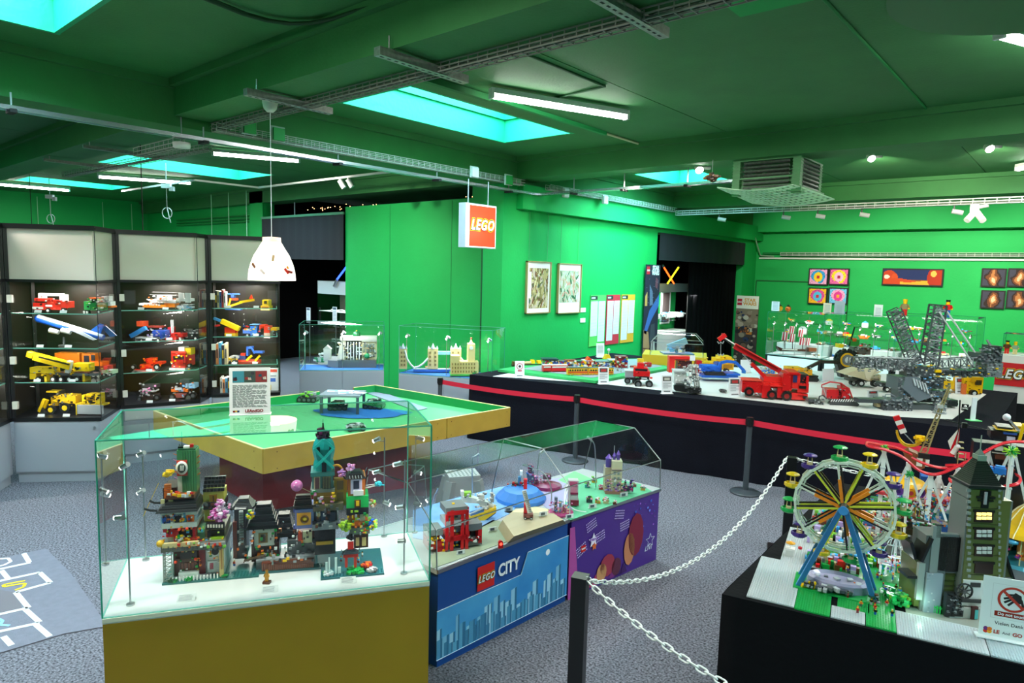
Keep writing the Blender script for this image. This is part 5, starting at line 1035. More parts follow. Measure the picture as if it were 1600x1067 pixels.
t = FT('toy_market','toy brick red and white market stalls behind the flower carousel','toy stall',1440,812,dz=.006); mb = MB(); RX(t,mb,C4,0,26,[(350,480,560,520,'c02028'),(560,440,720,475,'e8e4e0'),(720,450,850,500,'d8d4e0'),(760,465,800,500,'c8202c',-2),(670,450,700,470,'2a4a9a',-2),(590,425,630,460,'2a9a4a',-2),(150,440,350,480,'b8c0c8'),(480,310,560,380,'1c4a90',10),(590,500,830,545,'c01c2a',-6,10)]); specks(t,mb,C4,-4,200,(140,400,850,540),('red','white','lav','blue','green','dgray','tan','purple','pink','orange'),7,22); t.p('stalls',mb)
t = FT('toy_umbrella_ride','toy brick clear domed spinner beside the right wheel leg','toy ride',1395,905); mb = MB(); q = t.hit(1400,850,0)
for i in range(14): a = i*PI/7; mb.tube([(q.x,0,q.z+12),(q.x+16*math.cos(a),14*math.sin(a),q.z+8),(q.x+30*math.cos(a),26*math.sin(a),q.z-12)],.7,'c8d8d8',5)
mb.tube([(q.x+30*math.cos(i*PI/8),26*math.sin(i*PI/8),q.z-12) for i in range(16)],.9,'c8d8d8',5,True); mb.cyl((q.x,0,0),(q.x,0,q.z+12),2,'lgray',8); mb.lathe([(.01,8),(16,5),(18,0)],'4a8a5a',12,(q.x,0,0)); mb.sph(q.x-18,0,q.z-4,4,'1c5aa8',10); mb.sph(q.x-32,2,q.z-2,4,'b01c30',10); t.p('dome',mb)
mb = MB(); RX(t,mb,C4,-8,18,[(155,960,250,990,'d8dcd8'),(165,985,178,1060,'white',0,3),(205,985,218,1060,'white',0,3),(180,950,240,970,'9aa0a8')]); specks(t,mb,C4,-8,50,(120,900,400,1060),('white','red','azure','green','purple','lgray'),6,16); t.p('small_gate',mb)
t = FT('toy_hedge','bright green toy bushes at the foot of the right wheel leg','toy plants',1400,945); mb = MB(); blob(mb,4,6,6,18,90,('1fb050','22c060','green','lgreen','30d070'),6,.45); blob(mb,34,20,8,14,60,('1fb050','lgreen','yel','white','green'),5,.6); blob(mb,-10,26,8,12,40,('green','22c060','white'),5,.6); t.p('bushes',mb)
mb = MB()
for i in range(9): mb.box(38+i*4,2,0,2,2,12,'1fb050'); 
mb.box(54,2,8,36,1.5,2,'1fb050'); t.p('fence',mb)
t = FT('toy_stall','small cream toy kiosk on the grey baseplate left of the wheel','toy stall',1234,868); mb = MB(); mb.box(0,0,0,12,10,10,'d8dcd8'); mb.box(0,0,10,14,12,3,'white'); mb.lathe([(.01,24),(7,21),(7,20),(.01,20)],'e8a018',10); mb.bar((0,0,12),(0,0,21),1,c='white'); mb.cyl((14,0,14),(14,0,17),3,'c82030',8); mb.bar((14,0,0),(14,0,14),1,c='white'); t.p('kiosk',mb)
blobs = [(1330,828,'crowd of small toy benches and plants inside the wheel base',30,50),(1300,815,'white toy counters behind the left spokes',26,46),(1362,815,'toy garden details behind the right spokes',30,60)]
blobs += [(1300,880,'low grey and white toy walls between the wheel legs',34,80),(1345,868,'toy garden crowd in front of the wheel hub',34,90),(1378,880,'colourful toy stalls beside the right wheel leg',30,90),(1400,815,'busy toy stalls right of the wheel rim',40,110),(1310,845,'toy fences and trees seen through the wheel spokes',40,90)]
for px,py,l,r,n in blobs:
    t = FT('toy_scenery',l,'toy scenery',px,py,dz=.006); mb = MB()
    for i in range(n): mb.box(random.uniform(-r,r),random.uniform(-r*.8,r*.8),0,random.uniform(3,10),random.uniform(3,10),random.uniform(3,14),random.choice(('white','lgray','green','tan','dgray','red','azure','brown','lgreen','dgreen','lav','gray')))
    t.p('pieces',mb,stuff=True)
for i in range(70):
    u,v = random.uniform(.34,1.0),random.uniform(.42,1.25)
    fig(ft(u,v,.006),.034,'fairground crowd behind the wheel')
for i in range(14): fig(ft(random.uniform(.45,.74),random.uniform(.1,.4),.012),.034,'near the ferris wheel legs')
for px,py in ((1413,884),(1421,889),(1395,905),(1383,925),(1406,928),(1418,920),(1352,860)): fig(Z(px,py,ZF+.03),.036,'beside the haunted house garden')
# lit lamps in the toy fairground
bulb('toy_lamp',ft(.62,.5,.12),.35,(.85,.95,1),.02); bulb('toy_lamp',ft(.9,.9,.2),.5,(.9,.85,1),.02); bulb('toy_lamp',ft(.45,.8,.15),.4,(1,.95,.9),.02); bulb('toy_lamp',ft(.78,.25,.06),.12,(.5,1,.7),.01)
# --- do not touch sign
t = TP('do_not_touch_sign','white do not touch sign with crossed-out hand in a clear holder, front right','sign',1528,990,ZF+.012,-22); k = t.k; s = 3.81
W_,H_ = 80,96; mb = MB(); mb.box(W_/2,0,0,W_,1.2,H_,'dfe4e0'); t.p('card',mb,mat('sign_card',attr=True,rough=.35)); mb = MB(); mb.box(W_/2,-3,-.5,W_+10,16,1.6,'e8eeea'); t.p('foot',mb,MATS['acrylic_foot'])
mb = MB(); mb.frame((0,-.7,0),(1,0,0),(0,0,1)); RD = 'b4321e'; fr_ = lambda x0,y0,x1,y1,c,z=0: mb.add([(x0,y0,z),(x1,y0,z),(x1,y1,z),(x0,y1,z)],[(0,1,2,3)],c)
for a in ((13,31,66,31.5),(13,86,66,86.5),(13,31,13.5,86.5),(65.5,31,66,86.5)): fr_(*a,'c8c8c4',.1)
cx,cz = 40,64; n_ = 40; vs = []
for i in range(n_): a = 2*PI*i/n_; vs += [(cx+20*math.cos(a),cz+20*math.sin(a),.3),(cx+16.5*math.cos(a),cz+16.5*math.sin(a),.3)]
mb.add(vs,[(2*i,2*((i+1) % n_),2*((i+1) % n_)+1,2*i+1) for i in range(n_)],RD)
def bar2(x0,y0,x1,y1,w_,c,z): d_ = V((x1-x0,y1-y0)).normalized(); nx,ny = -d_.y*w_/2,d_.x*w_/2; mb.add([(x0-nx,y0-ny,z),(x1-nx,y1-ny,z),(x1+nx,y1+ny,z),(x0+nx,y0+ny,z)],[(0,1,2,3)],c)
mb.add([(42,76,.15),(50,72,.15),(52,60,.15),(44,58,.15),(38,64,.15),(39,71,.15)],[tuple(range(6))],'1a1a1a')
for (x0,y0,x1,y1) in ((41,72,30,70),(39,68,28,64),(39,65,29,58),(41,62,34,54),(50,66,54,53)): bar2(x0,y0,x1,y1,3.4,'1a1a1a',.2)
bar2(cx-13,cz+12,cx+13,cz-12,4,RD,.4)
for i in range(2): fr_(18,35,62,43,RD,.3)
for i,c in enumerate(('d02a1a','e8a020','6a2a70','e07020')): mb.lathe([(.01,0),(3.4,0)],c,8,(9+(i % 2)*5,8+(i//2)*4,.3+i*.05))
t.p('print',mb,PAPER)
def st(s_,size,x,z,c,bold=0,sx=1): text(t.o,s_,size*k,V((x*k,-1.2*k,z*k)),(1,0,0),(0,0,1),c,bold=bold*k,sx=sx)
st('Do not touch',6.5,40,39,'white',.15); st('Vielen Dank !',7.5,40,23.5,'3a3a3a',.05); st('LE',8,23,9,RD,.3); st('And',6,35.5,9,'55585c',.05); st('GO',8,50,9,RD,.3)
# ================================================================== models on the long exhibition table
def WH(t,mb,crop,cx,cy,r,y,w=6,tire='1a1b1c',hub='lgray',n=14):
    q = t.hit(crop[0]+cx/crop[2],crop[1]+cy/crop[2],y); mb.wheel(q.x,y,q.z,r/crop[2],w,tire,hub,n); return mb
def BR(t,mb,crop,p,q,w,y,c,h=None,y2=None):
    a = t.hit(crop[0]+p[0]/crop[2],crop[1]+p[1]/crop[2],y); b = t.hit(crop[0]+q[0]/crop[2],crop[1]+q[1]/crop[2],y if y2 is None else y2); mb.bar(a,b,(h or w)/crop[2],w/crop[2],c); return mb
def PG(t,mb,crop,pts,y0,y1,c):
    P_ = [t.hit(crop[0]+x/crop[2],crop[1]+y/crop[2],y0) for x,y in pts]; mb.side([(q.x,q.z) for q in P_],y0,y1,c); return mb
def TB(t,mb,crop,pts,r,y,c):
    mb.tube([tuple(t.hit(crop[0]+x/crop[2],crop[1]+yy/crop[2],y)) for x,yy in pts],r/crop[2],c,6); return mb
def ET(name,label,cat,px,py,deg=0,z=None,group=None): return TP(name,label,cat,px,py,(ZE+.006) if z is None else z,deg,group)
def wheels(t,crop,lst,y=0,w=6,hub='lgray',par=None):
    for it in lst:
        mb = MB(); WH(t,mb,crop,it[0],it[1],it[2],it[3] if len(it) > 3 else y,w,hub=hub); t.p('wheel',mb)
def wheels2(t,crop,lst,y=0,back=26,w=6,hub='lgray'):
    for it in lst:
        for yy in (y,y+back):
            mb = MB(); q = t.hit(crop[0]+it[0]/crop[2],crop[1]+it[1]/crop[2],y); mb.wheel(q.x,yy,q.z,it[2]/crop[2],w,'1a1b1c',hub,14); t.p('wheel',mb)
K1,KC,KD,KE,K5,K6,K7,K8 = (780,520,5.714),(1030,510,6.154),(1240,450,5.08),(1380,460,5.336),(1170,470,7.619),(665,680,5.333),(780,690,6.4),(1000,400,5.616)
def mini(t,name,crop,y,dep,items,sp=None,cols=None,n=0,material=None):
    mb = MB(); RX(t,mb,crop,y,dep,items)
    if n: specks(t,mb,crop,y,n,sp,cols,5,14,2)
    return t.p(name,mb,material)
# --- town on the green board
mb = MB(); mb.prism(poly_px([(815,576),(925,590),(1035,572),(995,561),(880,564)],ZG+.004),ZG+.001,ZG+.004,'8a9094'); grn.pw('grey_streets',mb,MATTE)
def GTn(name,label,cat,px,py,deg=14): return ET(name,label,cat,px,py,deg,ZG+.005)
t = GTn('toy_train','toy brick train with yellow and orange railcars along the front of the green board','toy train',905,586)
for (x0,x1,dy,c) in ((615,790,0,1),(800,895,2,1),(925,1020,0,1)):
    mb = MB(); RX(t,mb,K1,0,9,[(x0,315,x1,372,'e8b020'),(x0+2,345,x1-2,360,'d85a20',-.6),(x0+4,328,x1-4,340,'2a3038',-.5,1),(x0,310,x1,318,'dgray')]); 
    for i in range(int((x1-x0)/22)): RX(t,mb,K1,-1,1,[(x0+8+i*22,326,x0+12+i*22,342,'yel')])
    o = t.p('railcar',mb); mb = MB()
    for xx in (x0+20,x0+45,x1-45,x1-20): WH(t,mb,K1,xx,374,8,1,2)
    t.p('bogie',mb)
t = GTn('toy_train','toy brick train with red carriages behind the yellow railcars','toy train',875,581); 
for (x0,x1) in ((395,465),(470,612)):
    mb = MB(); RX(t,mb,K1,0,9,[(x0,290,x1,345,'c81c28'),(x0,285,x1,292,'white'),(x0+4,300,x1-4,312,'lgray',-.5,1),(x0,340,x1,352,'1c1c1c')]); t.p('carriage',mb)
t = GTn('toy_train','toy brick freight train with brown tank car on the left of the green board','toy train',838,570); mb = MB(); RX(t,mb,K1,0,9,[(120,285,385,300,'2a2420'),(125,258,150,290,'brown'),(290,245,320,275,'yel'),(345,250,375,275,'yel')]); TB(t,mb,K1,[(205,270),(285,268)],16,4,'c8a880'); t.p('tank_and_cars',mb)
random.seed(21)
for k,(x0,x1,y0,y1,c,l) in enumerate(((395,440,235,330,'c02028','toy brick red signal house at the left end of the toy town'),(440,520,235,330,'2a5ab0','toy brick station with dark flat roof in the toy town'),(520,600,240,320,'e8c020','toy brick yellow house in the toy town'),(600,690,235,320,'e8e4dc','toy brick white and blue house in the toy town'),(690,780,245,320,'d0a030','toy brick row of shops in the toy town'),(755,850,235,320,'b01820','toy brick fire house with orange-red gable in the toy town'),(850,905,250,320,'3a6ab8','toy brick blue garage behind the signs in the toy town'),(905,990,250,310,'e0e0dc','toy brick white terminal in the toy town'),(990,1060,230,300,'dgray','toy brick grey control house in the toy town'),(1055,1145,200,310,'a81820','toy brick tall red building at the right of the toy town'))):
    t = GTn('toy_house',l,'toy building',780+(x0+x1)/2/5.714,520+y1/5.714,8); mb = MB(); RX(t,mb,K1,0,12,[(x0,y0+18,x1,y1,c),(x0-4,y0+10,x1+4,y0+20,random.choice(('dgray','dred','lgray','2a2a30')),-1,15)])
    specks(t,mb,K1,-1,26,(x0,y0+16,x1,y1),('red','white','yel','blue','lgray','black','tan','green'),7,20,3)
    if 'gable' in l: PG(t,mb,K1,[(x0+15,260),((x0+x1)/2,215),(x1,260)],-1,12,'e04a20')
    if k in (1,): RX(t,mb,K1,-3,18,[(385,232,530,240,'2a3848')])
    t.p('house',mb)
t = GTn('toy_dish_tower','toy brick yellow tower with satellite dish behind the white sign card','toy building',952,565); mb = MB(); PG(t,mb,K1,[(940,235),(965,195),(985,195),(1005,235)],0,10,'e8c020'); BR(t,mb,K1,(978,195),(978,160),6,4,'lgray'); q = t.hit(780+978/5.714,520+152/5.714,3); mb.sph(q.x,3,q.z,2.6,'lgray',10); t.p('tower',mb)
for i in range(26): fig(Z(random.uniform(860,1000),random.uniform(566,584),ZG+.005),.035,'on the toy town board')
t = GTn('toy_crane','red toy brick locomotive crane at the right of the toy town','toy vehicle',1010,573,0); mini(t,'body',K1,0,10,[(1290,265,1360,300,'c02030'),(1240,232,1290,265,'e8b820'),(1095,300,1150,335,'c83040')],(1240,250,1360,300),('red','white','dgray'),16)
# --- signs
KS = 'exhibit sign cards on the long table'
for (px,py,w_,h_,l,st_) in ((812,590,15,26,'do not touch card at the left front corner of the long table',1),(943,600,17,27,'exhibit card with red photo beside the red pickup',0),(1042,615,18,29,'exhibit card in front of the white excavator',0),(1148,620,20,30,'exhibit card with red photo beside the red crane truck',0),(1022,565,12,16,'do not touch card beside the yellow based dome showcase',1),(989,582,14,12,'small card with pink picture behind the red pickup',0),(938,558,13,22,'white text card leaning on the toy town at the green wall',2),(1165,582,17,20,'blank backed card behind the blue excavator',3),(1294,595,20,19,'blank backed white card behind the log harvester',3),(1364,625,19,15,'card with a red vehicle photo behind the log harvester',0),(1500,615,17,26,'card with orange photo beside the yellow van',0),(1405,598,12,19,'white card edge behind the grey excavator',3)):
    t = ET('table_sign',l,'sign',px,py,12); mb = MB(); mb.frame((0,0,0),(1,0,0),(0,.12,1)); mb.box(0,h_/2,-.3,w_,h_,.6,'e4e8ee'); t.p('card',mb,PAPER); mb = MB(); mb.box(0,0,0,w_*1.05,8,.6,'e8eef0'); t.p('foot',mb,MATS['acrylic_foot'])
    mb = MB(); mb.frame((0,-.1,0),(1,0,0),(0,.12,1)); q = lambda x0,y0,x1,y1,c,z=.5: mb.add([(x0*w_,y0*h_,z),(x1*w_,y0*h_,z),(x1*w_,y1*h_,z),(x0*w_,y1*h_,z)],[(0,1,2,3)],c)
    if st_ == 1:
        mb.lathe([(w_*.28,.5),(w_*.34,.5)],'c02848',16,(0,h_*.68,0)); mb.lathe([(.01,.5),(w_*.14,.5)],'3a2a30',8,(0,h_*.68,0)); q(-.22,.38,.22,.45,'c02848'); q(-.3,.1,.3,.15,'5a5a68')
    elif st_ == 0:
        q(-.38,.68,.38,.92,'4a4a48'); q(-.25,.72,.25,.86,'b83030' if 'red' in l or 'orange' in l or 'pink' in l else 'b8b8b0',.6)
        for i in range(6): q(-.38,.3+i*.055,.38 if i % 3 else .1,.32+i*.055,'8a9098')
        q(-.3,.1,.3,.16,'6a6a70')
    elif st_ == 2:
        for i in range(7): q(-.35,.3+i*.08,.35,.33+i*.08,'a0a6a0')
    t.p('print',mb,PAPER,stuff=True)
# --- red pickup
t = ET('toy_pickup','red toy brick off-road pickup with grey load bed and knobbly tyres','toy vehicle',998,603,-8)
mini(t,'cab',K1,0,24,[(1205,310,1325,345,'d01c20',4,22),(1235,270,1290,310,'d01c20',8,12),(1200,340,1345,395,'c81a1e',0,26),(1215,320,1320,348,'1c2024',2,2),(1250,388,1340,420,'1a1a1c',-2,6),(1345,395,1368,412,'d8403a',-2,6),(1270,400,1320,412,'lgray',-3,2)],(1205,350,1340,420),('dred','black','red','e03a30'),16)
mini(t,'load_bed',K1,14,20,[(1125,340,1215,400,'9aa0a8'),(1120,335,1215,345,'lgray',-1,22),(1150,400,1260,425,'2a2c30')]); wheels(t,K1,[(1240,455,33,-2),(1338,455,33,-2),(1145,425,28,8),(1205,430,20,26)],w=7,hub='dgray')
# --- white excavator with red arch
t = ET('toy_gate','tall red toy brick gate frame behind the white excavator','toy structure',1072,590,0); mini(t,'frame',KC,0,14,[(100,295,145,445,'d82020'),(100,285,300,318,'d82020'),(360,330,405,470,'c81c1c'),(145,318,300,330,'b01a1a',2),(180,330,310,440,'4a1a1c',8),(300,280,345,330,'e8e8ec',-2,3)],(150,330,300,440),('dred','dgray','orange','black'),24)
t = ET('toy_excavator','white and grey toy brick excavator with raised hydraulic arm on black tracks','toy vehicle',1078,614,-6)
mini(t,'body',KC,0,26,[(145,440,260,550,'d0d4d2',6),(140,425,260,445,'b8bcbc',4),(160,545,300,575,'5a5e60',4)],(150,450,255,545),('e8ecea','gray','lgray'),20)
mb = MB(); 
for y_ in (0,24): PG(t,mb,KC,[(140,570),(155,560),(290,570),(300,600),(290,635),(160,620),(142,605)],y_,y_+8,'2a2c2e')
t.p('tracks',mb); mb = MB()
for dx in (0,26,52): BR(t,mb,KC,(250+dx,430),(305+dx,365),16,-4,'c8ccca'); BR(t,mb,KC,(305+dx,365),(345+dx*.8,590),15,-6,'b4b8b6'); BR(t,mb,KC,(280+dx,450),(320+dx,560),9,-9,'e4e6e4')
specks(t,mb,KC,-10,50,(240,370,400,600),('white','lgray','gray','dgray'),10,26); t.p('arm',mb); mini(t,'bucket',KC,-12,16,[(270,590,405,645,'26282a'),(255,570,300,600,'4a4e50')],(265,560,405,645),('black','dgray','gray'),22)
t = ET('toy_spare_part','small dark grey toy part lying on the white cloth beside the excavator','toy part',1130,613); mb = MB(); blob(mb,0,0,1.5,7,16,('4a4440','38342f','dgray'),4,.15); t.p('parts',mb)
# --- yellow truck, blue excavator
t = ET('toy_truck','yellow toy brick articulated truck behind the blue excavator','toy vehicle',1122,588,0); mini(t,'body',KC,0,26,[(385,345,600,400,'e8b410'),(550,310,720,350,'e8b410'),(600,350,715,420,'e8a810'),(590,290,700,320,'f0c020',4),(360,380,560,410,'d8a010',6),(620,365,700,400,'b87a10',-1,3)],(380,300,715,420),('yel','d09010','black','f0c830'),40); wheels(t,KC,[(645,430,26,-3),(570,430,24,-1),(440,430,22,2)],w=6)
t = ET('toy_excavator','blue toy brick excavator on a blue base with curved arm','toy vehicle',1118,596,0); mini(t,'base',KC,-4,30,[(412,470,760,500,'1450b0'),(650,455,780,475,'1a58c0')]); mini(t,'body',KC,2,20,[(415,385,590,435,'1a5cc8'),(420,375,570,390,'2a70d8'),(560,350,600,430,'16489c',4)],(420,385,585,435),('1448a0','blue','2a70d8'),14)
mb = MB(); PG(t,mb,KC,[(445,450),(470,438),(620,440),(640,462),(615,482),(470,482),(448,470)],-2,6,'1c1e22'); t.p('tracks',mb); mb = MB(); 
for a,b in (((575,400),(590,350)),((590,350),(650,335)),((650,335),(735,345)),((735,345),(815,425))): BR(t,mb,KC,a,b,26,0,'1e60cc',22)
BR(t,mb,KC,(815,420),(810,450),30,0,'2a70c0'); t.p('arm',mb)
t = ET('toy_roadster','flat blue and white toy vehicle parts between the excavators','toy vehicle',1200,588,0); mini(t,'body',KC,0,20,[(1000,425,1110,455,'2a6ac0'),(980,395,1040,430,'c8ccd0',6),(1060,400,1180,430,'gray',8)],(970,380,1240,450),('gray','white','lblue','dgray','yel'),50)
# --- big red crane truck
t = ET('toy_crane_truck','large red toy brick crane truck with extended boom and grey hook','toy vehicle',1215,624,-10); R1,R2_ = 'c8181c','d82a26'
mini(t,'chassis',KC,0,34,[(800,525,990,640,R1),(985,535,1200,600,R2_,2),(995,565,1060,690,R1,-4),(1060,565,1200,585,R2_,-4),(1140,580,1200,690,R1,-2),(1010,480,1190,540,R2_,6),(800,515,990,530,'e04038',-1)],(800,530,1190,660),('dred','c01418','e03a34','d82a26'),40)
mini(t,'cab',KC,-4,40,[(1195,450,1275,620,R1),(1270,450,1350,600,R2_),(1255,440,1350,465,R1,-2,42),(1335,545,1435,640,R2_),(1340,460,1430,545,'26242c',4,30),(1350,570,1415,600,'1a1618',-2,3),(1275,640,1425,710,R2_,0),(1340,655,1395,670,'b01818',-2,3),(1385,670,1420,695,'2a2426',-2,3),(1290,470,1325,540,'2a3060',-1,3),(1420,480,1432,610,R1,-2,4)],(1200,455,1420,700),('dred','e03a34','d82a26'),24)
mb = MB(); 
BR(t,mb,KC,(1160,425),(720,185),52,8,'b81820',60); BR(t,mb,KC,(1150,395),(735,165),10,4,'e03a3a',66); BR(t,mb,KC,(740,180),(615,100),12,8,'e0e0e0',20); BR(t,mb,KC,(730,200),(620,118),9,8,'2a2a2e',30); t.p('boom',mb)
mb = MB(); BR(t,mb,KC,(570,128),(640,80),40,8,'d81c24',40); BR(t,mb,KC,(600,75),(640,85),22,8,'c81820'); t.p('boom_head',mb)
mb = MB(); BR(t,mb,KC,(1020,490),(885,355),34,10,R1,40); BR(t,mb,KC,(885,350),(800,265),9,10,'lgray'); t.p('lift_cylinder',mb)
mb = MB(); TB(t,mb,KC,[(560,145),(575,165),(592,150),(610,165),(622,140)],6,6,'9aa4aa'); BR(t,mb,KC,(592,150),(592,265),4,6,'gray'); TB(t,mb,KC,[(562,262),(575,280),(592,265),(608,280),(622,262)],6,6,'9aa4aa'); t.p('hook',mb)
wheels2(t,KC,[(862,625,44),(1080,655,44),(1222,668,46)],y=-5,back=32,w=7,hub='8a2020')
# --- yellow/black excavator behind cab
t = ET('toy_excavator','yellow and black toy brick excavator with long black arm behind the crane truck','toy vehicle',1262,596,0); mini(t,'body',KC,0,24,[(1255,395,1390,430,'e8a818'),(1340,415,1470,470,'e0a010'),(1380,470,1530,490,'2a2a2a',2)],(1255,395,1470,470),('black','yel','d09010','gray'),30)
mb = MB(); PG(t,mb,KC,[(1395,490),(1520,485),(1540,515),(1510,545),(1400,540),(1385,515)],-2,8,'1c1c1e'); t.p('tracks',mb); mb = MB(); BR(t,mb,K5,(700,800),(850,725),34,6,'2a2624',40); BR(t,mb,K5,(850,725),(1060,730),36,6,'241f1d',40); BR(t,mb,K5,(720,780),(860,705),10,0,'4a423c'); BR(t,mb,KD,(345,600),(375,700),26,6,'2a2a2c',60); t.p('arm',mb)
# --- log harvester
t = ET('toy_harvester','red toy brick tracked harvester with striped deck and folding crane arm','toy vehicle',1320,633,-8)
mini(t,'body',KD,2,24,[(265,805,355,880,'c01c24',-1),(385,790,440,880,'c01c24'),(330,850,450,880,'8a1418',2),(350,810,385,870,'2a1a1a',4)],(260,800,445,880),('dred','d02a2a','black','gray'),24)
mb = MB(); RX(t,mb,KD,-3,34,[(290,880,520,905,'2a2a2c')]); 
for i in range(12): BR(t,mb,KD,(295+i*19,903),(310+i*19,882),6,-4,'d8d8d8')
PG(t,mb,KD,[(285,915),(300,902),(505,905),(522,925),(500,955),(310,948),(290,935)],-4,6,'3a3d40'); PG(t,mb,KD,[(285,915),(300,902),(505,905),(522,925),(500,955),(310,948),(290,935)],22,32,'2a2d30'); t.p('tracks',mb)
mb = MB()
for dy in (2,8): TB(t,mb,KD,[(225,790),(222,770),(290,745),(375,755),(440,800),(465,870)],6,dy,'b02028')
BR(t,mb,KD,(375,755),(385,870),12,5,'b01c24'); BR(t,mb,KD,(260,860),(235,790),5,2,'gray'); t.p('crane_arm',mb)
mb = MB(); RX(t,mb,KD,-4,16,[(118,880,200,910,'4a4e52'),(165,905,235,945,'5a5e62')]); TB(t,mb,KD,[(200,890),(205,860),(235,850),(262,880)],5,0,'2a2c2e'); specks(t,mb,KD,-6,20,(118,870,260,945),('dgray','gray','black'),8,18); t.p('grapple',mb)
# --- dump truck, tractor wheel
t = ET('toy_dump_truck','beige toy brick mining dump truck with tilted pale body','toy vehicle',1360,606,0); mb = MB(); PG(t,mb,KD,[(405,685),(500,650),(545,640),(655,645),(700,665),(640,690),(600,740),(520,715)],-2,26,'cdbfa0'); PG(t,mb,KD,[(560,645),(650,642),(600,735),(575,715)],-4,-1,'ded2b8'); t.p('tipper_body',mb); mini(t,'chassis',KD,4,18,[(445,715,680,745,'4a4a46'),(600,690,690,740,'b8ae98')],(450,690,690,750),('dgray','tan','black'),20); wheels(t,KD,[(530,755,26,0),(640,757,26,0),(468,750,24,14)],w=7)
t = ET('toy_trailer','dark grey toy brick trailer with white hubs beside the dump truck','toy vehicle',1395,613,0); mini(t,'deck',KD,0,18,[(690,765,870,790,'3a3c3e'),(700,750,760,768,'4a4c4e')],(690,755,870,790),('dgray','black','gray'),14); wheels(t,KD,[(735,803,21,-2),(795,806,21,-2)],w=6,hub='white')
t = ET('toy_tractor','toy tractor with huge knobbly wheel and yellow rim in front of the glass cases','toy vehicle',1322,590,0,.97); mb = MB(); q = t.hit(1240+425/5.08,450+570/5.08,0); R_ = 82/5.08
mb.cyl((q.x,0,q.z),(q.x,14,q.z),R_*.92,'26282a',24); mb.cyl((q.x,-1,q.z),(q.x,1,q.z),R_*.68,'e8b020',24); mb.cyl((q.x,-2,q.z),(q.x,0,q.z),R_*.52,'6a6e72',20); mb.cyl((q.x,-3,q.z),(q.x,0,q.z),R_*.3,'lgray',12)
for i in range(22): a = i*2*PI/22; mb.bar((q.x+R_*.85*math.cos(a),-1 if i % 2 else 7,q.z+R_*.85*math.sin(a)),(q.x+R_*1.06*math.cos(a),-1 if i % 2 else 7,q.z+R_*1.06*math.sin(a)),2.4,7,'1c1e20')
t.p('big_wheel',mb); mb = MB(); BR(t,mb,KD,(440,460),(485,310),8,10,'1a1a1a'); RX(t,mb,KD,8,14,[(455,410,520,460,'2a7a30'),(470,400,500,425,'d05a20'),(365,445,395,475,'e8c818')]); RX(t,mb,KD,16,20,[(490,470,610,530,'6a6460')]); specks(t,mb,KD,14,40,(480,440,620,530),('gray','dgray','lgray','brown'),10,22); RX(t,mb,KD,2,26,[(380,650,470,690,'8a8a84')]); mb.box(q.x,8,0,10,10,q.z*.6,'4a4a4a'); t.p('body',mb)
# --- bucket wheel excavator
t = ET('toy_bucket_wheel_excavator','huge grey toy brick bucket wheel excavator with two lattice masts and long boom','toy vehicle',1455,640,0)
GY = ('55585e','6a6e74','7c8086','44474c','8a8e94','9a9ea4','5c6066')
def truss(mb,crop,p,q,w0,w1,y,dep,n,c='5a5d62',wd=3.2):
    a,b = [t.hit(crop[0]+v[0]/crop[2],crop[1]+v[1]/crop[2],y) for v in (p,q)]; d_ = (b-a).normalized(); s_ = V((-d_.z,0,d_.x)); w0 /= crop[2]; w1 /= crop[2]; wd /= 2
    for sg in (-.5,.5):
        for yy in (0,dep):
            mb.bar(a+s_*w0*sg+V((0,yy,0)),b+s_*w1*sg+V((0,yy,0)),wd,wd,c)
    for i in range(n):
        f,g = i/n,(i+1)/n; wf,wg = w0+(w1-w0)*f,w0+(w1-w0)*g; pa_,pb_ = a.lerp(b,f),a.lerp(b,g); sg = .5 if i % 2 else -.5
        for yy in (0,dep): mb.bar(pa_+s_*wf*sg+V((0,yy,0)),pb_-s_*wg*sg+V((0,yy,0)),wd*.7,wd*.7,random.choice(GY)); mb.bar(pa_-s_*wf*.5+V((0,yy,0)),pa_+s_*wf*.5+V((0,yy,0)),wd*.8,wd*.8,random.choice(GY))
        mb.bar(pa_+s_*wf*sg,pa_+s_*wf*sg+V((0,dep,0)),wd*.7,wd*.7,c)
    return mb
mb = MB(); truss(mb,KE,(105,130),(290,590),92,92,10,12,14,'4e5156')
for i in range(14): specks(t,mb,KE,12,7,(65+i*13.5,125+i*33,145+i*13.5,160+i*33),GY+('b8bcc0','9aa0a4'),10,17,4)
t.p('front_mast',mb)
mb = MB(); truss(mb,KE,(480,90),(400,590),100,120,4,14,12,'4a4d52',4.5); [specks(t,mb,KE,6,14,(435-i*6,95+i*35,525-i*6,130+i*35),GY+('b8bcc0','c8ccce'),12,32,4) for i in range(13)]; t.p('main_mast',mb)
mb = MB(); BR(t,mb,KE,(465,145),(735,560),11,2,'c4c8ca'); BR(t,mb,KE,(530,140),(790,520),11,12,'d0d4d6'); t.p('stay_rods',mb)
mb = MB(); truss(mb,KD,(470,585),(960,620),70,80,8,14,20,'6a6e72'); specks(t,mb,KD,8,220,(500,545,960,660),GY+('b8bcc0','lgray'),10,26,8); BR(t,mb,KD,(510,540),(960,560),9,6,'c0c4c8'); t.p('wheel_boom',mb)
mb = MB(); RX(t,mb,KE,0,22,[(400,625,960,690,'5e6168',2),(205,600,420,690,'45484e',0)]); truss(mb,KE,(440,590),(800,565),80,80,4,14,7,'8a8e92',3)
for i in range(9): RX(t,mb,KE,0,3,[(480+i*45,640,515+i*45,672,'34363a')])
specks(t,mb,KE,0,140,(210,590,960,690),GY+('d8dcdc','yel'),10,30,6); RX(t,mb,KE,-4,4,[(440,628,485,652,'yel')]); t.p('rear_boom',mb)
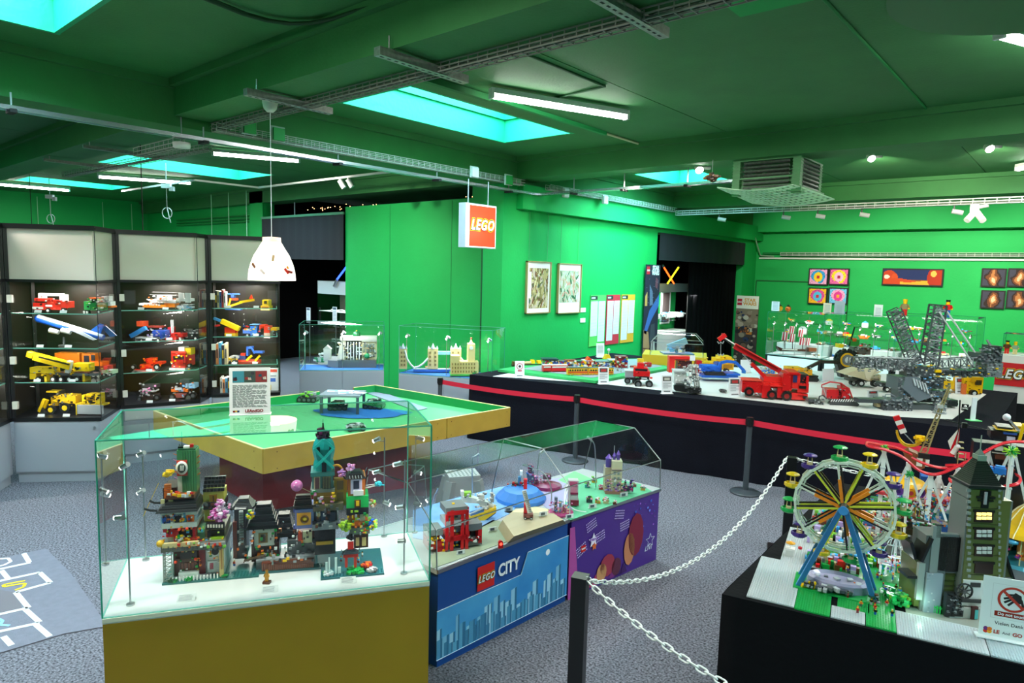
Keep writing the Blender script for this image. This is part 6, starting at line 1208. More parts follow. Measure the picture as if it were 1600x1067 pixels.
mb = MB(); RX(t,mb,KE,0,26,[(800,490,990,570,'4a4e56'),(870,570,990,690,'777b80'),(920,430,985,495,'34373c'),(870,600,980,612,'a0a4a8',-1,28),(870,640,980,650,'a0a4a8',-1,28)]); BR(t,mb,KE,(865,380),(910,450),14,8,'8a8e90'); specks(t,mb,KE,-2,80,(800,430,990,600),GY,12,28,8); t.p('counterweight_house',mb)
mb = MB(); RX(t,mb,KE,4,34,[(330,690,500,790,'4e525a'),(130,690,260,800,'5a626c',-2),(370,800,545,860,'6a727a',2),(310,860,520,905,'2c2a2c'),(170,800,280,890,'50585f')]); PG(t,mb,KE,[(190,690),(300,690),(400,860),(290,895),(160,780)],-8,2,'646c76')
for i in range(5): BR(t,mb,KE,(250+i*24,700+i*10),(270+i*26,760+i*16),12,-10,'b4bac0')
specks(t,mb,KE,-4,200,(130,690,560,900),GY+('lblue','lgray'),10,30,8); t.p('slewing_house',mb)
mb = MB(); RX(t,mb,KE,-14,30,[(5,890,240,1010,'3e444a'),(0,880,240,900,'59616a',-1)]); specks(t,mb,KE,-15,120,(0,850,240,1030),GY+('black','8a9298'),10,28,6)
RX(t,mb,KE,-4,20,[(240,920,420,965,'464c50')]); RX(t,mb,KE,20,16,[(540,880,620,935,'3a3e42')]); RX(t,mb,KE,-6,12,[(430,920,520,1020,'7c8288')]); specks(t,mb,KE,-8,30,(415,900,530,1030),('lgray','gray','dgray'),10,24,6); t.p('crawler_undercarriage',mb)
mb = MB(); 
for (x0,x1,y0,y1,yy) in ((0,60,960,1035,-16),(180,240,960,1040,-16),(555,625,890,935,16)): PG(t,mb,KE,[(x0,y0+15),(x0+12,y0),(x1-12,y0),(x1,y0+15),(x1,y1-15),(x1-12,y1),(x0+12,y1),(x0,y1-15)],yy,yy+26,'26282b')
t.p('crawler_tracks',mb)
mb = MB(); TB(t,mb,KE,[(15,870),(20,835),(60,830),(100,850)],5,-8,'70787e'); RX(t,mb,KD,-10,16,[(520,880,700,915,'3c4046')]); RX(t,mb,KD,-6,10,[(665,905,720,945,'b0a078')]); t.p('conveyor',mb)
t = ET('toy_van','yellow toy brick van with white hub at the right end of the long table','toy vehicle',1522,616,0); mini(t,'body',KE,0,26,[(675,690,825,830,'e8b010'),(735,690,830,730,'c89010',-2,6),(775,715,820,755,'3a2e1a',-2,3),(500,720,590,790,'e8b418',4),(665,745,690,835,'d86a30',-2,4)],(675,700,825,830),('d09810','f0c020','black','d87020'),24); wheels(t,KE,[(750,822,28,-3)],w=6)
t = ET('acrylic_stand','clear acrylic sign stand with green foot on the black cloth','sign stand',1521,657,0); mini(t,'upright',KE,0,2,[(748,860,768,1050,'d8dce0')]); mb = MB(); mb.box(0,0,0,19,12,1,'7adc90'); t.p('foot',mb)
# ================================================================== walls: pictures, charts, banners
XW = -7.095
def wallT(name,label,cat,y,z,group=None,x=XW): return T(name,label,cat,(x,y,z),PI/2,group)     # local x = along the wall to the right, -y = out of the wall
def flat(t,name,quads,d=-.02,material=None,stuff=False):
    mb = MB(); mb.frame((0,d,0),(1,0,0),(0,0,1))
    for x0,z0,x1,z1,c,*o in quads: mb.add([(x0,z0,o[0] if o else 0),(x1,z0,o[0] if o else 0),(x1,z1,o[0] if o else 0),(x0,z1,o[0] if o else 0)],[(0,1,2,3)],c)
    return t.p(name,mb,material or PAPER,stuff=stuff)
def frame4(t,w_,h,b,dep,c,name='frame',m=None):
    for nm,a in (('s',(-w_/2+b/2,-dep/2,0,b,dep,h)),('s',(w_/2-b/2,-dep/2,0,b,dep,h)),('s',(0,-dep/2,0,w_,dep,b)),('s',(0,-dep/2,h-b,w_,dep,b))):
        mb = MB(); mb.box(*a,c); t.p(name+'_bar',mb,m or MATTE)
def swirl(t,x0,z0,x1,z1,cols,n,seed,d=-.021):
    random.seed(seed); mb = MB(); mb.frame((0,d,0),(1,0,0),(0,0,1)); mb.add([(x0,z0,0),(x1,z0,0),(x1,z1,0),(x0,z1,0)],[(0,1,2,3)],cols[0])
    for i in range(n):
        a = random.uniform(0,PI); cx,cz = random.uniform(x0,x1),random.uniform(z0,z1); l = random.uniform(.05,.3)*(z1-z0); w_ = l*random.uniform(.08,.4); a = random.gauss(PI/2,.5); P_ = []
        for k in range(8): q = k*PI/4; u,v = l*.5*math.cos(q),w_*.5*math.sin(q); x,z = cx+u*math.cos(a)-v*math.sin(a),cz+u*math.sin(a)+v*math.cos(a); P_.append((min(x1,max(x0,x)),min(z1,max(z0,z)),.0002+.00001*i))
        mb.add(P_,[tuple(range(8))],random.choice(cols))
    t.p('print',mb,PAPER,stuff=True)
for (y0,y1,zb,zt,cols,px_,l,sd,g_) in ((8.545,9.2,1.70,2.575,('b8a06a','5a5a2a','8a7a4a','d8c898','7a4a2a','3a5a4a','c8b0a0'),(.10,.58,.16,.80),'framed abstract picture in browns and yellows, left of the pair on the green wall',3,1),(9.412,10.11,1.675,2.56,('a8b098','c8b8a0','8a8a5a','2a5a3a','b8c0a8','c89080','d8d8c8'),(.06,.94,.28,.84),'framed abstract picture with dark green strokes, right of the pair',9,2)):
    t = wallT('framed_picture',l,'picture',(y0+y1)/2,zb); w_,h = y1-y0,zt-zb; mb = MB(); mb.box(0,-.012,.004,w_-.01,.015,h-.008,'f0ece8'); t.p('mount',mb,PAPER)
    if g_ == 1: swirl(t,-w_*.38,h*.1,w_*.4,h*.87,cols,260,sd)
    else: swirl(t,-w_*.42,h*.22,w_*.42,h*.86,cols,260,sd)
    if g_ == 1: flat(t,'caption_strip',[(-w_*.40,h*.3,-w_*.3,h*.8,'f0f0f0')],-.024)
    frame4(t,w_,h,.016,.04,'a08a5a')
    for s in (-.4,.35): mb = MB(); mb.cyl((w_*s,-.01,h),(w_*s,-.01,3.38-zb),.003,'5a9a68',4); t.p('hanging_wire',mb,MATTE)
for z,l in ((1.63,'upper small white label card under the right framed picture'),(1.44,'lower small white label card under the right framed picture')):
    t = wallT('label_card',l,'card',10.24,z+.05); mb = MB(); mb.box(0,-.003,0,.16,.006,.08,'f4f4f4'); t.p('card',mb,PAPER)
for (y0,y1,c,l,sh) in ((10.46,10.98,'58c45a','tall green list chart, left of three on the wall',((.04,.2,.47,.88),(.53,.08,.96,.88))),(11.03-.01,11.5,'c02838','tall red list chart, middle of three on the wall',((.06,.08,.48,.88),(.54,.2,.96,.88))),(11.56,12.07,'d8a028','tall orange list chart, right of three on the wall',((.04,.06,.47,.88),(.53,.19,.96,.88)))):
    t = wallT('list_chart',l,'chart',(y0+y1)/2,1.02); w_,h = y1-y0,.97; mb = MB(); mb.box(0,-.006,0,w_,.012,h,c); t.p('board',mb,PAPER)
    for a,b,c_,d_ in sh:
        mb = MB(); x0,x1 = (a-.5)*w_,(c_-.5)*w_; mb.box((x0+x1)/2,-.014,b*h,x1-x0,.004,(d_-b)*h,'dfe2ee'); o = t.p('list_sheet',mb,PAPER)
        mb = MB(); mb.frame((0,-.0165,0),(1,0,0),(0,0,1)); z = b*h+.02
        while z < d_*h-.01: mb.add([(x0+.01,z,0),(x1-.01,z,0),(x1-.01,z+.005,0),(x0+.01,z+.005,0)],[(0,1,2,3)],'a8aec0'); z += .022
        t.p('rows',mb,PAPER,par=o,stuff=True)
    flat(t,'emblem',[(-w_*.48,h*.91,-w_*.05,h*.985,'20262a'),(-w_*.44,h*.93,-w_*.2,h*.96,'c8d0d0',.001)],-.013)
# tall dark banner beside the far doorway
t = wallT('poster_banner','tall dark space themed banner at the edge of the far doorway','banner',12.65,.75,x=-7.03); mb = MB(); mb.box(0,-.01,0,.6,.02,1.86,'1c1c30'); t.p('panel',mb,PAPER)
random.seed(4); mb = MB(); mb.frame((0,-.0215,0),(1,0,0),(0,0,1))
for P_,c in (([(-.3,.45),(-.1,.9),(.3,1.25),(.3,1.0),(0,.7),(-.2,.4)],'3a62a8'),([(-.3,.1),(-.3,.5),(-.1,.45),(-.02,.1)],'a8805a'),([(-.3,1.0),(-.3,1.2),(-.22,1.3),(-.2,1.0)],'c89a50'),([(-.1,1.0),(-.13,1.45),(0,1.3),(.04,1.02)],'5a6a88'),([(.1,1.4),(.12,1.6),(.22,1.55),(.2,1.35)],'6a3a48'),([(-.05,.25),(.0,.6),(.15,.62),(.2,.3),(.1,.2)],'3a4048'),([(.0,.02),(.02,.22),(.18,.24),(.22,.04)],'b8b4b0'),([(-.3,.0),(-.3,.12),(-.05,.1),(0,.0)],'9a6a50')): mb.add([(x,z,.0005) for x,z in P_],[tuple(range(len(P_)))],c)
for i in range(30): x,z = random.uniform(-.28,.26),random.uniform(1.0,1.6); mb.add([(x,z,.001),(x+.012,z,.001),(x+.012,z+.012,.001)],[(0,1,2)],'b8c0d8')
t.p('print',mb,PAPER,stuff=True); flat(t,'logo_square',[(-.28,1.66,-.15,1.82,'c01c2a')],-.0225)
text(t.o,'LEGO',.045,(-.215,-.026,1.74),(1,0,0),(0,0,1),'white',bold=.002); text(t.o,'STAR',.13,(.09,-.024,1.79),(1,0,0),(0,0,1),'white',bold=.006,sx=.9); text(t.o,'WARS',.13,(.09,-.024,1.69),(1,0,0),(0,0,1),'white',bold=.006,sx=.85)
t = T('poster_banner','roll-up banner with white top and brown scenes right of the far doorway','banner',(-6.47,16.5,.2),0); mb = MB(); mb.box(0,0,0,.56,.03,1.74,'4a3c32'); t.p('panel',mb,PAPER); mb = MB(); mb.box(0,0,-.2,.6,.2,.2,'gray'); t.p('foot',mb,MATTE)
random.seed(8); mb = MB(); mb.frame((0,-.0165,0),(1,0,0),(0,0,1)); Q = lambda x0,z0,x1,z1,c,z=0: mb.add([(x0,z0,z),(x1,z0,z),(x1,z1,z),(x0,z1,z)],[(0,1,2,3)],c)
Q(-.28,1.42,.28,1.74,'e8e0d0'); Q(-.26,1.5,-.14,1.66,'b82028',.001); Q(-.28,.95,.28,1.42,'7a6652'); Q(-.28,0,.28,.95,'3a2c26'); Q(-.2,.78,.15,.95,'c06a1a',.001)
for i in range(70):
    x,z,r = random.uniform(-.26,.26),random.uniform(0,1.38),random.uniform(.02,.08); r = min(r,.28-abs(x)+.005); P_ = [(x+r*math.cos(k),z+r*.8*math.sin(k),.0012+.00002*i) for k in [j*PI/4 for j in range(8)]]; mb.add(P_,[tuple(range(8))],random.choice(('a8907a','2a2220','8a7460','5a4a3e','b8a894','1c2a4a','6a4a38')) if z > .95 or i % 2 else random.choice(('2a2220','4a3c34','1c1816')))
t.p('print',mb,PAPER,stuff=True)
text(t.o,'LEGO',.045,(-.2,-.019,1.58),(1,0,0),(0,0,1),'white',bold=.002); text(t.o,'STAR',.11,(.06,-.018,1.63),(1,0,0),(0,0,1),'d8922a',bold=.004,sx=1.1); text(t.o,'WARS',.11,(.06,-.018,1.54),(1,0,0),(0,0,1),'d8922a',bold=.004,sx=1.1); text(t.o,'NEU',.13,(-.03,-.02,.865),(1,0,0),(0,0,1),'3a1408',bold=.006)
# mosaics on the far wall (plain pixel patterns in the same colours)
def mosaic(px0,py0,px1,py1,label,bg,layers,nx,ny,seed):
    a,b = YP(px0,py0,18.48),YP(px1,py1,18.48); w_,h = b.x-a.x,a.z-b.z
    t = T('mosaic_picture',label,'picture',((a.x+b.x)/2,18.48,b.z),0); mb = MB(); mb.box(0,-.02,0,w_,.04,h,'black'); t.p('frame',mb,MATTE); random.seed(seed); mb = MB(); m_ = .03; mb.frame((0,-.042,0),(1,0,0),(0,0,1))
    for i in range(nx):
        for j in range(ny):
            u,v = (i+.5)/nx,(j+.5)/ny; c = bg(u,v) if callable(bg) else bg
            for f in layers:
                r = f(u,v)
                if r: c = r
            x0,z0 = -w_/2+m_+(w_-2*m_)*i/nx,m_+(h-2*m_)*j/ny; mb.add([(x0,z0,0),(x0+(w_-2*m_)/nx,z0,0),(x0+(w_-2*m_)/nx,z0+(h-2*m_)/ny,0),(x0,z0+(h-2*m_)/ny,0)],[(0,1,2,3)],c)
    t.p('mosaic_tiles',mb,PAPER,stuff=True)
E_ = lambda cx,cy,rx,ry,c: (lambda u,v: c if ((u-cx)/rx)**2+((v-cy)/ry)**2 < 1 else None)
def pop(bgc,c1,c2,c3): return bgc,[E_(.5,.55,.42,.4,c1),E_(.62,.35,.22,.3,c1),E_(.5,.48,.26,.34,c2),E_(.5,.48,.1,.12,c3),lambda u,v: '1c1c30' if math.sin(u*31)*math.sin(v*27) > .86 and (u-.5)**2+(v-.5)**2 > .09 else None]
for (x0,y0,x1,y1,l,c) in ((1265,419,1293.5,446,'upper left colourful pop pattern mosaic, yellow and blue on pink',('e8a0c8','2a9ad8','f0c820','c02838')),(1297,419,1326,446,'upper right pop pattern mosaic, yellow and pink on magenta',('e060a0','f0d020','f0b0d0','a01848')),(1264,449,1292,476,'lower left pop pattern mosaic, magenta and light blue on yellow',('f0b818','d84898','4ab8e0','c02838')),(1296,449,1324,476,'lower right pop pattern mosaic, pink on light blue',('6ac0e8','f0a0c8','d83a90','e8a020'))):
    b_,L_ = pop(*c); mosaic(x0,y0,x1,y1,l,b_,L_,24,24,2)
mosaic(1380,419,1473,448,'wide mosaic picture with red and gold shapes on dark blue',lambda u,v: '1c2a5a' if v > .3 else '8a4a20',[E_(.1,.45,.14,.5,'b83a18'),E_(.2,.35,.06,.4,'c8481c'),lambda u,v: 'c04018' if v < .32+.1*math.sin(u*7) else None,lambda u,v: 'e8a030' if v < .2+.06*math.sin(u*11) and u > .3 else None,E_(.9,.5,.14,.7,'a82c14'),E_(.86,.75,.05,.2,'e8b050'),E_(.06,.5,.05,.15,'e8d8c0')],70,22,3)
def tone(s):
    return lambda u,v: ('d8b890','b07040','6a3a20','2a1c1a','3a3a4a')[min(4,int((abs(u-.5-.06*math.sin(v*6+s))*3.2+abs(v-.45)*1.2+.25*math.sin(u*9+s)*math.sin(v*8))*3.2))]
for (x0,y0,x1,y1,l,s) in ((1535,419,1571,449,'upper left brown and tan tone mosaic of the four on the right',1),(1576,419,1612,449,'upper right brown and tan tone mosaic cut by the photo edge',2.3),(1534,453,1569,483,'lower left brown and tan tone mosaic of the four on the right',4.1),(1574,453,1610,483,'lower right brown and tan tone mosaic cut by the photo edge',5.2)): mosaic(x0,y0,x1,y1,l,tone(s),[],24,24,4)
# ================================================================== hanging sign, pendant, heater, lamps
t = T('light_box_sign','lit square red and white light box sign hanging beside the corner pillar','sign',(-6.57,6.84,2.71),PI/2); mb = MB(); mb.box(0,0,0,.62,.13,.6,'c8ccd4'); t.p('case',mb,mat('sign_case','b8bcc8',rough=.4))
flat(t,'lit_face',[(-.3,.012,.3,.588,'f6f4f0')],-.067,EM('sign_white','fff6ee',.95)); flat(t,'red_panel',[(-.235,.02,.29,.575,'d8301c')],-.069,EM('sign_red','e83a1c',.8)); brandlogo(t.o,(.02,-.072,.31),(1,0,0),(0,0,1),.145,(0,-1,0),em=.8)
mb = MB(); 
for s in (-.2,.2): mb.bar((s,0,.6),(s,0,.93),.01,c='gray')
t.p('hanger',mb,MATTE); bulb('sign_glow',(-6.3,6.84,3.0),5,(1,.6,.45),.2)
lp = Z(422,165,3.8); t = T('pendant_lamp','white bell shaped pendant lamp with coloured bricks on its shade','lamp',(lp.x,lp.y,2.262),RZ)
mb = MB(); mb.lathe([(.01,1.48),(.03,1.483),(.055,1.51),(.066,1.56),(.066,1.6),(.01,1.6)],'e8e0d0',20); t.p('ceiling_cup',mb,MATTE); mb = MB(); mb.cyl((0,0,.38),(0,0,1.5),.0035,'white',6); t.p('cord',mb,MATTE)
SHD = mat('lamp_shade','fff2e6',rough=.5,emit=.8,emitcol='ffe9d8'); mb = MB(); mb.lathe([(.207,0),(.206,.02),(.198,.09),(.182,.15),(.155,.22),(.118,.28),(.09,.33),(.08,.345)],'white',32); t.p('shade',mb,SHD)
mb = MB(); mb.lathe([(.081,.342),(.079,.385),(.01,.39)],'white',24); t.p('neck',mb,mat('lamp_neck','f0d0b0',rough=.5,emit=.75,emitcol='f0c8a0')); mb = MB(); mb.sph(0,0,.12,.05,'white',12); t.p('bulb',mb,EM('warm_lamp',(1,.88,.72),5)); bulb('pendant_light',(lp.x,lp.y,2.34),9,(1,.84,.66),.06)
for (a_,z,c,r) in ((-125,.12,'8a4a2a',40),(-70,.2,'d8b080',100),(-35,.08,'c82a1a',50),(-28,.1,'e8a020',70),(-22,.07,'8a2020',10),(-95,.07,'e8c8b8',45)):
    a = math.radians(a_); rr = .2 if z < .1 else .186 if z < .15 else .172; mb = MB(); mb.box(0,0,0,.055,.014,.02,c); mb.v = [tuple(M4.Translation((rr*math.cos(a),rr*math.sin(a),z)) @ M4.Rotation(a+PI/2,4,'Z') @ M4.Rotation(math.radians(r),4,'Y') @ V(q)) for q in mb.v]; t.p('brick',mb)
t = T('ceiling_heater','green painted ceiling fan heater with louvres and perforated deflector','heater',(-3.17,8.80,3.3),0); HG = mat('heater_green','5ca468',rough=.45)
mb = MB(); mb.box(0,0,.32,.78,.82,.02,'a'*6); mb.box(0,0,.16,.7,.74,.16,'2f7a40'); t.p('housing',mb,HG)
for i in range(7):
    z = .2+i*.05
    for s in (-1,1): mb = MB(); mb.box(0,s*.40,z,.56,.03,.026,'8a8480',rot=('X',s*25)); t.p('louvre',mb,ALU)
    for s in (-1,1): mb = MB(); mb.box(s*.41,0,z,.03,.62,.026,'8a8480',rot=('Y',-s*25)); t.p('louvre',mb,ALU)
for sx in (-1,1):
    for sy in (-1,1):
        mb = MB(); mb.box(sx*.37,sy*.37,.12,.09,.09,.43,'3c8a4c')
        for i in range(10): mb.box(sx*.37,sy*.37,.2+i*.034,.105,.105,.008,'6ab078')
        t.p('corner_post',mb,HG)
mb = MB(); mb.box(0,0,.54,.84,.84,.02,'a0a0a0'); t.p('top_plate',mb,HG)
mb = MB(); im_ = t.m.inverted(); q4 = [im_ @ Z(x,y,z) for x,y,z in ((1122,293,3.50),(1240,289,3.50),(1302,311,3.38),(1178,318,3.38))]
def bq(u,v): return q4[0].lerp(q4[1],u).lerp(q4[3].lerp(q4[2],u),v)-V((0,0,.05*math.sin(PI*u)))
for i in range(16): u = i/15; [mb.bar(bq(u,v/6),bq(u,(v+1)/6),.03,.01) for v in range(6)]
for j in range(9): v = j/8; [mb.bar(bq(u/8,v),bq((u+1)/8,v),.06 if 0 < j < 8 else .09,.01) for u in range(8)]
t.p('perforated_deflector',mb,mat('deflector_green','c4f0c8',rough=.5)); mb = MB(); mb.box(.15,0,.14,.6,.9,.06,'white'); t.p('lower_box',mb,HG)
for s in (-.3,.3): mb = MB(); mb.cyl((s,-.3,.55),(s,-.3,.9),.012,'gray',6); t.p('hanger_rod',mb,METAL)
disc = [Z(1386,14,3.95),Z(1425,42,3.95),Z(1530,53,3.95)]
ax,ay,bx,by_,cx,cy = disc[0].x,disc[0].y,disc[1].x,disc[1].y,disc[2].x,disc[2].y; D_ = 2*(ax*(by_-cy)+bx*(cy-ay)+cx*(ay-by_)); ux = ((ax*ax+ay*ay)*(by_-cy)+(bx*bx+by_*by_)*(cy-ay)+(cx*cx+cy*cy)*(ay-by_))/D_; uy = ((ax*ax+ay*ay)*(cx-bx)+(bx*bx+by_*by_)*(ax-cx)+(cx*cx+cy*cy)*(bx-ax))/D_; rr = math.hypot(ax-ux,ay-uy); print('disc',ux,uy,rr)
t = T('ceiling_disc','large round dark green disc fixed under the ceiling at the top right','ceiling disc',(ux,uy,3.94),0); mb = MB(); mb.cyl((0,0,0),(0,0,.05),rr,'0c6a34',48); t.p('disc',mb,mat('disc_green','0c6a34',rough=.5)); mb = MB(); mb.cyl((0,0,.05),(0,0,.26),.12,'dgreen',16); t.p('mount',mb,MATTE)
t = T('ceiling_box','green painted box hanging at the top edge left of the round disc','ceiling box',(-1.3,3.75,3.98),0); mb = MB(); mb.box(0,0,0,.95,.75,.22,'0a8a48'); t.p('box',mb,GREEN)
def ceilspot(px,py,z,label,to,pw,r=.055,lit=True,hold=None):
    p = Z(px,py,z); t = T('ceiling_spotlight',label,'spotlight',p,RZ); mb = MB(); mb.box(.09,.02,.02,.12,.05,.03,'e8e0e0'); mb.bar((0,0,.03),(0,0,max(.08,(hold or 4.2)-p.z)),.014,c='lgray'); t.p('arm',mb,MATTE)
    mb = MB(); mb.cyl((0,.003,.003),(0,.05,.05),r,'e8e4e0',14); t.p('head',mb,MATTE); mb = MB(); mb.cyl((0,-.004,-.004),(0,0,0),r*.85,'white',14); t.p('lens',mb,EM('spot_lens',(1,.98,.95),30) if lit else MATTE)
    if to: spot('gallery_spot',p-V((0,0,.05)),to,pw,(1,.93,.72),78,.8)
WM = (1,.93,.72)
ceilspot(1362,248,4.12,'small round white ceiling spotlight right of the heater',(-3.2,18.5,2.2),260); ceilspot(1547,233,4.12,'small round white ceiling spotlight near the right edge',(-1.2,18.5,2.2),260)
ceilspot(1093,266,3.8,'spotlight lamp left of the heater in front of the distant skylight',(-7.1,12.2,2.6),60,hold=3.86)
for px,py,l in ((1085,333,'first track spotlight under the distant cable tray'),(1190,329,'second track spotlight under the distant cable tray'),(1247,327,'third track spotlight under the distant cable tray'),(1322,325,'fourth track spotlight under the distant cable tray'),(1482,323,'fifth track spotlight under the distant cable tray')):
    p = Z(px,py,3.6); t = T('track_spotlight',l,'spotlight',(p.x,13.3,3.52),0); mb = MB(); mb.bar((0,0,.08),(0,0,.18),.02,c='dgray'); mb.cyl((-.03,0,.06),(.12,.05,.03),.04,'b8bcbc',12); t.p('body',mb,MATTE)
p = Z(1528,330,3.6); t = T('spotlight_cluster','cluster of white movement sensors and spotlights under the far cable tray','spotlight cluster',(p.x,13.3,3.35),0); mb = MB(); mb.box(0,0,.2,.12,.1,.12,'white'); mb.cyl((0,0,.2),(-.08,-.12,.06),.05,'white',14); mb.cyl((.03,0,.2),(.14,-.12,.05),.05,'e0dcdc',14); mb.cyl((.05,0,.28),(.18,-.03,.3),.03,'lgray',10); mb.bar((0,0,.3),(0,0,.36),.03,c='gray'); t.p('heads',mb,MATTE)
for px,py,l in ((515,283,'small white track spotlight right of the pendant cord'),(425,274,'small white track spotlight beside the pendant cord')):
    p = Z(px,py,3.75); t = T('track_spotlight',l,'spotlight',(p.x,6.65,p.z-.05),0); mb = MB(); mb.bar((0,0,.08),(0,0,.17),.02,c='white'); mb.cyl((0,0,.12),(.05,.05,0),.045,'d0d4d8',12); t.p('body',mb,MATTE)
for px,py,l,z in ((284,231,'round white smoke detector under the wire tray end',3.55),):
    p = Z(px,py,z); t = T('smoke_detector',l,'smoke detector',(p.x,p.y,p.z),0); mb = MB(); mb.lathe([(.01,0),(.08,0),(.085,.05),(.01,.06)],'e8e8e4',20); mb.bar((0,0,.05),(0,0,.3),.01,c='gray'); t.p('body',mb,MATTE)
for k,(y,z,c,l) in enumerate(((3.62,3.76,'1c8a3c','green junction box nearest on the wire tray'),(3.95,3.74,'1c8a3c','second green junction box on the wire tray'),(7.0,3.72,'c8d0cc','white junction box on the tray above the lit sign'),(7.75,3.7,'1c8a3c','green junction box near the corner of the rails'),(9.2,3.66,'c8d0cc','white socket box above the green soffit'),(10.4,3.66,'c0ccc8','white box further along above the soffit'))):
    t = T('junction_box',l,'junction box',(-6.8,y,z),0); mb = MB(); mb.box(0,0,0,.03,.13,.13,c); mb.box(-.02,0,-.01,.02,.16,.16,'a8b4ac'); t.p('box',mb,MATTE)
for px,py,l in ((350,166,''),): pass
for (px,py,l) in ((260,294,'white plug socket unit with looped cable above the second cabinet'),(78,310,'white plug socket unit above the first cabinet')):
    p = Z(px,py,3.75); t = T('ceiling_socket',l,'socket',p,RZ); mb = MB(); mb.box(0,0,0,.16,.08,.08,'e0e0e0'); mb.box(.1,0,-.05,.08,.06,.08,'d0d0d4'); mb.bar((0,0,.08),(0,0,4.2-p.z),.01,c='lgray'); t.p('unit',mb,MATTE); mb = MB(); mb.tube([(0,0,0),(0,0,-.35)]+[(.09*math.sin(a),.0,-.45+.1*math.cos(a)) for a in [i*PI/6 for i in range(13)]]+[(.06,0,-.62)],.008,'c0ccc4',6); t.p('cable_loop',mb,MATTE)
t = T('toy_animal','small brown toy animal hanging on the rail beside the heater','toy figure',Z(1112,284,3.5),RZ); mb = MB(); blob(mb,0,0,.04,.09,30,('7a4a2a','9a6a3a','3a2a20'),.04,.5); mb.bar((0,0,.05),(0,0,.25),.005,c='gray'); t.p('body',mb)
# wall washing gallery lights
for (y,pw) in ((8.9,150),(10.6,110),(12.6,60)): spot('gallery_spot',(-5.0,y-.4,3.75),(-7.1,y,1.9),pw,(1,.96,.78),85,.9)
area('wall_daylight',(-5.85,11.2,4.1),(-7.1,11.5,2.0),.9,2.4,110,(.25,.85,.9),140)
for x,pw in ((-5.6,200),(-3.3,420),(-.9,480),(1.6,200)): spot('gallery_spot',(x,15.2,3.9),(x,18.5,2.3),pw,(1,.97,.8),90,.9)
spot('gallery_spot',(-9.5,5.6,3.8),(-10.3,8.3,2.2),220,(1,.96,.8),95,.9); spot('gallery_spot',(-7.6,5.2,3.6),(-8.2,8.3,1.5),70,(1,.96,.8),80,.9)
# ================================================================== showcases at the back
def case(name,label,cat,fl,fr,dep,zb,zt,mbase=None,top=True,edge=None,door=0):
    fl,fr = V((fl[0],fl[1],0)),V((fr[0],fr[1],0)); d_ = (fr-fl).normalized(); n_ = V((-d_.y,d_.x,0)); bl_,br_ = fl+n_*dep,fr+n_*dep
    t = T(name,label,cat,(fl+br_)/2,math.atan2(d_.y,d_.x)); L_ = (fr-fl).length
    mb = MB(); mb.prism([fl,fr,br_,bl_],0,zb,'white'); t.pw('base_cabinet',mb,mbase or GREYC)
    for i in range(door):
        a,b = fl.lerp(fr,i/door+.006),fl.lerp(fr,(i+1)/door-.006); mb = MB(); mb.bar(P3(a-n_*.004,zb/2),P3(b-n_*.004,zb/2),.012,zb*.94,'white'); t.pw('door',mb,mbase or GREYC)
    for a,b in ((fl,fr),(fr,br_),(br_,bl_),(bl_,fl)): pane(t,[P3(a,zb),P3(b,zb),P3(b,zt),P3(a,zt)],em=edge)
    if top: pane(t,[P3(q,zt) for q in (fl,fr,br_,bl_)],'glass_top',em=edge)
    return t
ca,cb = Z(468,579,.80),Z(600,578.5,.80)
t1 = case('showcase','grey cabinet showcase with a toy bank model on blue water','showcase',ca,cb,.75,.80,1.51,door=2); cd,ce = Z(623,583,.80),Z(768,594,.80)
t2 = case('showcase','grey cabinet showcase with toy bridge and clock tower','showcase',cd,ce,.60,.80,1.53,door=2)
KG = (430,430,4.444)
for t_,f_,r_ in ((t1,ca,cb),(t2,cd,ce)):
    d_ = (r_-f_); d_.z = 0; d_.normalize(); n_ = V((-d_.y,d_.x,0)); mb = MB(); mb.prism([f_+d_*.01+n_*.01,r_-d_*.01+n_*.01,r_-d_*.01+n_*.58,f_+d_*.01+n_*.58],.802,.808,'2a6ab8'); t_.pw('blue_floor',mb,MATTE)
    for u in (.06,.5,.94):
        q = f_.lerp(r_,u)+n_*.08; mb = MB(); mb.cyl((q.x,q.y,.808),(q.x,q.y,1.4),.005,'silver',6); mb.cyl((q.x,q.y,1.4),(q.x+.02,q.y+.04,1.37),.02,'silver',8); o = t_.pw('spot_pole',mb,METAL); mb = MB(); mb.sph(q.x,q.y-.01,1.36,.012,'white',6); t_.pw('lens',mb,EM('spot_lens',(1,.98,.95),30),par=o)
    c_ = (f_+r_)/2+n_*.3; area('case_light',(c_.x,c_.y,1.52),(c_.x,c_.y,.9),.8,.3,16,(1,.98,.95))
def CT(name,label,cat,px,py,z,deg): return TP(name,label,cat,px,py,z,deg)
t = CT('toy_bank','toy brick bank hall with columns and green dome on a dark grey rock base','toy building',560,575,.81,10)
mb = MB(); RX(t,mb,KG,4,50,[(430,590,700,648,'5a5e66'),(365,590,430,630,'7a8088',6)]); PG(t,mb,KG,[(365,590),(435,595),(435,650),(365,632)],3,6,'7c828a'); t.p('rock_base',mb)
mb = MB(); RX(t,mb,KG,12,34,[(450,430,705,455,'b8bcb4',-2),(600,455,705,585,'d0c8a8'),(460,455,490,590,'dcd8c8'),(490,455,600,590,'26282c',12),(600,445,705,462,'a8aca4',-3)]); specks(t,mb,KG,10,90,(430,470,700,585),('lgray','white','tan','dgray'),6,16)
for i in range(5): RX(t,mb,KG,9,3,[(500+i*20,465,508+i*20,585,'c8ccd0')])
for i in range(4):
    for j in range(3): RX(t,mb,KG,9,2,[(612+i*22,480+j*34,622+i*22,500+j*34,'6a7a78')])
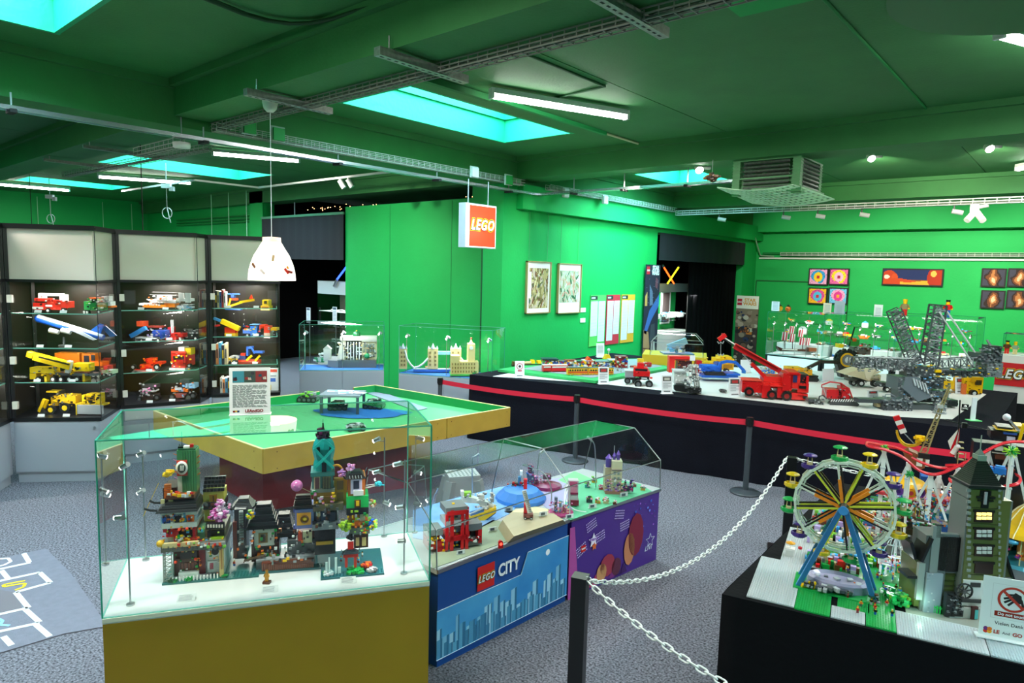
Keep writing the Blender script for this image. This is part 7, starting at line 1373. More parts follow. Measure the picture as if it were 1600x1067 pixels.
q = t.hit(430+637/4.444,430+560/4.444,9); mb.sph(q.x,9,q.z,4.5,'1c8a50',12); PG(t,mb,KG,[(430,580),(445,500),(470,470),(480,585)],6,12,'e0dcd0'); t.p('hall',mb)
mb = MB(); q = t.hit(430+565/4.444,430+415/4.444,30); mb.sph(q.x,30,q.z,6,'0c5a34',14,1.1); mb.sph(q.x,30,q.z+7,1.2,'c8a030',6); t.p('green_dome',mb); mb = MB(); q = t.hit(430+360/4.444,430+520/4.444,20); RX(t,mb,KG,20,14,[(335,515,385,590,'c8ccc8')]); PG(t,mb,KG,[(330,515),(360,488),(390,515)],20,34,'b0b4b0'); t.p('side_chapel',mb)
t = CT('toy_dragon','small green and clear toy dragon at the left of the bank model','toy figure',500,567,.81,0); mb = MB(); blob(mb,0,0,4,9,24,('1c7a5a','2a9a70','trans'),4,.5); blob(mb,2,0,12,4,10,('e8f0f0','trans'),3); t.p('body',mb)
t = CT('toy_bridge','toy brick tower bridge with two sand towers and white suspension curves','toy building',690,583,.81,8); mb = MB()
for (x0,x1) in ((1060,1130),(1218,1290),(862,915)):
    RX(t,mb,KG,6,14,[(x0,510,x1,650,'c8b888')]); 
    for i in range(4): RX(t,mb,KG,5,2,[(x0+10,530+i*28,x0+22,545+i*28,'7a6a48'),(x1-24,530+i*28,x1-12,545+i*28,'7a6a48')])
    for xx in (x0+6,x1-6,(x0+x1)/2): q = t.hit(430+xx/4.444,430+510/4.444,8); mb.cyl((q.x,8,q.z),(q.x,8,q.z+(9 if xx == (x0+x1)/2 else 5)),2.2 if xx != (x0+x1)/2 else 4,'8a98a8',6,.1)
t.p('bridge_towers',mb); mb = MB(); RX(t,mb,KG,8,10,[(1130,530,1218,552,'7ab0d8'),(960,650,1220,664,'d8dce0')]); RX(t,mb,KG,4,18,[(960,655,1220,672,'2a5ab0')])
for s in (6,16): TB(t,mb,KG,[(1062,575),(1030,610),(1000,632),(965,642)],7,s,'e8ecec'); TB(t,mb,KG,[(900,520),(915,580),(940,620),(965,642)],7,s,'c8d0d0'); TB(t,mb,KG,[(1290,575),(1310,600),(1330,612)],6,s,'e8ecec')
t.p('deck_and_cables',mb)
t = CT('toy_clock_tower','toy brick sand coloured clock tower with long hall on green base','toy building',735,588,.81,8); mb = MB(); RX(t,mb,KG,-4,34,[(1215,688,1400,700,'4ab050')]); RX(t,mb,KG,0,22,[(1340,480,1385,690,'e0cc90',2),(1222,600,1410,690,'d8c488'),(1222,560,1280,690,'d0bc80',-2),(1385,620,1412,690,'c07a60',2)])
for i in range(9):
    for j in range(3): RX(t,mb,KG,-3 if i < 3 else -1,2,[(1228+i*19,610+j*26,1236+i*19,624+j*26,'8a7440')])
q = t.hit(430+1362/4.444,430+505/4.444,1); mb.cyl((q.x,.5,q.z),(q.x,2,q.z),3,'white',12); q = t.hit(430+1362/4.444,430+480/4.444,8); mb.cyl((q.x,12,q.z),(q.x,12,q.z+8),5,'c8a878',4,.5); mb.sph(q.x,12,q.z+9,1.6,'c84030',6); t.p('hall_and_tower',mb); mb = MB(); blob(mb,6,-2,3,5,10,('green','2aa050'),3); t.p('trees',mb)
for px,c,l in ((705,'c02028','tiny red toy bus on the bridge'),(668,'e8a020','tiny orange toy boat below the bridge')): t = CT('toy_bus',l,'toy vehicle',px,577 if px > 700 else 576,.815,8); mb = MB(); mb.box(0,0,0,7,3,4,c); mb.box(0,-.2,2,6,2.8,1,'white'); t.p('body',mb)
# cabinet in the dark room seen through the opening
q0_,q1_ = V((-12.92,7.9+1.0,0)),None
t = T('glass_cabinet','white framed glass cabinet inside the dark opening behind the pendant lamp','cabinet',(-12.2,9.2,0),0); x0,x1,yf,yb = -13.45,-11.2,8.75,9.35
def YZ(px,py,y): return YP(px,py,y).z
zb,zt,zh = YZ(467,557,yf),YZ(467,437,yf),YZ(467,456,yf); print('dark cab',zb,zt,zh)
mb = MB(); mb.box((x0+x1)/2,(yf+yb)/2,0,x1-x0,yb-yf,zb,'white'); t.pw('base',mb,WHITEM); mb = MB(); mb.box((x0+x1)/2,(yf+yb)/2,zh,x1-x0,yb-yf,zt-zh,'b8c0c4'); t.pw('header',mb,MATTE); pane(t,[(x0,yf,zb),(x1,yf,zb),(x1,yf,zh),(x0,yf,zh)],em=False)
mb = MB(); mb.quad((x0,yb,zb),(x1,yb,zb),(x1,yb,zh),(x0,yb,zh)); t.pw('back',mb,mat('dark_back','3a3a34',rough=.6))
random.seed(31)
for k,f in enumerate((.3,.52,.74)):
    z = zb+(zh-zb)*f; mb = MB(); mb.box((x0+x1)/2,(yf+yb)/2,z,x1-x0-.04,yb-yf-.04,.012,'a8b0ac'); t.pw('shelf',mb,MATTE if k == 2 else PANE)
area('cabinet_light',((x0+x1)/2,yf+.15,zh-.03),((x0+x1)/2,yf+.3,0),1.8,.1,22,(1,1,1))
for k,f in enumerate((0,.3,.52,.74)):
    z = zb+(zh-zb)*f+(.013 if f else .001); n0 = 16 if k < 2 else 7
    for i in range(n0):
        x = x0+.25+(x1-x0-.4)*(i+random.random()*.5)/n0
        if k < 1: fig((x,yf+.15+random.random()*.2,z),.09,'dark room cabinet',rz=0,grp='toy figures in the dark room cabinet')
        else:
            c1_ = random.choice(('white','lgray','gray','dgray')); t3 = T('toy_spacecraft','small %s toy spacecraft, %s on the %s shelf of the dark room cabinet' % (CN.get(c1_,'white') if c1_ != 'lgray' else 'light grey',('first','second','third','fourth','fifth','sixth','seventh','eighth','ninth','tenth','eleventh','twelfth','thirteenth','fourteenth','fifteenth','sixteenth')[i],('','low','middle','top')[k]),'toy',(x,yf+.25,z),random.uniform(-.5,.5),'toy spacecraft in the dark room cabinet'); mb = MB(); mb.side([(-.07,.03),(.07,.045),(.06,.02),(-.07,.015)],-.02,.02,c1_); mb.box(0,0,.02,.05,.14,.012,c1_); mb.box(-.05,0,0,.02,.05,.03,'dgray'); mb.box(.03,0,0,.02,.05,.03,'dgray'); t3.p('hull',mb)
t = T('light_rod','glowing blue light rod slanting behind the partition edge','light rod',YP(527,436,8.7),0); a,b = YP(527,436,8.7),YP(545,412,8.7); mb = MB(); mb.cyl(V((0,0,0)),b-a,.02,'blue',8); t.p('glow',mb,EM('blue_glow','2848ff',5)); mb = MB(); a2,b2 = YP(522,447,8.7)-a,V((0,0,0)); mb.cyl(a2,b2,.03,'silver',8); t.p('grip',mb,METAL)
KH = (430,430,4.444)
for px,l in ((482,'left white text card standing before the dark room cabinet'),(523,'right white text card standing before the dark room cabinet')):
    p = Z(px,507 if px < 500 else 507,1.55); t = T('table_sign',l,'sign',YP(px,505,8.6),.2); mb = MB(); mb.box(0,0,0,.12,.01,.36,'dfe4ec'); t.p('card',mb,PAPER); flat(t,'print',[(-.05,.3,.05,.35,'4a5a6a')]+[(-.045,.04+i*.03,.045,.05+i*.03,'8a94a0') for i in range(8)],-.006,stuff=True); mb = MB(); mb.box(0,.04,-t.o.location.z+zb*0+0,.02,.02,t.o.location.z,'dgray'); t.p('stand',mb,MATTE)
# doorway: starship cabinet, dome case
t = T('glass_cabinet','white glass cabinet with toy starships in the far doorway under crossed light rods','cabinet',(-8.0,14.2,0),PI/2); xf = -7.75; a,b,c_ = XP(1020,443,xf),XP(1090,443,xf),XP(1090,520,xf); zt = a.z; y0,y1 = a.y,b.y; zh = XP(1060,456,xf).z; print('door cab',y0,y1,zt,zh)
mb = MB(); mb.box(xf-.3,(y0+y1)/2,0,.6,y1-y0,1.0,'white'); t.pw('base',mb,WHITEM); mb = MB(); mb.box(xf-.3,(y0+y1)/2,zh,.6,y1-y0,zt-zh,'a8b0b0'); t.pw('header',mb,MATTE)
pane(t,[(xf,y0,1.0),(xf,y1,1.0),(xf,y1,zh),(xf,y0,zh)],em=False); mb = MB(); mb.quad((xf-.6,y0,1.0),(xf-.6,y1,1.0),(xf-.6,y1,zh),(xf-.6,y0,zh)); mb.v = mb.v; t.pw('back',mb,GREEN)
for f in (.22,.62): 
    mb = MB(); yy = y0+(y1-y0)*f; mb.box(xf-.55,yy+.25,1.15,.02,.5,.85,'d8dcdc'); o = t.pw('list_panel',mb,PAPER); mb = MB(); mb.box(xf-.535,yy+.25,1.2,.012,.34,.75,'5a4a48'); t.pw('picture_strip',mb,PAPER,par=o)
area('cabinet_light',(xf-.25,(y0+y1)/2,zh-.04),(xf-.3,(y0+y1)/2,0),.3,1.5,70,(1,1,1)); mb = MB(); mb.box(xf-.3,(y0+y1)/2,1.28,.56,y1-y0-.04,.012,'white'); t.pw('shelf',mb,PANE)
random.seed(14)
for i in range(5):
    t3 = T('toy_starship','white and blue toy starship, %s on the shelf of the doorway cabinet' % ('first from left','second from left','in the centre','second from right','first from right')[i],'toy',(xf-.3,y0+.2+(y1-y0-.35)*i/4.4,1.3),random.uniform(1,2)); mb = MB(); mb.cyl((-.2,0,.1),(.2,0,.12),.05,'lgray',8,.02); mb.box(-.05,0,.07,.12,.34,.02,'white'); mb.box(-.1,.14,.04,.2,.03,.12,'azure' if i % 2 else 'white'); mb.box(-.1,-.14,.04,.2,.03,.12,'white'); mb.box(0,0,0,.03,.03,.08,'dgray'); blob(mb,0,0,.1,.12,14,('white','gray','lgray','azure','yel'),.05,.5); t3.p('hull',mb)
for (p,q,c,nm,l) in (((1037,417),(1053,443),'ff5a18','orange_glow','glowing orange light rod crossing above the doorway cabinet'),((1060,418),(1043,443),'f0f020','yellow_glow','glowing yellow light rod crossing above the doorway cabinet')):
    a,b = XP(q[0],q[1],-7.5),XP(*p,-7.5); t = T('light_rod',l,'light rod',a,0); mb = MB(); mb.cyl(V((0,0,0)),b-a,.018,c,8); t.p('glow',mb,EM(nm,c,3)); mb = MB(); mb.cyl(b-a,(b-a)*1.12,.025,'dgray',8); t.p('grip',mb,METAL)
d0,d1,dz = Z(1003,565,1.0),Z(1104,571,1.0),1.12
t = T('dome_showcase','faceted clear dome showcase on a yellow plinth behind the toy town','showcase',((d0.x+d1.x)/2,(d0.y+d1.y)/2+.3,0),0); dd = (d1-d0); dd.z = 0; dd.normalize(); dn = V((-dd.y,dd.x,0)); W4 = [d0,d1,d1+dn*.7,d0+dn*.7]
mb = MB(); mb.prism(W4,ZE,dz,'white'); t.pw('plinth',mb,mat('yellow_board','c8a818',rough=.5)); ins_ = [d0+dd*.12+dn*.05,d1-dd*.06+dn*.05,d1-dd*.06+dn*.65,d0+dd*.12+dn*.65]
lo = [P3(p,dz) for p in ins_]; mi = [P3(p,dz+.2) for p in ins_]; ctr = sum(ins_,V((0,0,0)))/4; tp_ = [P3(p.lerp(ctr,.3),dz+.33) for p in ins_]
for i in range(4): j = (i+1) % 4; pane(t,[lo[i],lo[j],mi[j],mi[i]],'dome_pane',PANE2,EDGEW); pane(t,[mi[i],mi[j],tp_[j],tp_[i]],'dome_pane',PANE2,EDGEW)
pane(t,tp_,'dome_top',PANE2,EDGEW)
t3 = T('toy_starship','pale blue toy starship model under the clear dome','toy',P3(ctr,dz),RZ); mb = MB(); mb.box(0,0,0,.5,.3,.02,'3a6a9a'); mb.bar((-.15,0,.1),(.15,0,.22),.06,.1,'8ab0c8'); mb.bar((0,0,.02),(0,0,.14),.02,c='gray'); blob(mb,0,0,.06,.16,20,('gray','lblue','dgray','white'),.06,.3); t3.p('hull',mb)
# long glass showcases along the far wall
YS = 14.0
for k,(xa,xb,l) in enumerate(((-5.05,-3.95,'left glass showcase before the far wall with toy sailing ships'),(-3.93,-2.7,'middle glass showcase before the far wall with toy machines'),(-2.68,-1.45,'right glass showcase before the far wall behind the lattice masts'))):
    t = case('showcase',l,'showcase',(xa,YS),(xb,YS),1.1,.82,1.70+.04*k,mat('black_laminate','16181c',rough=.4),edge=None)
    mb = MB(); mb.box((xa+xb)/2,YS+.55,.46,xb-xa-.06,1.0,.36,'dfe6e6'); mb.v = mb.v; t.pw('white_step',mb,EM('lit_white','cfe6e4',.35)) if False else None
    mb = MB(); mb.box((xa+xb)/2,YS-.004,.50,xb-xa-.1,.004,.29,'d8e6e4'); t.pw('glow_sheet',mb,EM('glow_sheet','b8d8d4',.7))  # glowing sheet on the dark base imitates its lit interior
    mb = MB(); mb.box((xa+xb)/2,YS+.55,.821,xb-xa-.04,1.05,.01,'c0c8c6'); t.pw('white_floor',mb,MATTE); mb = MB(); mb.box((xa+xb)/2,YS+.8,.832,xb-xa-.06,.5,.2,'c0caca'); t.pw('rear_step',mb,MATTE)
    for f,dy in ((1.24,.75),(1.46,.8)): mb = MB(); mb.box((xa+xb)/2,YS+dy,f,xb-xa-.06,.5,.01,'white'); t.pw('glass_shelf',mb,PANE)
    area('case_light',((xa+xb)/2,YS+.4,1.66),((xa+xb)/2,YS+.6,.8),1.0,.2,11,(1,1,.96))
    for i in range(5): x = xa+.1+(xb-xa-.2)*i/4; spot_ = MB(); spot_.cyl((x,YS+.1,.83),(x,YS+.1,1.5),.006,'silver',6); spot_.cyl((x,YS+.1,1.5),(x+.02,YS+.13,1.46),.012,'silver',8); o = t.pw('spot_pole',spot_,METAL); s2 = MB(); s2.sph(x,YS+.09,1.45,.008,'white',6); t.pw('lens',s2,EM('spot_lens',(1,.98,.95),30),par=o)
random.seed(77)
CL = ('red','white','lgray','gray','dgray','brown','orange','green','azure','yel','tan','blue'); ORD = ('first','second','third','fourth','fifth','sixth','seventh','eighth','ninth','tenth','eleventh','twelfth')
for lvl,(z,y,n,s) in {'front floor': (.833,YS+.25,10,.11),'rear step': (1.034,YS+.75,12,.1),'lower shelf': (1.252,YS+.75,12,.12),'upper shelf': (1.472,YS+.75,10,.1)}.items():
    for i in range(n):
        x = -4.95+3.4*(i+.5)/n+random.uniform(-.05,.05)
        if abs(x+3.94) < .1 or abs(x+2.69) < .1: x += .14
        if lvl == 'front floor' and -4.85 < x < -4.2: continue
        c1_,c2x = random.choice(CL),random.choice(CL); kind = random.choice(('toy car','toy boat','toy house','toy aircraft'))
        t3 = T(kind.replace(' ','_'),'small %s and %s %s, %s from left, %s, far showcases' % (CN.get(c1_,'light grey' if c1_ == 'lgray' else 'yellow'),CN.get(c2x,'light grey' if c2x == 'lgray' else 'yellow'),kind,ORD[i],lvl),'toy',(x,y,z),random.uniform(-.6,.6),'small toys in the far glass showcases'); mb = MB()
        if kind == 'toy car': mb.box(0,0,.012,s*1.6,s*.7,s*.35,c1_); mb.box(-s*.1,0,.012+s*.35,s*.8,s*.6,s*.3,c2x,taper=.8); [mb.wheel(a*s*.5,b*s*.3,.018,.018,.02) for a in (-1,1) for b in (-1,1)]
        elif kind == 'toy boat': mb.side([(-s*.9,s*.35),(-s*.6,0),(s*.6,0),(s*.95,s*.4)],-s*.25,s*.25,c1_); mb.box(-s*.2,0,s*.3,s*.6,s*.4,s*.3,c2x); mb.bar((0,0,s*.4),(0,0,s*1.3),.006,c='dgray')
        elif kind == 'toy house': mb.box(0,0,0,s*1.1,s*.8,s*.8,c1_); mb.side([(-s*.6,s*.8),(s*.6,s*.8),(0,s*1.2)],-s*.42,s*.42,c2x)
        else: mb.cyl((-s*.8,0,s*.5),(s*.8,0,s*.5),s*.16,c1_,8,s*.08); mb.box(0,0,s*.5,s*.35,s*1.6,.01,c2x); mb.box(-s*.7,0,s*.5,s*.2,.01,s*.35,c2x); mb.bar((0,0,0),(0,0,s*.5),.008,c='gray')
        for q in range(5): mb.box(random.uniform(-s*.5,s*.5),random.uniform(-s*.2,s*.2),s*.2,s*.2,s*.5,s*random.uniform(.1,.35),random.choice(CL))
        t3.p('body',mb)
t = TP('toy_sailing_ship','brown toy sailing ship with red and white striped sails in the left far showcase','toy ship',1245,551,.833,0); t.o.location = (-4.55,YS+.3,.833); t.k = mpp(V((-4.55,YS+.3,1))); t.m = M4.Translation(t.o.location) @ M4.Rotation(RZ,4,'Z')
mb = MB(); PG(t,mb,K5,[(340,540),(370,600),(780,605),(800,560),(720,560),(700,580),(420,575)],-4,6,'4a2a1c'); RX(t,mb,K5,-5,3,[(400,575,580,590,'e8e8e0'),(720,560,805,605,'8a4a2a')]); [BR(t,mb,K5,(xx,580),(xx,320),7,1,'3a2418') for xx in (430,520,640)]; t.p('hull',mb)
mb = MB()
for (x0,x1,y0,y1) in ((395,465,370,470),(480,540,305,390),(485,545,395,490),(590,650,345,430),(600,665,440,525),(675,730,445,530)):
    for i in range(5): a0,a1 = x0+(x1-x0)*i/5,x0+(x1-x0)*(i+1)/5; PG(t,mb,K5,[(a0+8,y0),(a1+8,y0),(a1-6,y1),(a0-6,y1)],-1-2*math.sin(i),0,'c82840' if i % 2 else 'e8e4e4')
t.p('striped_sails',mb)
# toy figures and cards on the showcase tops
def bigfig(px,pyb,h,y,label,tc,lc,hc,skin='yel',group=None):
    p = YP(px,pyb,y); k = mpp(p); t = T('toy_statue',label,'figurine',p,.1,group); mb = figure_mb(h*k,tc,lc,hc,skin); t.p('body',mb)
    return t
TZ = 1.72
def topfig(px,h,y,label,*c,z=TZ):
    lo,hi = 300,700
    p = V((YP(px,500,y).x,y,z)); k = mpp(p); t = T('toy_statue',label,'figurine',p,.1); t.p('body',figure_mb(h*k,*c)); return t
topfig(1412,28,YS+.45,'yellow and red large toy figure on the right far showcase top','dtan','red','yel',z=1.75); topfig(1479,28,YS+.45,'large toy figure in blue trousers on the showcase top behind the mast','red','blue','black',z=1.78)
for px,c,l in ((1218,'yel','round yellow toy bird with dark cap on the left far showcase'),(1231,'orange','round orange toy bird with dark cap on the left far showcase')):
    p = V((YP(px,490,YS+.4).x,YS+.4,1.705)); k = mpp(p); t = T('toy_bird',l,'figurine',p,0); t.k = k; mb = MB(); mb.sph(0,0,4.5,4.5,c,12); t.p('body',mb); mb = MB(); mb.cyl((0,0,8),(0,0,11.5),4,'dgreen',4,.2); t.p('cap',mb); mb = MB(); mb.box(0,-4.4,4,2,1,1,'black'); t.p('beak',mb)
for px,h,c,l in ((1211,14,'e4ecf4','white text card left on the far showcase tops'),(1292,16,'e8dcc8','cream card on the far showcase tops below the mosaics'),(1311,20,'aab8c8','blue-grey text card on the far showcase tops'),(1372,18,'e0e8f0','white text card on the middle far showcase top')):
    p = V((YP(px,490,YS+.3).x,YS+.3,1.712)); t = T('table_sign',l,'sign',p,0); t.k = mpp(p); mb = MB(); mb.box(0,0,0,12 if h < 20 else 15,.6,h*1.05,c); t.p('card',mb,PAPER); flat(t,'print',[(-4,2+i*2.2,4,2.8+i*2.2,'9aa6b4') for i in range(6)],-.4,stuff=True)
# white counter at the right edge
t = T('display_counter','white counter with red and yellow brand panel at the right edge','counter',(-.1,13.4,0),0); x0 = YP(1557,560,13).x; mb = MB(); mb.box(x0+.9,13.35,.55,1.8,.7,1.29-.55,'white'); t.pw('cabinet',mb,WHITEM); mb = MB(); mb.box(x0+.9,13.35,0,1.7,.6,.55,'black'); t.pw('dark_base',mb,BLK)
a,b = YP(1557,565,12.995),YP(1617,607,12.995); mb = MB(); mb.quad((a.x,12.99,b.z),(b.x,12.99,b.z),(b.x,12.99,a.z),(a.x,12.99,a.z)); t.pw('red_panel',mb,mat('brand_red','c81c24',rough=.4)); w_ = b.x-a.x; h_ = a.z-b.z
inv = t.m.inverted(); brandlogo(t.o,inv @ V(((a.x+b.x)/2,12.985,(a.z+b.z)/2)),(1,0,0),(0,0,1),h_*.4,(0,-1,0),em=0)
topfig(1578,22,13.3,'toy figure with brown torso on the white counter','brown','red','black',z=1.29); topfig(1591,21,13.3,'toy figure in pale green on the white counter','sand','tan','yel',z=1.29)
t = case('counter_showcase','small glass box around the toy figures on the white counter','display cover',(YP(1568,530,13.1).x,13.1),(YP(1568,530,13.1).x+.7,13.1),.4,1.292,1.62)
for c in list(t.o.children):
    if c.name.startswith('base_cabinet'): bpy.data.objects.remove(c)
t.o.location.z = 0
# ================================================================== play table landscapes and models
def KT(name,label,cat,px,py,deg=0,z=None): return TP(name,label,cat,px,py,ZK+.004 if z is None else z,deg)
def sheet(px,z,c,name,label,cat='play mat',th=.003,m=None):
    P_ = [Z(x,y,z) for x,y in px]; ctr = sum(P_,V((0,0,0)))/len(P_); t = T(name,label,cat,(ctr.x,ctr.y,z-th),0); mb = MB(); mb.prism(P_,z-th,z,c); t.pw('sheet',mb,m or MATTE); return t
WAT = mat('printed_water','5c94d8',rough=.5,col2='88b4e4',noise=.2,nscale=5)
sheet([(645,797),(700,781),(780,761),(836,752),(800,800),(770,815),(700,850),(645,840)],ZK+.004,'sky','printed_sea','blue printed sea on the city play table',m=WAT)
sheet([(676,888),(800,843),(812,820),(770,812),(700,852),(672,868)],ZK+.004,'8c9a80','printed_shore','grey and green printed shore with small logo at the table front')
gm = sheet([(866,805),(892,812),(1018,767),(1000,756),(945,745),(900,752),(895,770)],ZK+.0045,'5cb88c','printed_meadow','green printed meadow with white path on the pastel play table')
sheet([(830,770),(866,805),(900,790),(880,760),(895,745),(860,748)],ZK+.0035,'a8a4c8','printed_lilac_ground','lilac and pink printed ground between the two play scenes')
sheet([(790,800),(850,818),(880,800),(830,790)],ZK+.004,'d8d0a0','printed_beach','pale yellow printed beach at the joint of the tables'); sheet([(872,750),(902,762),(925,748),(898,736)],ZK+.004,'78d088','printed_lawn','light green lawn print with orange patch at the back of the pastel table')
mb = MB(); P_ = [Z(x,y,ZK+.007) for x,y in ((905,752),(890,762),(884,775),(888,788),(900,797),(916,800))]; mb.tube(smooth([tuple(p) for p in P_]),.004,'f0f4f0',5); P_ = [Z(x,y,ZK+.007) for x,y in ((888,755),(883,768),(882,785),(886,796))]; mb.tube(smooth([tuple(p) for p in P_]),.004,'f0f4f0',5); gm.pw('white_path',mb,MATTE)
t = KT('toy_fire_station','red toy brick fire station with three open floors on the city table','toy building',700,862,22)
mb = MB(); RX(t,mb,K6,0,34,[(165,960,360,985,'dgray'),(170,720,350,745,'gray'),(170,850,350,868,'b0141c'),(170,610,350,640,'70767a'),(180,640,345,655,'c0181e',-1,3)])
for x0,x1 in ((170,188),(208,232),(300,318),(335,355)): RX(t,mb,K6,0,4,[(x0,625,x1,970,'c0181e')]); RX(t,mb,K6,30,4,[(x0,600,x1,960,'a81418')])
RX(t,mb,K6,16,3,[(235,760,300,850,'a8c8d0'),(235,650,300,720,'a8b8c0'),(235,870,300,950,'3a8ab0'),(250,680,285,718,'2a3a50',-4)]); specks(t,mb,K6,8,50,(180,640,345,960),('yel','black','white','dred','azure','gray'),8,20); t.p('tower',mb)
mb = MB(); RX(t,mb,K6,4,26,[(350,745,470,785,'6a7278'),(355,890,470,908,'dgray'),(440,785,468,895,'c0181e'),(350,785,365,895,'c0181e'),(380,800,430,840,'2a2e34',14),(370,865,440,890,'d8d8d4',4)]); specks(t,mb,K6,4,14,(360,840,460,895),('red','white','black'),8,20); t.p('right_garage',mb)
mb = MB(); RX(t,mb,K6,4,30,[(20,795,145,830,'78807e'),(20,895,150,940,'b0141c'),(120,930,150,1010,'c0181e'),(100,930,125,1067,'c0181e'),(20,850,120,895,'8a3038',8),(30,855,85,895,'e8c818',2,6)]); specks(t,mb,K6,4,20,(20,830,160,1000),('red','dgray','yel','white'),8,22); t.p('left_garage',mb); mb = MB(); blob(mb,0,0,0,1,1,('gray',),1); q = t.hit(713,791,16); mb.v = []; mb.f = []; mb.c = []; mb.sm = []; mb.box(q.x,16,q.z-4,8,8,6,'orange'); mb.box(q.x-5,16,q.z,4,4,6,'yel'); t.p('rooftop_rescue',mb)
t = KT('toy_ferry','yellow and blue toy ship with white superstructure and grey crane arms','toy ship',755,812,10); mb = MB(); PG(t,mb,K6,[(365,690),(380,665),(590,610),(585,650),(470,745),(380,740)],-2,14,'2a5a9a'); PG(t,mb,K6,[(365,680),(590,605),(590,640),(470,725),(370,715)],-3,12,'d8b428'); RX(t,mb,K6,2,8,[(385,685,480,710,'2a9a80')]); t.p('hull',mb)
mb = MB(); PG(t,mb,K6,[(300,560),(310,515),(400,525),(520,560),(595,605),(480,610),(440,570)],6,20,'dce0dc'); RX(t,mb,K6,10,10,[(320,480,380,515,'8ac83a'),(295,470,320,505,'e8e8e8'),(450,500,490,560,'c8ccc8'),(545,490,570,560,'gray')]); BR(t,mb,K6,(360,660),(540,580),10,4,'d8dcd8'); BR(t,mb,K6,(500,690),(520,600),12,2,'gray'); specks(t,mb,K6,4,40,(300,480,590,620),('white','lgray','dgray','gray'),8,22); t.p('superstructure',mb)
t = KT('toy_headland','beige moulded headland with green slope at the front of the city table','toy landscape',795,845,22); mb = MB(); A_ = [Z(x,y,ZK+.085) for x,y in ((785,812),(800,800),(865,802),(880,812),(803,838))]; B_ = [Z(x,y,ZK+.005) for x,y in ((778,825),(790,812),(868,812),(884,818),(793,848))]
mb.add([tuple(p) for p in A_+B_],[(i,(i+1) % 5,5+(i+1) % 5,5+i) for i in range(5)],'a89a78'); mb.add([tuple(p) for p in A_],[tuple(range(5))],'b0a688'); t.pw('cliff',mb,MATTE); mb = MB(); mb.quad(Z(795,846,ZK+.008),Z(884,818,ZK+.008),Z(880,812,ZK+.06),Z(802,838,ZK+.05),'5a7a48'); t.pw('green_slope',mb,MATTE)
t = KT('toy_ladder_truck','toy fire engine with long raised white ladder on the headland','toy vehicle',826,811,0,ZK+.088); mb = MB(); RX(t,mb,K6,0,14,[(815,660,895,690,'8a4a48'),(820,575,850,650,'c82430',2),(818,370,845,450,'d82838',6,8)]); t.p('body',mb); mb = MB(); BR(t,mb,K6,(868,645),(820,460),36,-2,'dcdcd8',12)
for i in range(12): BR(t,mb,K6,(812+i*4.6,470+i*15),(836+i*4.6,465+i*15),5,-5,'8a8a88')
t.p('ladder',mb); wheels(t,K6,[(830,690,12,-1),(880,692,12,-1)],w=4)
t = KT('toy_island','faceted blue moulded island on the city play table','toy landscape',814,788,0); mb = MB(); mb.lathe([(41,0),(40,5),(28,16),(14,18),(.01,18)],'3478c8',14,(0,26,0),smooth=False,sy=1.0); t.p('blue_mound',mb,mat('blue_mound','3a80d0',rough=.45)); 
t = KT('toy_rescue_heli','dark toy helicopter and small crew on the blue island','toy vehicle',818,770,0,ZK+.05); mb = MB(); RX(t,mb,K6,10,8,[(690,455,790,490,'2a3240'),(720,400,800,425,'4a3a34'),(770,350,795,410,'3a7aa8'),(786,300,808,335,'e8f0f4')]); BR(t,mb,K6,(725,405),(870,440),6,10,'3a3a40'); specks(t,mb,K6,8,30,(680,390,860,490),('black','brown','dgray','blue','red'),8,24); t.p('body',mb)
t = KT('toy_tower','tall purple-brown toy tower standing behind the blue island','toy building',829,772,0,ZK+.004); mb = MB(); RX(t,mb,K6,24,10,[(845,300,900,480,'5a6a80'),(855,250,885,320,'6a4a60')]); specks(t,mb,K6,22,50,(842,250,900,480),('lav','mag','azure','gray','6a3a50'),6,18); t.p('tower',mb)
t = KT('toy_landing','magenta moulded landing with small buildings at the back of the play table','toy landscape',855,765,0); mb = MB(); mb.lathe([(24,0),(23,5),(10,8),(.01,8)],'8a2a58',12,(0,12,0),smooth=False,sy=.9); RX(t,mb,K7,12,10,[(345,350,390,400,'pink'),(440,330,520,380,'6a4a58')]); specks(t,mb,K7,10,26,(340,330,520,420),('mag','pink','lav','gray'),6,18); t.p('mound',mb)
t = KT('toy_carousel','small magenta round toy amusement platform at the joint of the hoods','toy ride',877,806,0); mb = MB(); mb.lathe([(20,0),(20,3),(.01,4)],'b0407a',16,(0,12,0),smooth=False); RX(t,mb,K7,6,6,[(555,560,580,700,'6a7088'),(600,590,622,720,'88b0c8'),(635,640,670,700,'9a5a6a')]); specks(t,mb,K7,4,60,(490,600,740,720),('pink','mag','lav','azure','gray','tan'),6,18); t.p('platform',mb)
t = KT('toy_caravan','tall magenta and white toy caravan standing on its end','toy vehicle',896,792,0); mb = MB(); RX(t,mb,K7,0,14,[(695,390,785,640,'c8c0c8'),(695,585,795,640,'7a1a3a',-1,16),(705,400,780,450,'c05a80',-1),(712,455,775,510,'d890a8',-1,2),(700,510,790,530,'8a2a50',-2,4),(715,540,770,570,'lgray',-1,2)]); t.p('body',mb)
t = KT('toy_castle','cream toy castle tower with purple turrets on the pastel play table','toy building',962,772,0); mb = MB(); RX(t,mb,K7,4,18,[(1130,195,1220,520,'d8d0b0'),(1060,260,1130,510,'b8a890',4),(1125,280,1225,292,'8a7a78',-1),(1125,370,1225,382,'8a7a78',-1),(1060,500,1260,530,'9a6a5a',-6,30)])
for i in range(2):
    for j in range(3): RX(t,mb,K7,3,2,[(1145+i*38,300+j*55,1165+i*38,330+j*55,'8a9a98')])
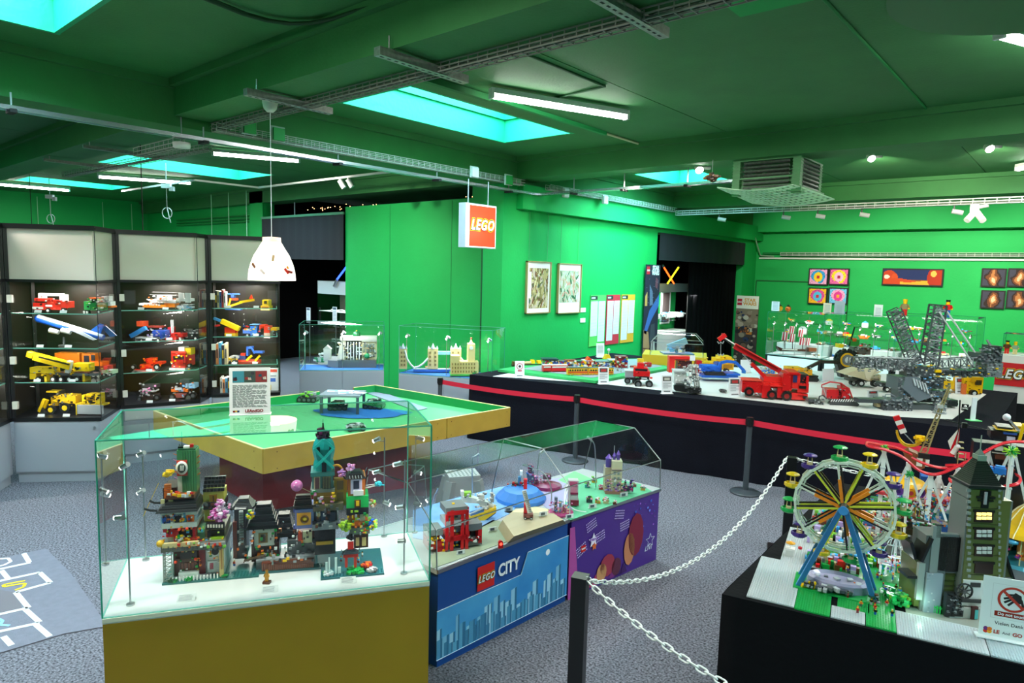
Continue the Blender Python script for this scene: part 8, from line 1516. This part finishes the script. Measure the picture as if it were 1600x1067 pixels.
specks(t,mb,K7,2,50,(1050,380,1220,520),('white','tan','lav','purple','pink'),6,20); t.p('keep',mb); mb = MB(); 
for x_,y_,r in ((1095,200,30),(1150,180,16),(1190,165,18)): q = t.hit(780+x_/6.4,690+y_/6.4,14); mb.cyl((q.x,14,q.z-8),(q.x,14,q.z+6),r/6.4,'5a4a98',8); mb.cyl((q.x,14,q.z+6),(q.x,14,q.z+13),r/6.4*1.2,'7a5ac0',8,.2)
q = t.hit(960,702,14); mb.bar((q.x,14,q.z-6),(q.x,14,q.z+6),1,c='gray'); t.p('turrets',mb); mb = MB(); RX(t,mb,K7,2,12,[(1250,440,1340,500,'6a5a7a')]); specks(t,mb,K7,0,40,(1220,390,1340,500),('dgreen','purple','gray','mag','tan'),8,24); t.p('garden',mb)
for k,(x_,y_,c,s,l) in enumerate(((950,380,'e8a020',8,'small orange toy beach kiosk beside the castle'),(900,580,'30343c',9,'black and teal toy sail boat on the meadow'),(880,430,'3a9aa0',8,'teal toy parasol stand on the meadow'),(985,590,'d88a30',8,'orange toy picnic set on the meadow'),(1065,590,'tan',8,'beige toy dog kennel on the meadow'),(1155,600,'6a3a34',6,'dark red standing toy at the front edge of the meadow'),(1015,450,'c83040',6,'red flower toy on the white ground'),(1435,460,'d8a050',7,'round beige toy near the hood corner'),(1350,425,'c8605a',6,'small red toy right of the castle garden'))):
    t = KT('toy_accessory',l,'toy',780+x_/6.4,690+y_/6.4+4,0); mb = MB(); mb.box(0,0,0,s,s*.6,s*.5,c); blob(mb,0,0,s*.6,s*.6,14,(c,'white','dgray','lgreen','pink'),s*.35,.8); t.p('body',mb)
for px,py,z,l,c in ((720,866,0,'white model card before the fire station','e8ecec'),(770,830,0,'white model card behind the headland','e8ecec'),(795,799,0,'grey model card beside the blue island','a8b8c8'),(849,806,.085,'white model card on the headland','e8ecec'),(890,810,0,'white model card before the magenta platform','e8ecec'),(926,794,0,'white model card before the sail boat','e8ecec'),(975,776,0,'pale model card before the castle','c8ccd0')):
    t = KT('name_card',l,'card',px,py,25,ZK+.005+z); mb = MB(); mb.side([(-7,0),(7,0),(7,7),(-7,7)],0,.5,c); t.p('card',mb,PAPER); mb = MB(); mb.box(-1,-.3,1.5,7,.2,4,'4a5460'); t.p('print',mb,PAPER); mb = MB(); mb.box(0,2,0,13,4,.5,c); t.p('foot',mb,PAPER)
t = KT('alarm_button','glowing red push button standing on the table edge','button',782,856,22); mb = MB(); mb.box(0,0,0,7,4,9,'b01018'); mb.cyl((0,-2,9),(0,2,9),3.5,'b01018',12); t.p('housing',mb); mb = MB(); mb.cyl((0,-2.4,7),(0,-2,7),2.4,'red',12); t.p('lens',mb,EM('red_lens','ff4030',3))
def gooseneck(pts,label):
    base = Z(pts[0][0],pts[0][1],ZK); t = T('gooseneck_lamp',label,'lamp',base,RZ); k = mpp(base); t.k = k; P_ = [(0,0,0)]+[tuple(t.hit(x,y,0)) for x,y in pts[1:]]; mb = MB(); mb.tube(smooth(P_),.9,'6a6e6c',6); t.p('neck',mb,METAL); a,b = V(P_[-2]),V(P_[-1]); d_ = (b-a).normalized(); mb = MB(); mb.cyl(b-d_*3,b+d_*6,1.7,'silver',10); t.p('head',mb,METAL)
gooseneck([(738,775),(738,720),(741,714),(744,712)],'thin gooseneck lamp before the grey stool'); gooseneck([(861,790),(861,762),(850,740),(832,731),(822,728)],'arched gooseneck lamp over the blue island'); gooseneck([(931,762),(930,705),(927,691),(922,686)],'tall gooseneck lamp at the back of the pastel table'); gooseneck([(672,802),(678,775),(681,768)],'short silver lamp at the left of the city table'); gooseneck([(838,762),(842,712),(847,706)],'silver lamp behind the blue island')
# stool behind the table
st = Z(730,800,0); t = T('step_stool','grey plastic step stool with perforated top on the floor behind the play table','stool',(-4.68,4.72,0),RZ+.3); mb = MB()
for sx in (-1,1):
    for sy in (-1,1): mb.bar((sx*.2,sy*.15,0),(sx*.14,sy*.11,.30),.09,.06,'c')if False else mb.bar((sx*.2,sy*.15,0),(sx*.14,sy*.11,.30),.09,.06,'8a8d88')
t.p('legs',mb,MATTE,stuff=True); mb = MB(); mb.box(0,0,.16,.37,.29,.17,'90938e',taper=.86); t.p('body',mb,MATTE); mb = MB(); mb.box(0,0,.33,.32,.25,.02,'9ca09a'); t.p('seat',mb,MATTE); mb = MB()
for i in range(7):
    for j in range(5): mb.cyl((-.12+i*.04,-.09+j*.045,.349),(-.12+i*.04,-.09+j*.045,.352),.011,'5a6a60',6)
t.p('holes',mb,MATTE,stuff=True)
# ================================================================== tray table items
TZr = .703
for k,(px,py,c,l) in enumerate(((482,627,('black','dgray','lgreen','gray'),'black tracked toy robot car with pale green top at the tray wall'),(528,640,('black','dgreen','dgray','tan'),'dark toy robot car on the blue mat left'),(585,638,('dgreen','dgray','sand','lgray','black'),'green toy robot car on the blue mat right'),(556,672,('dgray','lgray','black','white'),'flat grey toy drone near the front edge of the tray'))):
    t = TP('toy_robot_car',l,'toy vehicle',px,py,TZr,(0,10,-5,20)[k]); f = 1 if k < 3 else .6; mb = MB(); mb.box(0,0,3,30,16,6*f,c[1]); blob(mb,0,0,8*f+2,10,60,c,5,.35 if k < 3 else .15); t.p('body',mb)
    for s in (-1,1):
        for x in ((-11,-3.5,3.5,11) if k < 3 else (-10,10)): mb = MB(); mb.wheel(x,s*9,4.2,4.2,4,'1a1c1b','dgray',10); t.p('wheel',mb)
t = TP('paper_mat','blue irregular paper mat under the robot cars on the green tray','mat',565,645,TZr); mb = MB(); mb.add([(74*math.cos(a)*(1+.12*math.sin(a*5)),38*math.sin(a)*(1+.1*math.sin(a*3)),.5) for a in [i*PI/12 for i in range(24)]],[tuple(range(24))],'1c6ab0'); t.p('mat',mb,PAPER); t.o.location.z = TZr+.001
t = TP('side_table','small grey table standing in the gap of the green tray wall','table',533,645,TZr); mb = MB(); mb.box(0,12,27,62,50,3,'7c848a'); t.p('table_top',mb,MATTE)
for sx in (-28,28):
    for sy in (-10,34): mb = MB(); mb.box(sx,sy,0,4,4,27,'4a5a60'); t.p('leg',mb,MATTE)
sd = t; 
for k,(dx,dy,r,l) in enumerate(((-16,22,10,'pale blue and pink leaflet, leftmost on the small grey table'),(2,24,-6,'leaflet with dark picture strip at the back of the small grey table'),(6,4,14,'leaflet at the front edge of the small grey table'),(26,8,-18,'long white leaflet hanging over the right edge of the small grey table'))):
    w_ = sd.m @ (V((dx,dy,30.3+k*.25))*sd.k); t = T('leaflet',l,'leaflet',w_,RZ+math.radians(r)); t.k = sd.k; mb = MB(); mb.box(0,0,0,22,13,.2,'eef2f8'); t.p('paper',mb,PAPER); mb = MB(); mb.box(-2,1,.2,14,6,.05,('6ab8d8','c86aa8','3a7ab8','d890b0')[k]); mb.box(5,-3,.2,8,3,.06,'2a4a7a'); t.p('print',mb,PAPER)
a,b,c_,d_ = [Z(x,y,TZr+.004) for x,y in ((565,611),(582,607),(668,638),(650,642))]; t = T('ramp_strip','long grey strip lying on the green tray towards the back corner','ramp',(a+c_)/2-V((0,0,.003)),0); mb = MB(); mb.prism([a,b,c_,d_],TZr,TZr+.008,'8a94a4'); t.pw('strip',mb,MATTE)
# ================================================================== hopscotch mat
rug = [Z(x,y,.006) for x,y in ((-90,905),(0,873),(72,857),(110,895),(135,930),(168,978),(100,990),(0,1020),(-140,1065))]
t = T('hopscotch_mat','grey hopscotch play mat with painted lines and numbers at the lower left','mat',sum(rug,V((0,0,0)))/9*V((1,1,0)) if False else ((rug[2].x),rug[2].y-.3,0),0); mb = MB(); mb.prism(rug,.001,.008,'8f94a6'); t.pw('fabric',mb,mat('felt','737683',rough=.95,noise=.06,nscale=20,bump=.2,bscale=100)); rugT = t
def stroke(pts,w_,c,name='painted_line'):
    P_ = [Z(x/4.7,840+y/4.7,.0095) for x,y in pts]; mb = MB(); 
    for i in range(len(P_)-1):
        a,b = P_[i],P_[i+1]; mb.bar(a,b,w_,.001,c)
    rugT.pw(name,mb,PAPER)
for pts in (((175,115),(215,180)),((225,182),(0,230)),((10,240),(60,300)),((-60,330),(290,255)),((290,255),(370,330)),((370,330),(115,400)),((115,400),(210,515)),((205,515),(-60,575)),((185,525),(290,620)),((290,625),(-60,700)),((260,635),(365,725)),((25,725),(85,790))): stroke(pts,.035,'c8ccd0')
stroke(((185,315),(100,330),(25,345),(30,360),(110,345),(185,335),(175,360),(110,385)),.022,'d8c020','number_five'); stroke(((0,155),(60,150),(80,175),(30,200),(-20,210)),.022,'e8ecf0','number_three'); stroke(((-20,590),(20,610),(0,640),(70,645)),.02,'8ac8e8','number_two')
mb = MB(); mb.quad(*[Z(x/4.7,840+y/4.7,.0088) for x,y in ((-20,380),(110,400),(165,520),(-40,570))],'6a6870'); rugT.pw('grey_field',mb,PAPER)
# ================================================================== vehicles and books in the tall cabinets
V1,V2,V3 = (40,440,4.85),(185,440,5.338),(325,440,5.616)
SH = (.712,1.093,1.463,1.833)
def onshelf(cabp,u,v,z):
    A,B,C,D = [V((*p,0)) for p in cabp]; p = A.lerp(B,u).lerp(D.lerp(C,u),v); return V((p.x,p.y,z))
def CV(name,label,px,y0,u,v,lvl,cabp,cat='toy vehicle'):
    p = onshelf(cabp,u,v,SH[lvl]+.001); t = T(name,label,cat,p,RZ+.05); t.k = mpp(p); return t
def vmodel(t,crop,rects,wh=(),sp=None,cols=(),n=20,y=0,dep=16,hub='lgray'):
    mb = MB(); RX(t,mb,crop,y,dep,rects)
    if sp: specks(t,mb,crop,y,n,sp,cols,8,20,2)
    t.p('body',mb); wheels(t,crop,wh,y=-1,w=5,hub=hub)
t = CV('toy_fire_truck','red toy fire truck with folded white boom on the top shelf',78,0,.42,.3,3,CA); vmodel(t,V1,[(65,125,160,150,'e02a1c'),(55,160,160,215,'d82418'),(160,140,270,215,'d82418'),(260,150,325,200,'e03428'),(50,190,130,208,'e8e8e8',-1,3),(95,88,280,110,'f0f0f0',4,6),(95,100,115,140,'f0f0f0',4),(255,100,280,150,'f0f0f0',4),(150,175,200,190,'f4f4f4',-1,3)],[(175,218,17),(292,216,17)],(60,130,320,210),('dred','white','e84a3a','black'),24,hub='white')
t = CV('toy_truck','green toy truck with orange roof on the top shelf',145,0,.78,.35,3,CA); vmodel(t,V1,[(440,150,490,215,'2a9a4a'),(490,160,580,220,'1c7a3a'),(480,120,550,132,'e8641c'),(500,130,560,160,'2a2e30',4)],[(450,228,14),(472,230,14),(560,228,14)],(440,130,580,215),('green','lgreen','white','black'),20,hub='white')
t = CV('toy_aircraft','white and orange toy aircraft nose behind the green truck',165,0,.92,.55,3,CA); vmodel(t,V1,[(560,150,640,185,'e8e8e8'),(565,182,650,198,'e8701a'),(575,110,620,150,'d8d8d8')],(),(560,120,650,190),('white','lgray'),10)
t = CV('toy_airliner','blue and white toy airliner with silver engines on the third shelf',108,0,.52,.35,2,CA); mb = MB(); P0,P1 = t.hit(40+100/4.85,440+280/4.85,0),t.hit(40+590/4.85,440+425/4.85,0); mb.cyl(P0,P1,6,'1c5ac8',14,4.5); mb.cyl(P0+V((0,-1,2.2)),P1+V((0,-1,1.6)),4.6,'dde4ee',12,3.4); mb.sph(P0.x,P0.y,P0.z,6,'1c5ac8',12); t.p('fuselage',mb); mb = MB(); PG(t,mb,V1,[(470,385),(560,318),(590,325),(560,415)],2,4,'2a6ad0'); PG(t,mb,V1,[(300,350),(390,360),(535,440),(510,445)],-12,-10,'d8dce8'); PG(t,mb,V1,[(560,330),(600,330),(690,410),(640,420)],8,10,'3a5a8a'); t.p('wings_and_fin',mb)
for x in (215,305): mb = MB(); q = t.hit(40+x/4.85,440+375/4.85,-8); mb.cyl((q.x-6,-8,q.z+1.5),(q.x+7,-8,q.z-2),4.2,'d0d4da',12,3.4); mb.cyl((q.x-6.4,-8,q.z+1.6),(q.x-6,-8,q.z+1.5),3,'dgray',10); t.p('engine',mb)
mb = MB(); q = t.hit(40+290/4.85,440+420/4.85,0); mb.bar((q.x,0,0),(q.x,0,q.z),2.5,c='dgray'); mb.box(q.x,0,0,12,10,1.5,'dgray'); t.p('stand',mb)
t = CV('toy_crane','long yellow toy mobile crane with five white-hubbed wheels on the second shelf',95,0,.4,.2,1,CA); vmodel(t,V1,[(30,650,215,695,'e8c412'),(30,695,80,740,'e0bc10'),(220,690,530,715,'5a5e62'),(360,620,480,680,'e8c412'),(290,670,350,695,'d8b010'),(140,700,160,755,'d8b818'),(430,700,450,755,'d8b818')],[(102,738,21),(213,738,21),(273,738,21),(335,738,21),(395,738,21)],(40,640,520,715),('yel','d0a810','black','gray'),40,hub='white'); mb = MB(); BR(t,mb,V1,(20,545),(65,560),44,-2,'e8c818'); BR(t,mb,V1,(70,565),(345,640),54,-4,'ecc814',44); BR(t,mb,V1,(100,570),(330,628),12,-12,'2a2618',10); BR(t,mb,V1,(340,600),(320,690),30,-4,'c8ccc8'); t.p('boom',mb)
t = CV('toy_dump_truck','orange toy dump truck behind the yellow crane',120,0,.66,.6,1,CA); vmodel(t,V1,[(220,540,410,615,'e07818'),(425,545,530,640,'e8761a'),(440,560,480,610,'2a2438',-1,3),(495,555,525,600,'2a2438',-1,3),(480,610,580,640,'e8761a',-4,20)],[(520,700,36),(560,710,30)],(220,540,560,640),('orange','c8661a','e88a30'),16)
t = CV('toy_racer','small red and pale green toy racing car at the right of the second shelf',168,0,.93,.5,1,CA); vmodel(t,V1,[(575,670,660,700,'a8c0a0'),(590,640,620,670,'d84040')],[(600,705,12),(645,705,12)],(575,650,660,700),('white','red','lgreen'),10)
t = CV('toy_loader','yellow toy wheel loader with raised arms on the bottom shelf',90,0,.38,.35,0,CA); vmodel(t,V1,[(190,870,250,940,'c8a010',4),(250,860,380,925,'d0a812'),(240,830,260,920,'2a2a20',4),(155,830,250,842,'c8a818',4)],[(195,970,34),(302,955,38)],(180,850,390,940),('yel','black','d8b020','dgray'),40,hub='e8c818'); mb = MB(); BR(t,mb,V1,(145,890),(105,985),20,-6,'e0bc14'); BR(t,mb,V1,(165,895),(130,990),18,-2,'d0ac10'); PG(t,mb,V1,[(85,960),(120,950),(150,1000),(100,1005)],-8,10,'2a2a28'); t.p('loader_arms',mb)
t = CV('toy_bulldozer','yellow toy bulldozer with wide grey blade on the bottom shelf',140,0,.75,.25,0,CA); vmodel(t,V1,[(375,925,595,940,'d8b418'),(380,935,582,1005,'b4b8bc',-6,4),(378,930,388,1010,'e8c418',-7),(425,860,450,925,'e8c418'),(525,850,560,925,'e8c418'),(460,850,510,925,'d8b010',4),(470,900,512,920,'3a2e14',2)],(),(430,850,560,930),('yel','black','d0a812'),24)
t = CV('toy_tiltrotor','white and orange toy tiltrotor aircraft on the top shelf of the middle cabinet',250,0,.5,.35,3,CB); vmodel(t,V2,[(200,190,400,220,'e8821c'),(170,180,300,200,'ececec'),(260,150,480,180,'e8e8e8',4),(320,115,410,160,'f0f0f0',2),(500,95,545,165,'f0f0f0',4,3),(555,95,600,175,'e8e8e8',2,3),(480,140,600,165,'f0f0ee',4),(280,86,520,92,'d8d8d8',-2,4),(255,108,500,114,'d8d8d8',6,4),(400,180,470,215,'e8821c',6)],[(232,238,9),(410,235,10)],(200,120,480,200),('white','lgray','orange'),26)
t = CV('toy_aircraft','small white toy helicopter at the right of the top shelf',290,0,.84,.3,3,CB); vmodel(t,V2,[(490,205,600,225,'d0d4e0'),(520,190,600,196,'lgray'),(540,195,580,240,'b8c4d8')],[(550,245,8),(625,240,14)],(490,195,610,240),('white','lblue'),10)
t = CV('toy_flatbed','blue toy truck with ramp and red arm on the third shelf of the middle cabinet',225,0,.38,.3,2,CB); vmodel(t,V2,[(280,405,390,460,'3a5ac0'),(350,440,400,470,'2a4ab0'),(140,465,360,480,'c8ccd0'),(150,330,210,375,'c84a2a',6),(240,370,360,385,'8a3028',6)],[(152,490,15),(198,490,15),(335,488,16)],(240,390,400,470),('blue','lav','white','gray'),24,hub='white'); mb = MB(); BR(t,mb,V2,(105,455),(230,385),34,-4,'3a8ad8'); t.p('ramp',mb)
t = CV('toy_racer','red toy racing car leaning forward on the third shelf',270,0,.68,.25,2,CB); vmodel(t,V2,[(390,460,480,500,'e03028'),(440,430,540,465,'d82c24'),(410,380,440,430,'b8242a',6),(435,320,445,440,'e0e4e8',6,3),(450,320,458,430,'e0e4e8',6,3)],(),(390,420,540,500),('red','white','dred'),26)
t = CV('toy_racer','black and silver toy chassis at the right of the third shelf',300,0,.86,.4,2,CB); vmodel(t,V2,[(530,400,660,440,'4a4c4e'),(540,440,650,470,'2a2c2e')],[(542,475,18),(647,472,18)],(530,390,660,470),('lgray','black','dgray'),26,hub='white')
t = CV('toy_racer','red toy kart with white front bar on the second shelf',230,0,.38,.35,1,CB); vmodel(t,V2,[(180,690,300,730,'e0401c'),(230,640,290,700,'d83a1a',4),(300,670,360,690,'d83a1a',6),(125,735,300,755,'e8e4e0',-4,4),(130,732,298,738,'d8281c',-5,4)],[(128,712,22),(325,712,26)],(180,640,350,730),('red','orange','dred'),26)
t = CV('toy_fire_truck','red toy fire engine seen from the front on the second shelf',278,0,.74,.3,1,CB); vmodel(t,V2,[(440,590,560,720,'d02a20'),(455,620,545,650,'1c1e24',-1,3),(440,580,560,600,'e03a2c',-2,4),(445,720,555,745,'d8d8d8',-2),(560,560,605,700,'c8302a',8),(550,555,605,610,'d8b818',6),(500,545,550,580,'e0dcd0',4),(485,650,540,690,'b81c18',-2,2)],[(595,700,18)],(440,600,600,740),('dred','white','red','yel'),30)
t = CV('toy_buggy','grey toy off-road chassis on the bottom shelf of the middle cabinet',232,0,.4,.35,0,CB); vmodel(t,V2,[(170,905,300,920,'lgray'),(200,890,245,945,'c8ccd4'),(190,860,310,890,'3a3c3e'),(180,940,310,985,'3a2e30')],[(180,980,24),(325,965,26)],(170,850,310,980),('gray','dgray','pink','black'),30,hub='dgray')
t = CV('toy_buggy','orange and blue toy off-road buggy on the bottom shelf of the middle cabinet',285,0,.78,.35,0,CB); vmodel(t,V2,[(440,895,580,920,'e0702a'),(470,885,530,905,'a8b0b8',-2,3),(510,820,590,895,'2a2a30'),(560,850,635,890,'9ac0d8'),(470,930,570,970,'8a4a48')],[(450,960,26),(590,965,34),(625,950,30)],(440,840,630,960),('orange','black','lblue','gray'),36,hub='dgray')
t = CV('toy_helicopter','yellow toy helicopter with blue rotor on the top shelf of the third cabinet',372,0,.4,.35,3,CC); mb = MB(); RX(t,mb,V3,0,8,[(150,105,265,115,'3a7ad0'),(200,105,230,140,'2a5ab8'),(150,235,285,250,'2a6ac0'),(185,145,250,165,'d84a20')]); BR(t,mb,V3,(135,195),(180,220),14,0,'yel'); BR(t,mb,V3,(180,220),(300,180),18,0,'yel'); BR(t,mb,V3,(200,150),(180,215),12,0,'yel'); BR(t,mb,V3,(280,180),(405,160),20,0,'yel'); PG(t,mb,V3,[(360,150),(378,115),(392,150)],0,3,'d83a1c'); t.p('body',mb)
t = CV('toy_loader','small yellow toy loader front on the top shelf of the third cabinet',413,0,.8,.35,3,CC); vmodel(t,V3,[(462,210,540,252,'e8b818'),(475,160,530,210,'e8c020'),(490,170,515,195,'3a2e18',-1,3),(470,220,530,232,'a86a18',-1,3)])
t = CV('toy_crane','yellow and red toy crane with blue jib on the third shelf of the third cabinet',360,0,.35,.35,2,CC); mb = MB(); BR(t,mb,V3,(120,345),(275,415),40,0,'e8c81c'); BR(t,mb,V3,(50,320),(125,350),22,0,'4a9ad8'); RX(t,mb,V3,0,12,[(145,400,240,450,'d83a1c'),(145,450,240,475,'e8b81c'),(55,380,80,395,'d83a3a')]); BR(t,mb,V3,(60,330),(65,385),4,0,'gray'); t.p('body',mb)
t = CV('toy_mixer','blue toy mixer with red frame on the third shelf of the third cabinet',395,0,.62,.35,2,CC); vmodel(t,V3,[(305,420,380,455,'4a7ae0'),(370,390,430,470,'2a6ac8'),(365,375,440,382,'5a9ad8'),(455,380,500,395,'d83a1c'),(450,380,462,420,'d83a1c'),(490,390,540,450,'e0402a'),(550,405,600,430,'e8b020'),(490,450,545,495,'c8b0a0')],[(350,470,16),(400,478,14)],(300,390,600,480),('red','blue','yel','lblue','gray'),30)
t = CV('toy_forklift','blue and yellow toy loader with red base on the second shelf of the third cabinet',390,0,.58,.35,1,CC); mb = MB(); RX(t,mb,V3,0,10,[(265,685,450,710,'e03a1c'),(335,570,352,650,'3a6ac8'),(335,570,385,590,'3a6ac8'),(400,610,480,630,'3a6ac8'),(285,630,325,650,'d83a2a'),(255,650,330,685,'2a3a70')]); BR(t,mb,V3,(380,575),(410,630),14,0,'3a6ac8'); BR(t,mb,V3,(385,650),(340,690),18,-1,'yel'); BR(t,mb,V3,(455,650),(415,695),18,-1,'yel'); t.p('body',mb)
t = CV('toy_racer','yellow and grey toy trike on the second shelf of the third cabinet',352,0,.28,.35,1,CC); vmodel(t,V3,[(130,670,240,690,'c8b030'),(190,655,260,675,'lgray')],[(160,700,18),(235,705,20)],(130,655,260,700),('yel','gray','dgray'),20)
random.seed(9); BC = ('d8d4cc','e08a4a','4a9ac0','2a2a2e','c8b890','3a6aa8','b83a3a','e8e4dc','e0c040')
def books(lvl,n,u0,w_,h,where,v=.3):
    for i in range(n):
        c = BC[(i+lvl) % len(BC)]; nm = {'d8d4cc': 'grey','e08a4a': 'orange','4a9ac0': 'light blue','2a2a2e': 'black','c8b890': 'beige','3a6aa8': 'blue','b83a3a': 'red','e8e4dc': 'white','e0c040': 'yellow'}[c]
        p = onshelf(CC,u0+i*w_/.85*1.08,v,SH[lvl]+.001); t = T('book','%s book spine, %s from the left %s' % (nm,ORD[i],where),'book',p,RZ+.3,'books in the third cabinet'); hh_ = h*random.uniform(.9,1.05); mb = MB(); mb.box(0,0,0,w_,.2,hh_,c); t.p('cover',mb,PAPER); mb = MB(); mb.box(0,.004,.006,w_*.8,.196,hh_-.004,'ecebe4'); t.p('pages',mb,PAPER); mb = MB(); mb.box(0,-.1005,hh_*.3,w_*.45,.001,hh_*.45,'e8c020' if c == '2a2a2e' else '3a3a40'); t.p('spine_print',mb,PAPER)
books(3,5,.1,.024,.22,'on the top shelf of the third cabinet'); books(1,4,.1,.032,.27,'on the second shelf of the third cabinet'); books(0,7,.15,.028,.2,'on the bottom shelf of the third cabinet')
p = onshelf(CC,.88,.3,SH[0]); t = T('toy_box','white and blue toy packaging box with yellow corner on the bottom shelf','box',p,RZ+.2); mb = MB(); mb.box(0,0,0,.16,.06,.3,'d8dce0'); t.p('carton',mb,PAPER); flat(t,'print',[(-.03,.25,.07,.29,'d83a2a'),(-.07,.12,.05,.17,'3a6ac0'),(-.07,.01,-.01,.08,'e8c020'),(-.06,.19,.06,.21,'9aa0a8')],-.0305,stuff=True)
random.seed(41)
for cp,cn in ((CA,'first'),(CB,'middle'),(CC,'third')):
    for lv in range(4):
        for u,w2 in ((.32,'left'),(.62,'right')):
            p = onshelf(cp,u+random.uniform(-.06,.06),.06,SH[lv]+.001); t = T('shelf_label','small white label at the %s of the %s shelf in the %s tall cabinet' % (w2,('bottom','second','third','top')[lv],cn),'card',p,RZ+.1,'shelf labels in the tall cabinets'); mb = MB(); mb.frame((0,0,0),(1,0,0),(0,.4,.9)); mb.box(0,.015,0,.07,.03,.003,'e8eaec'); t.p('card',mb,PAPER)
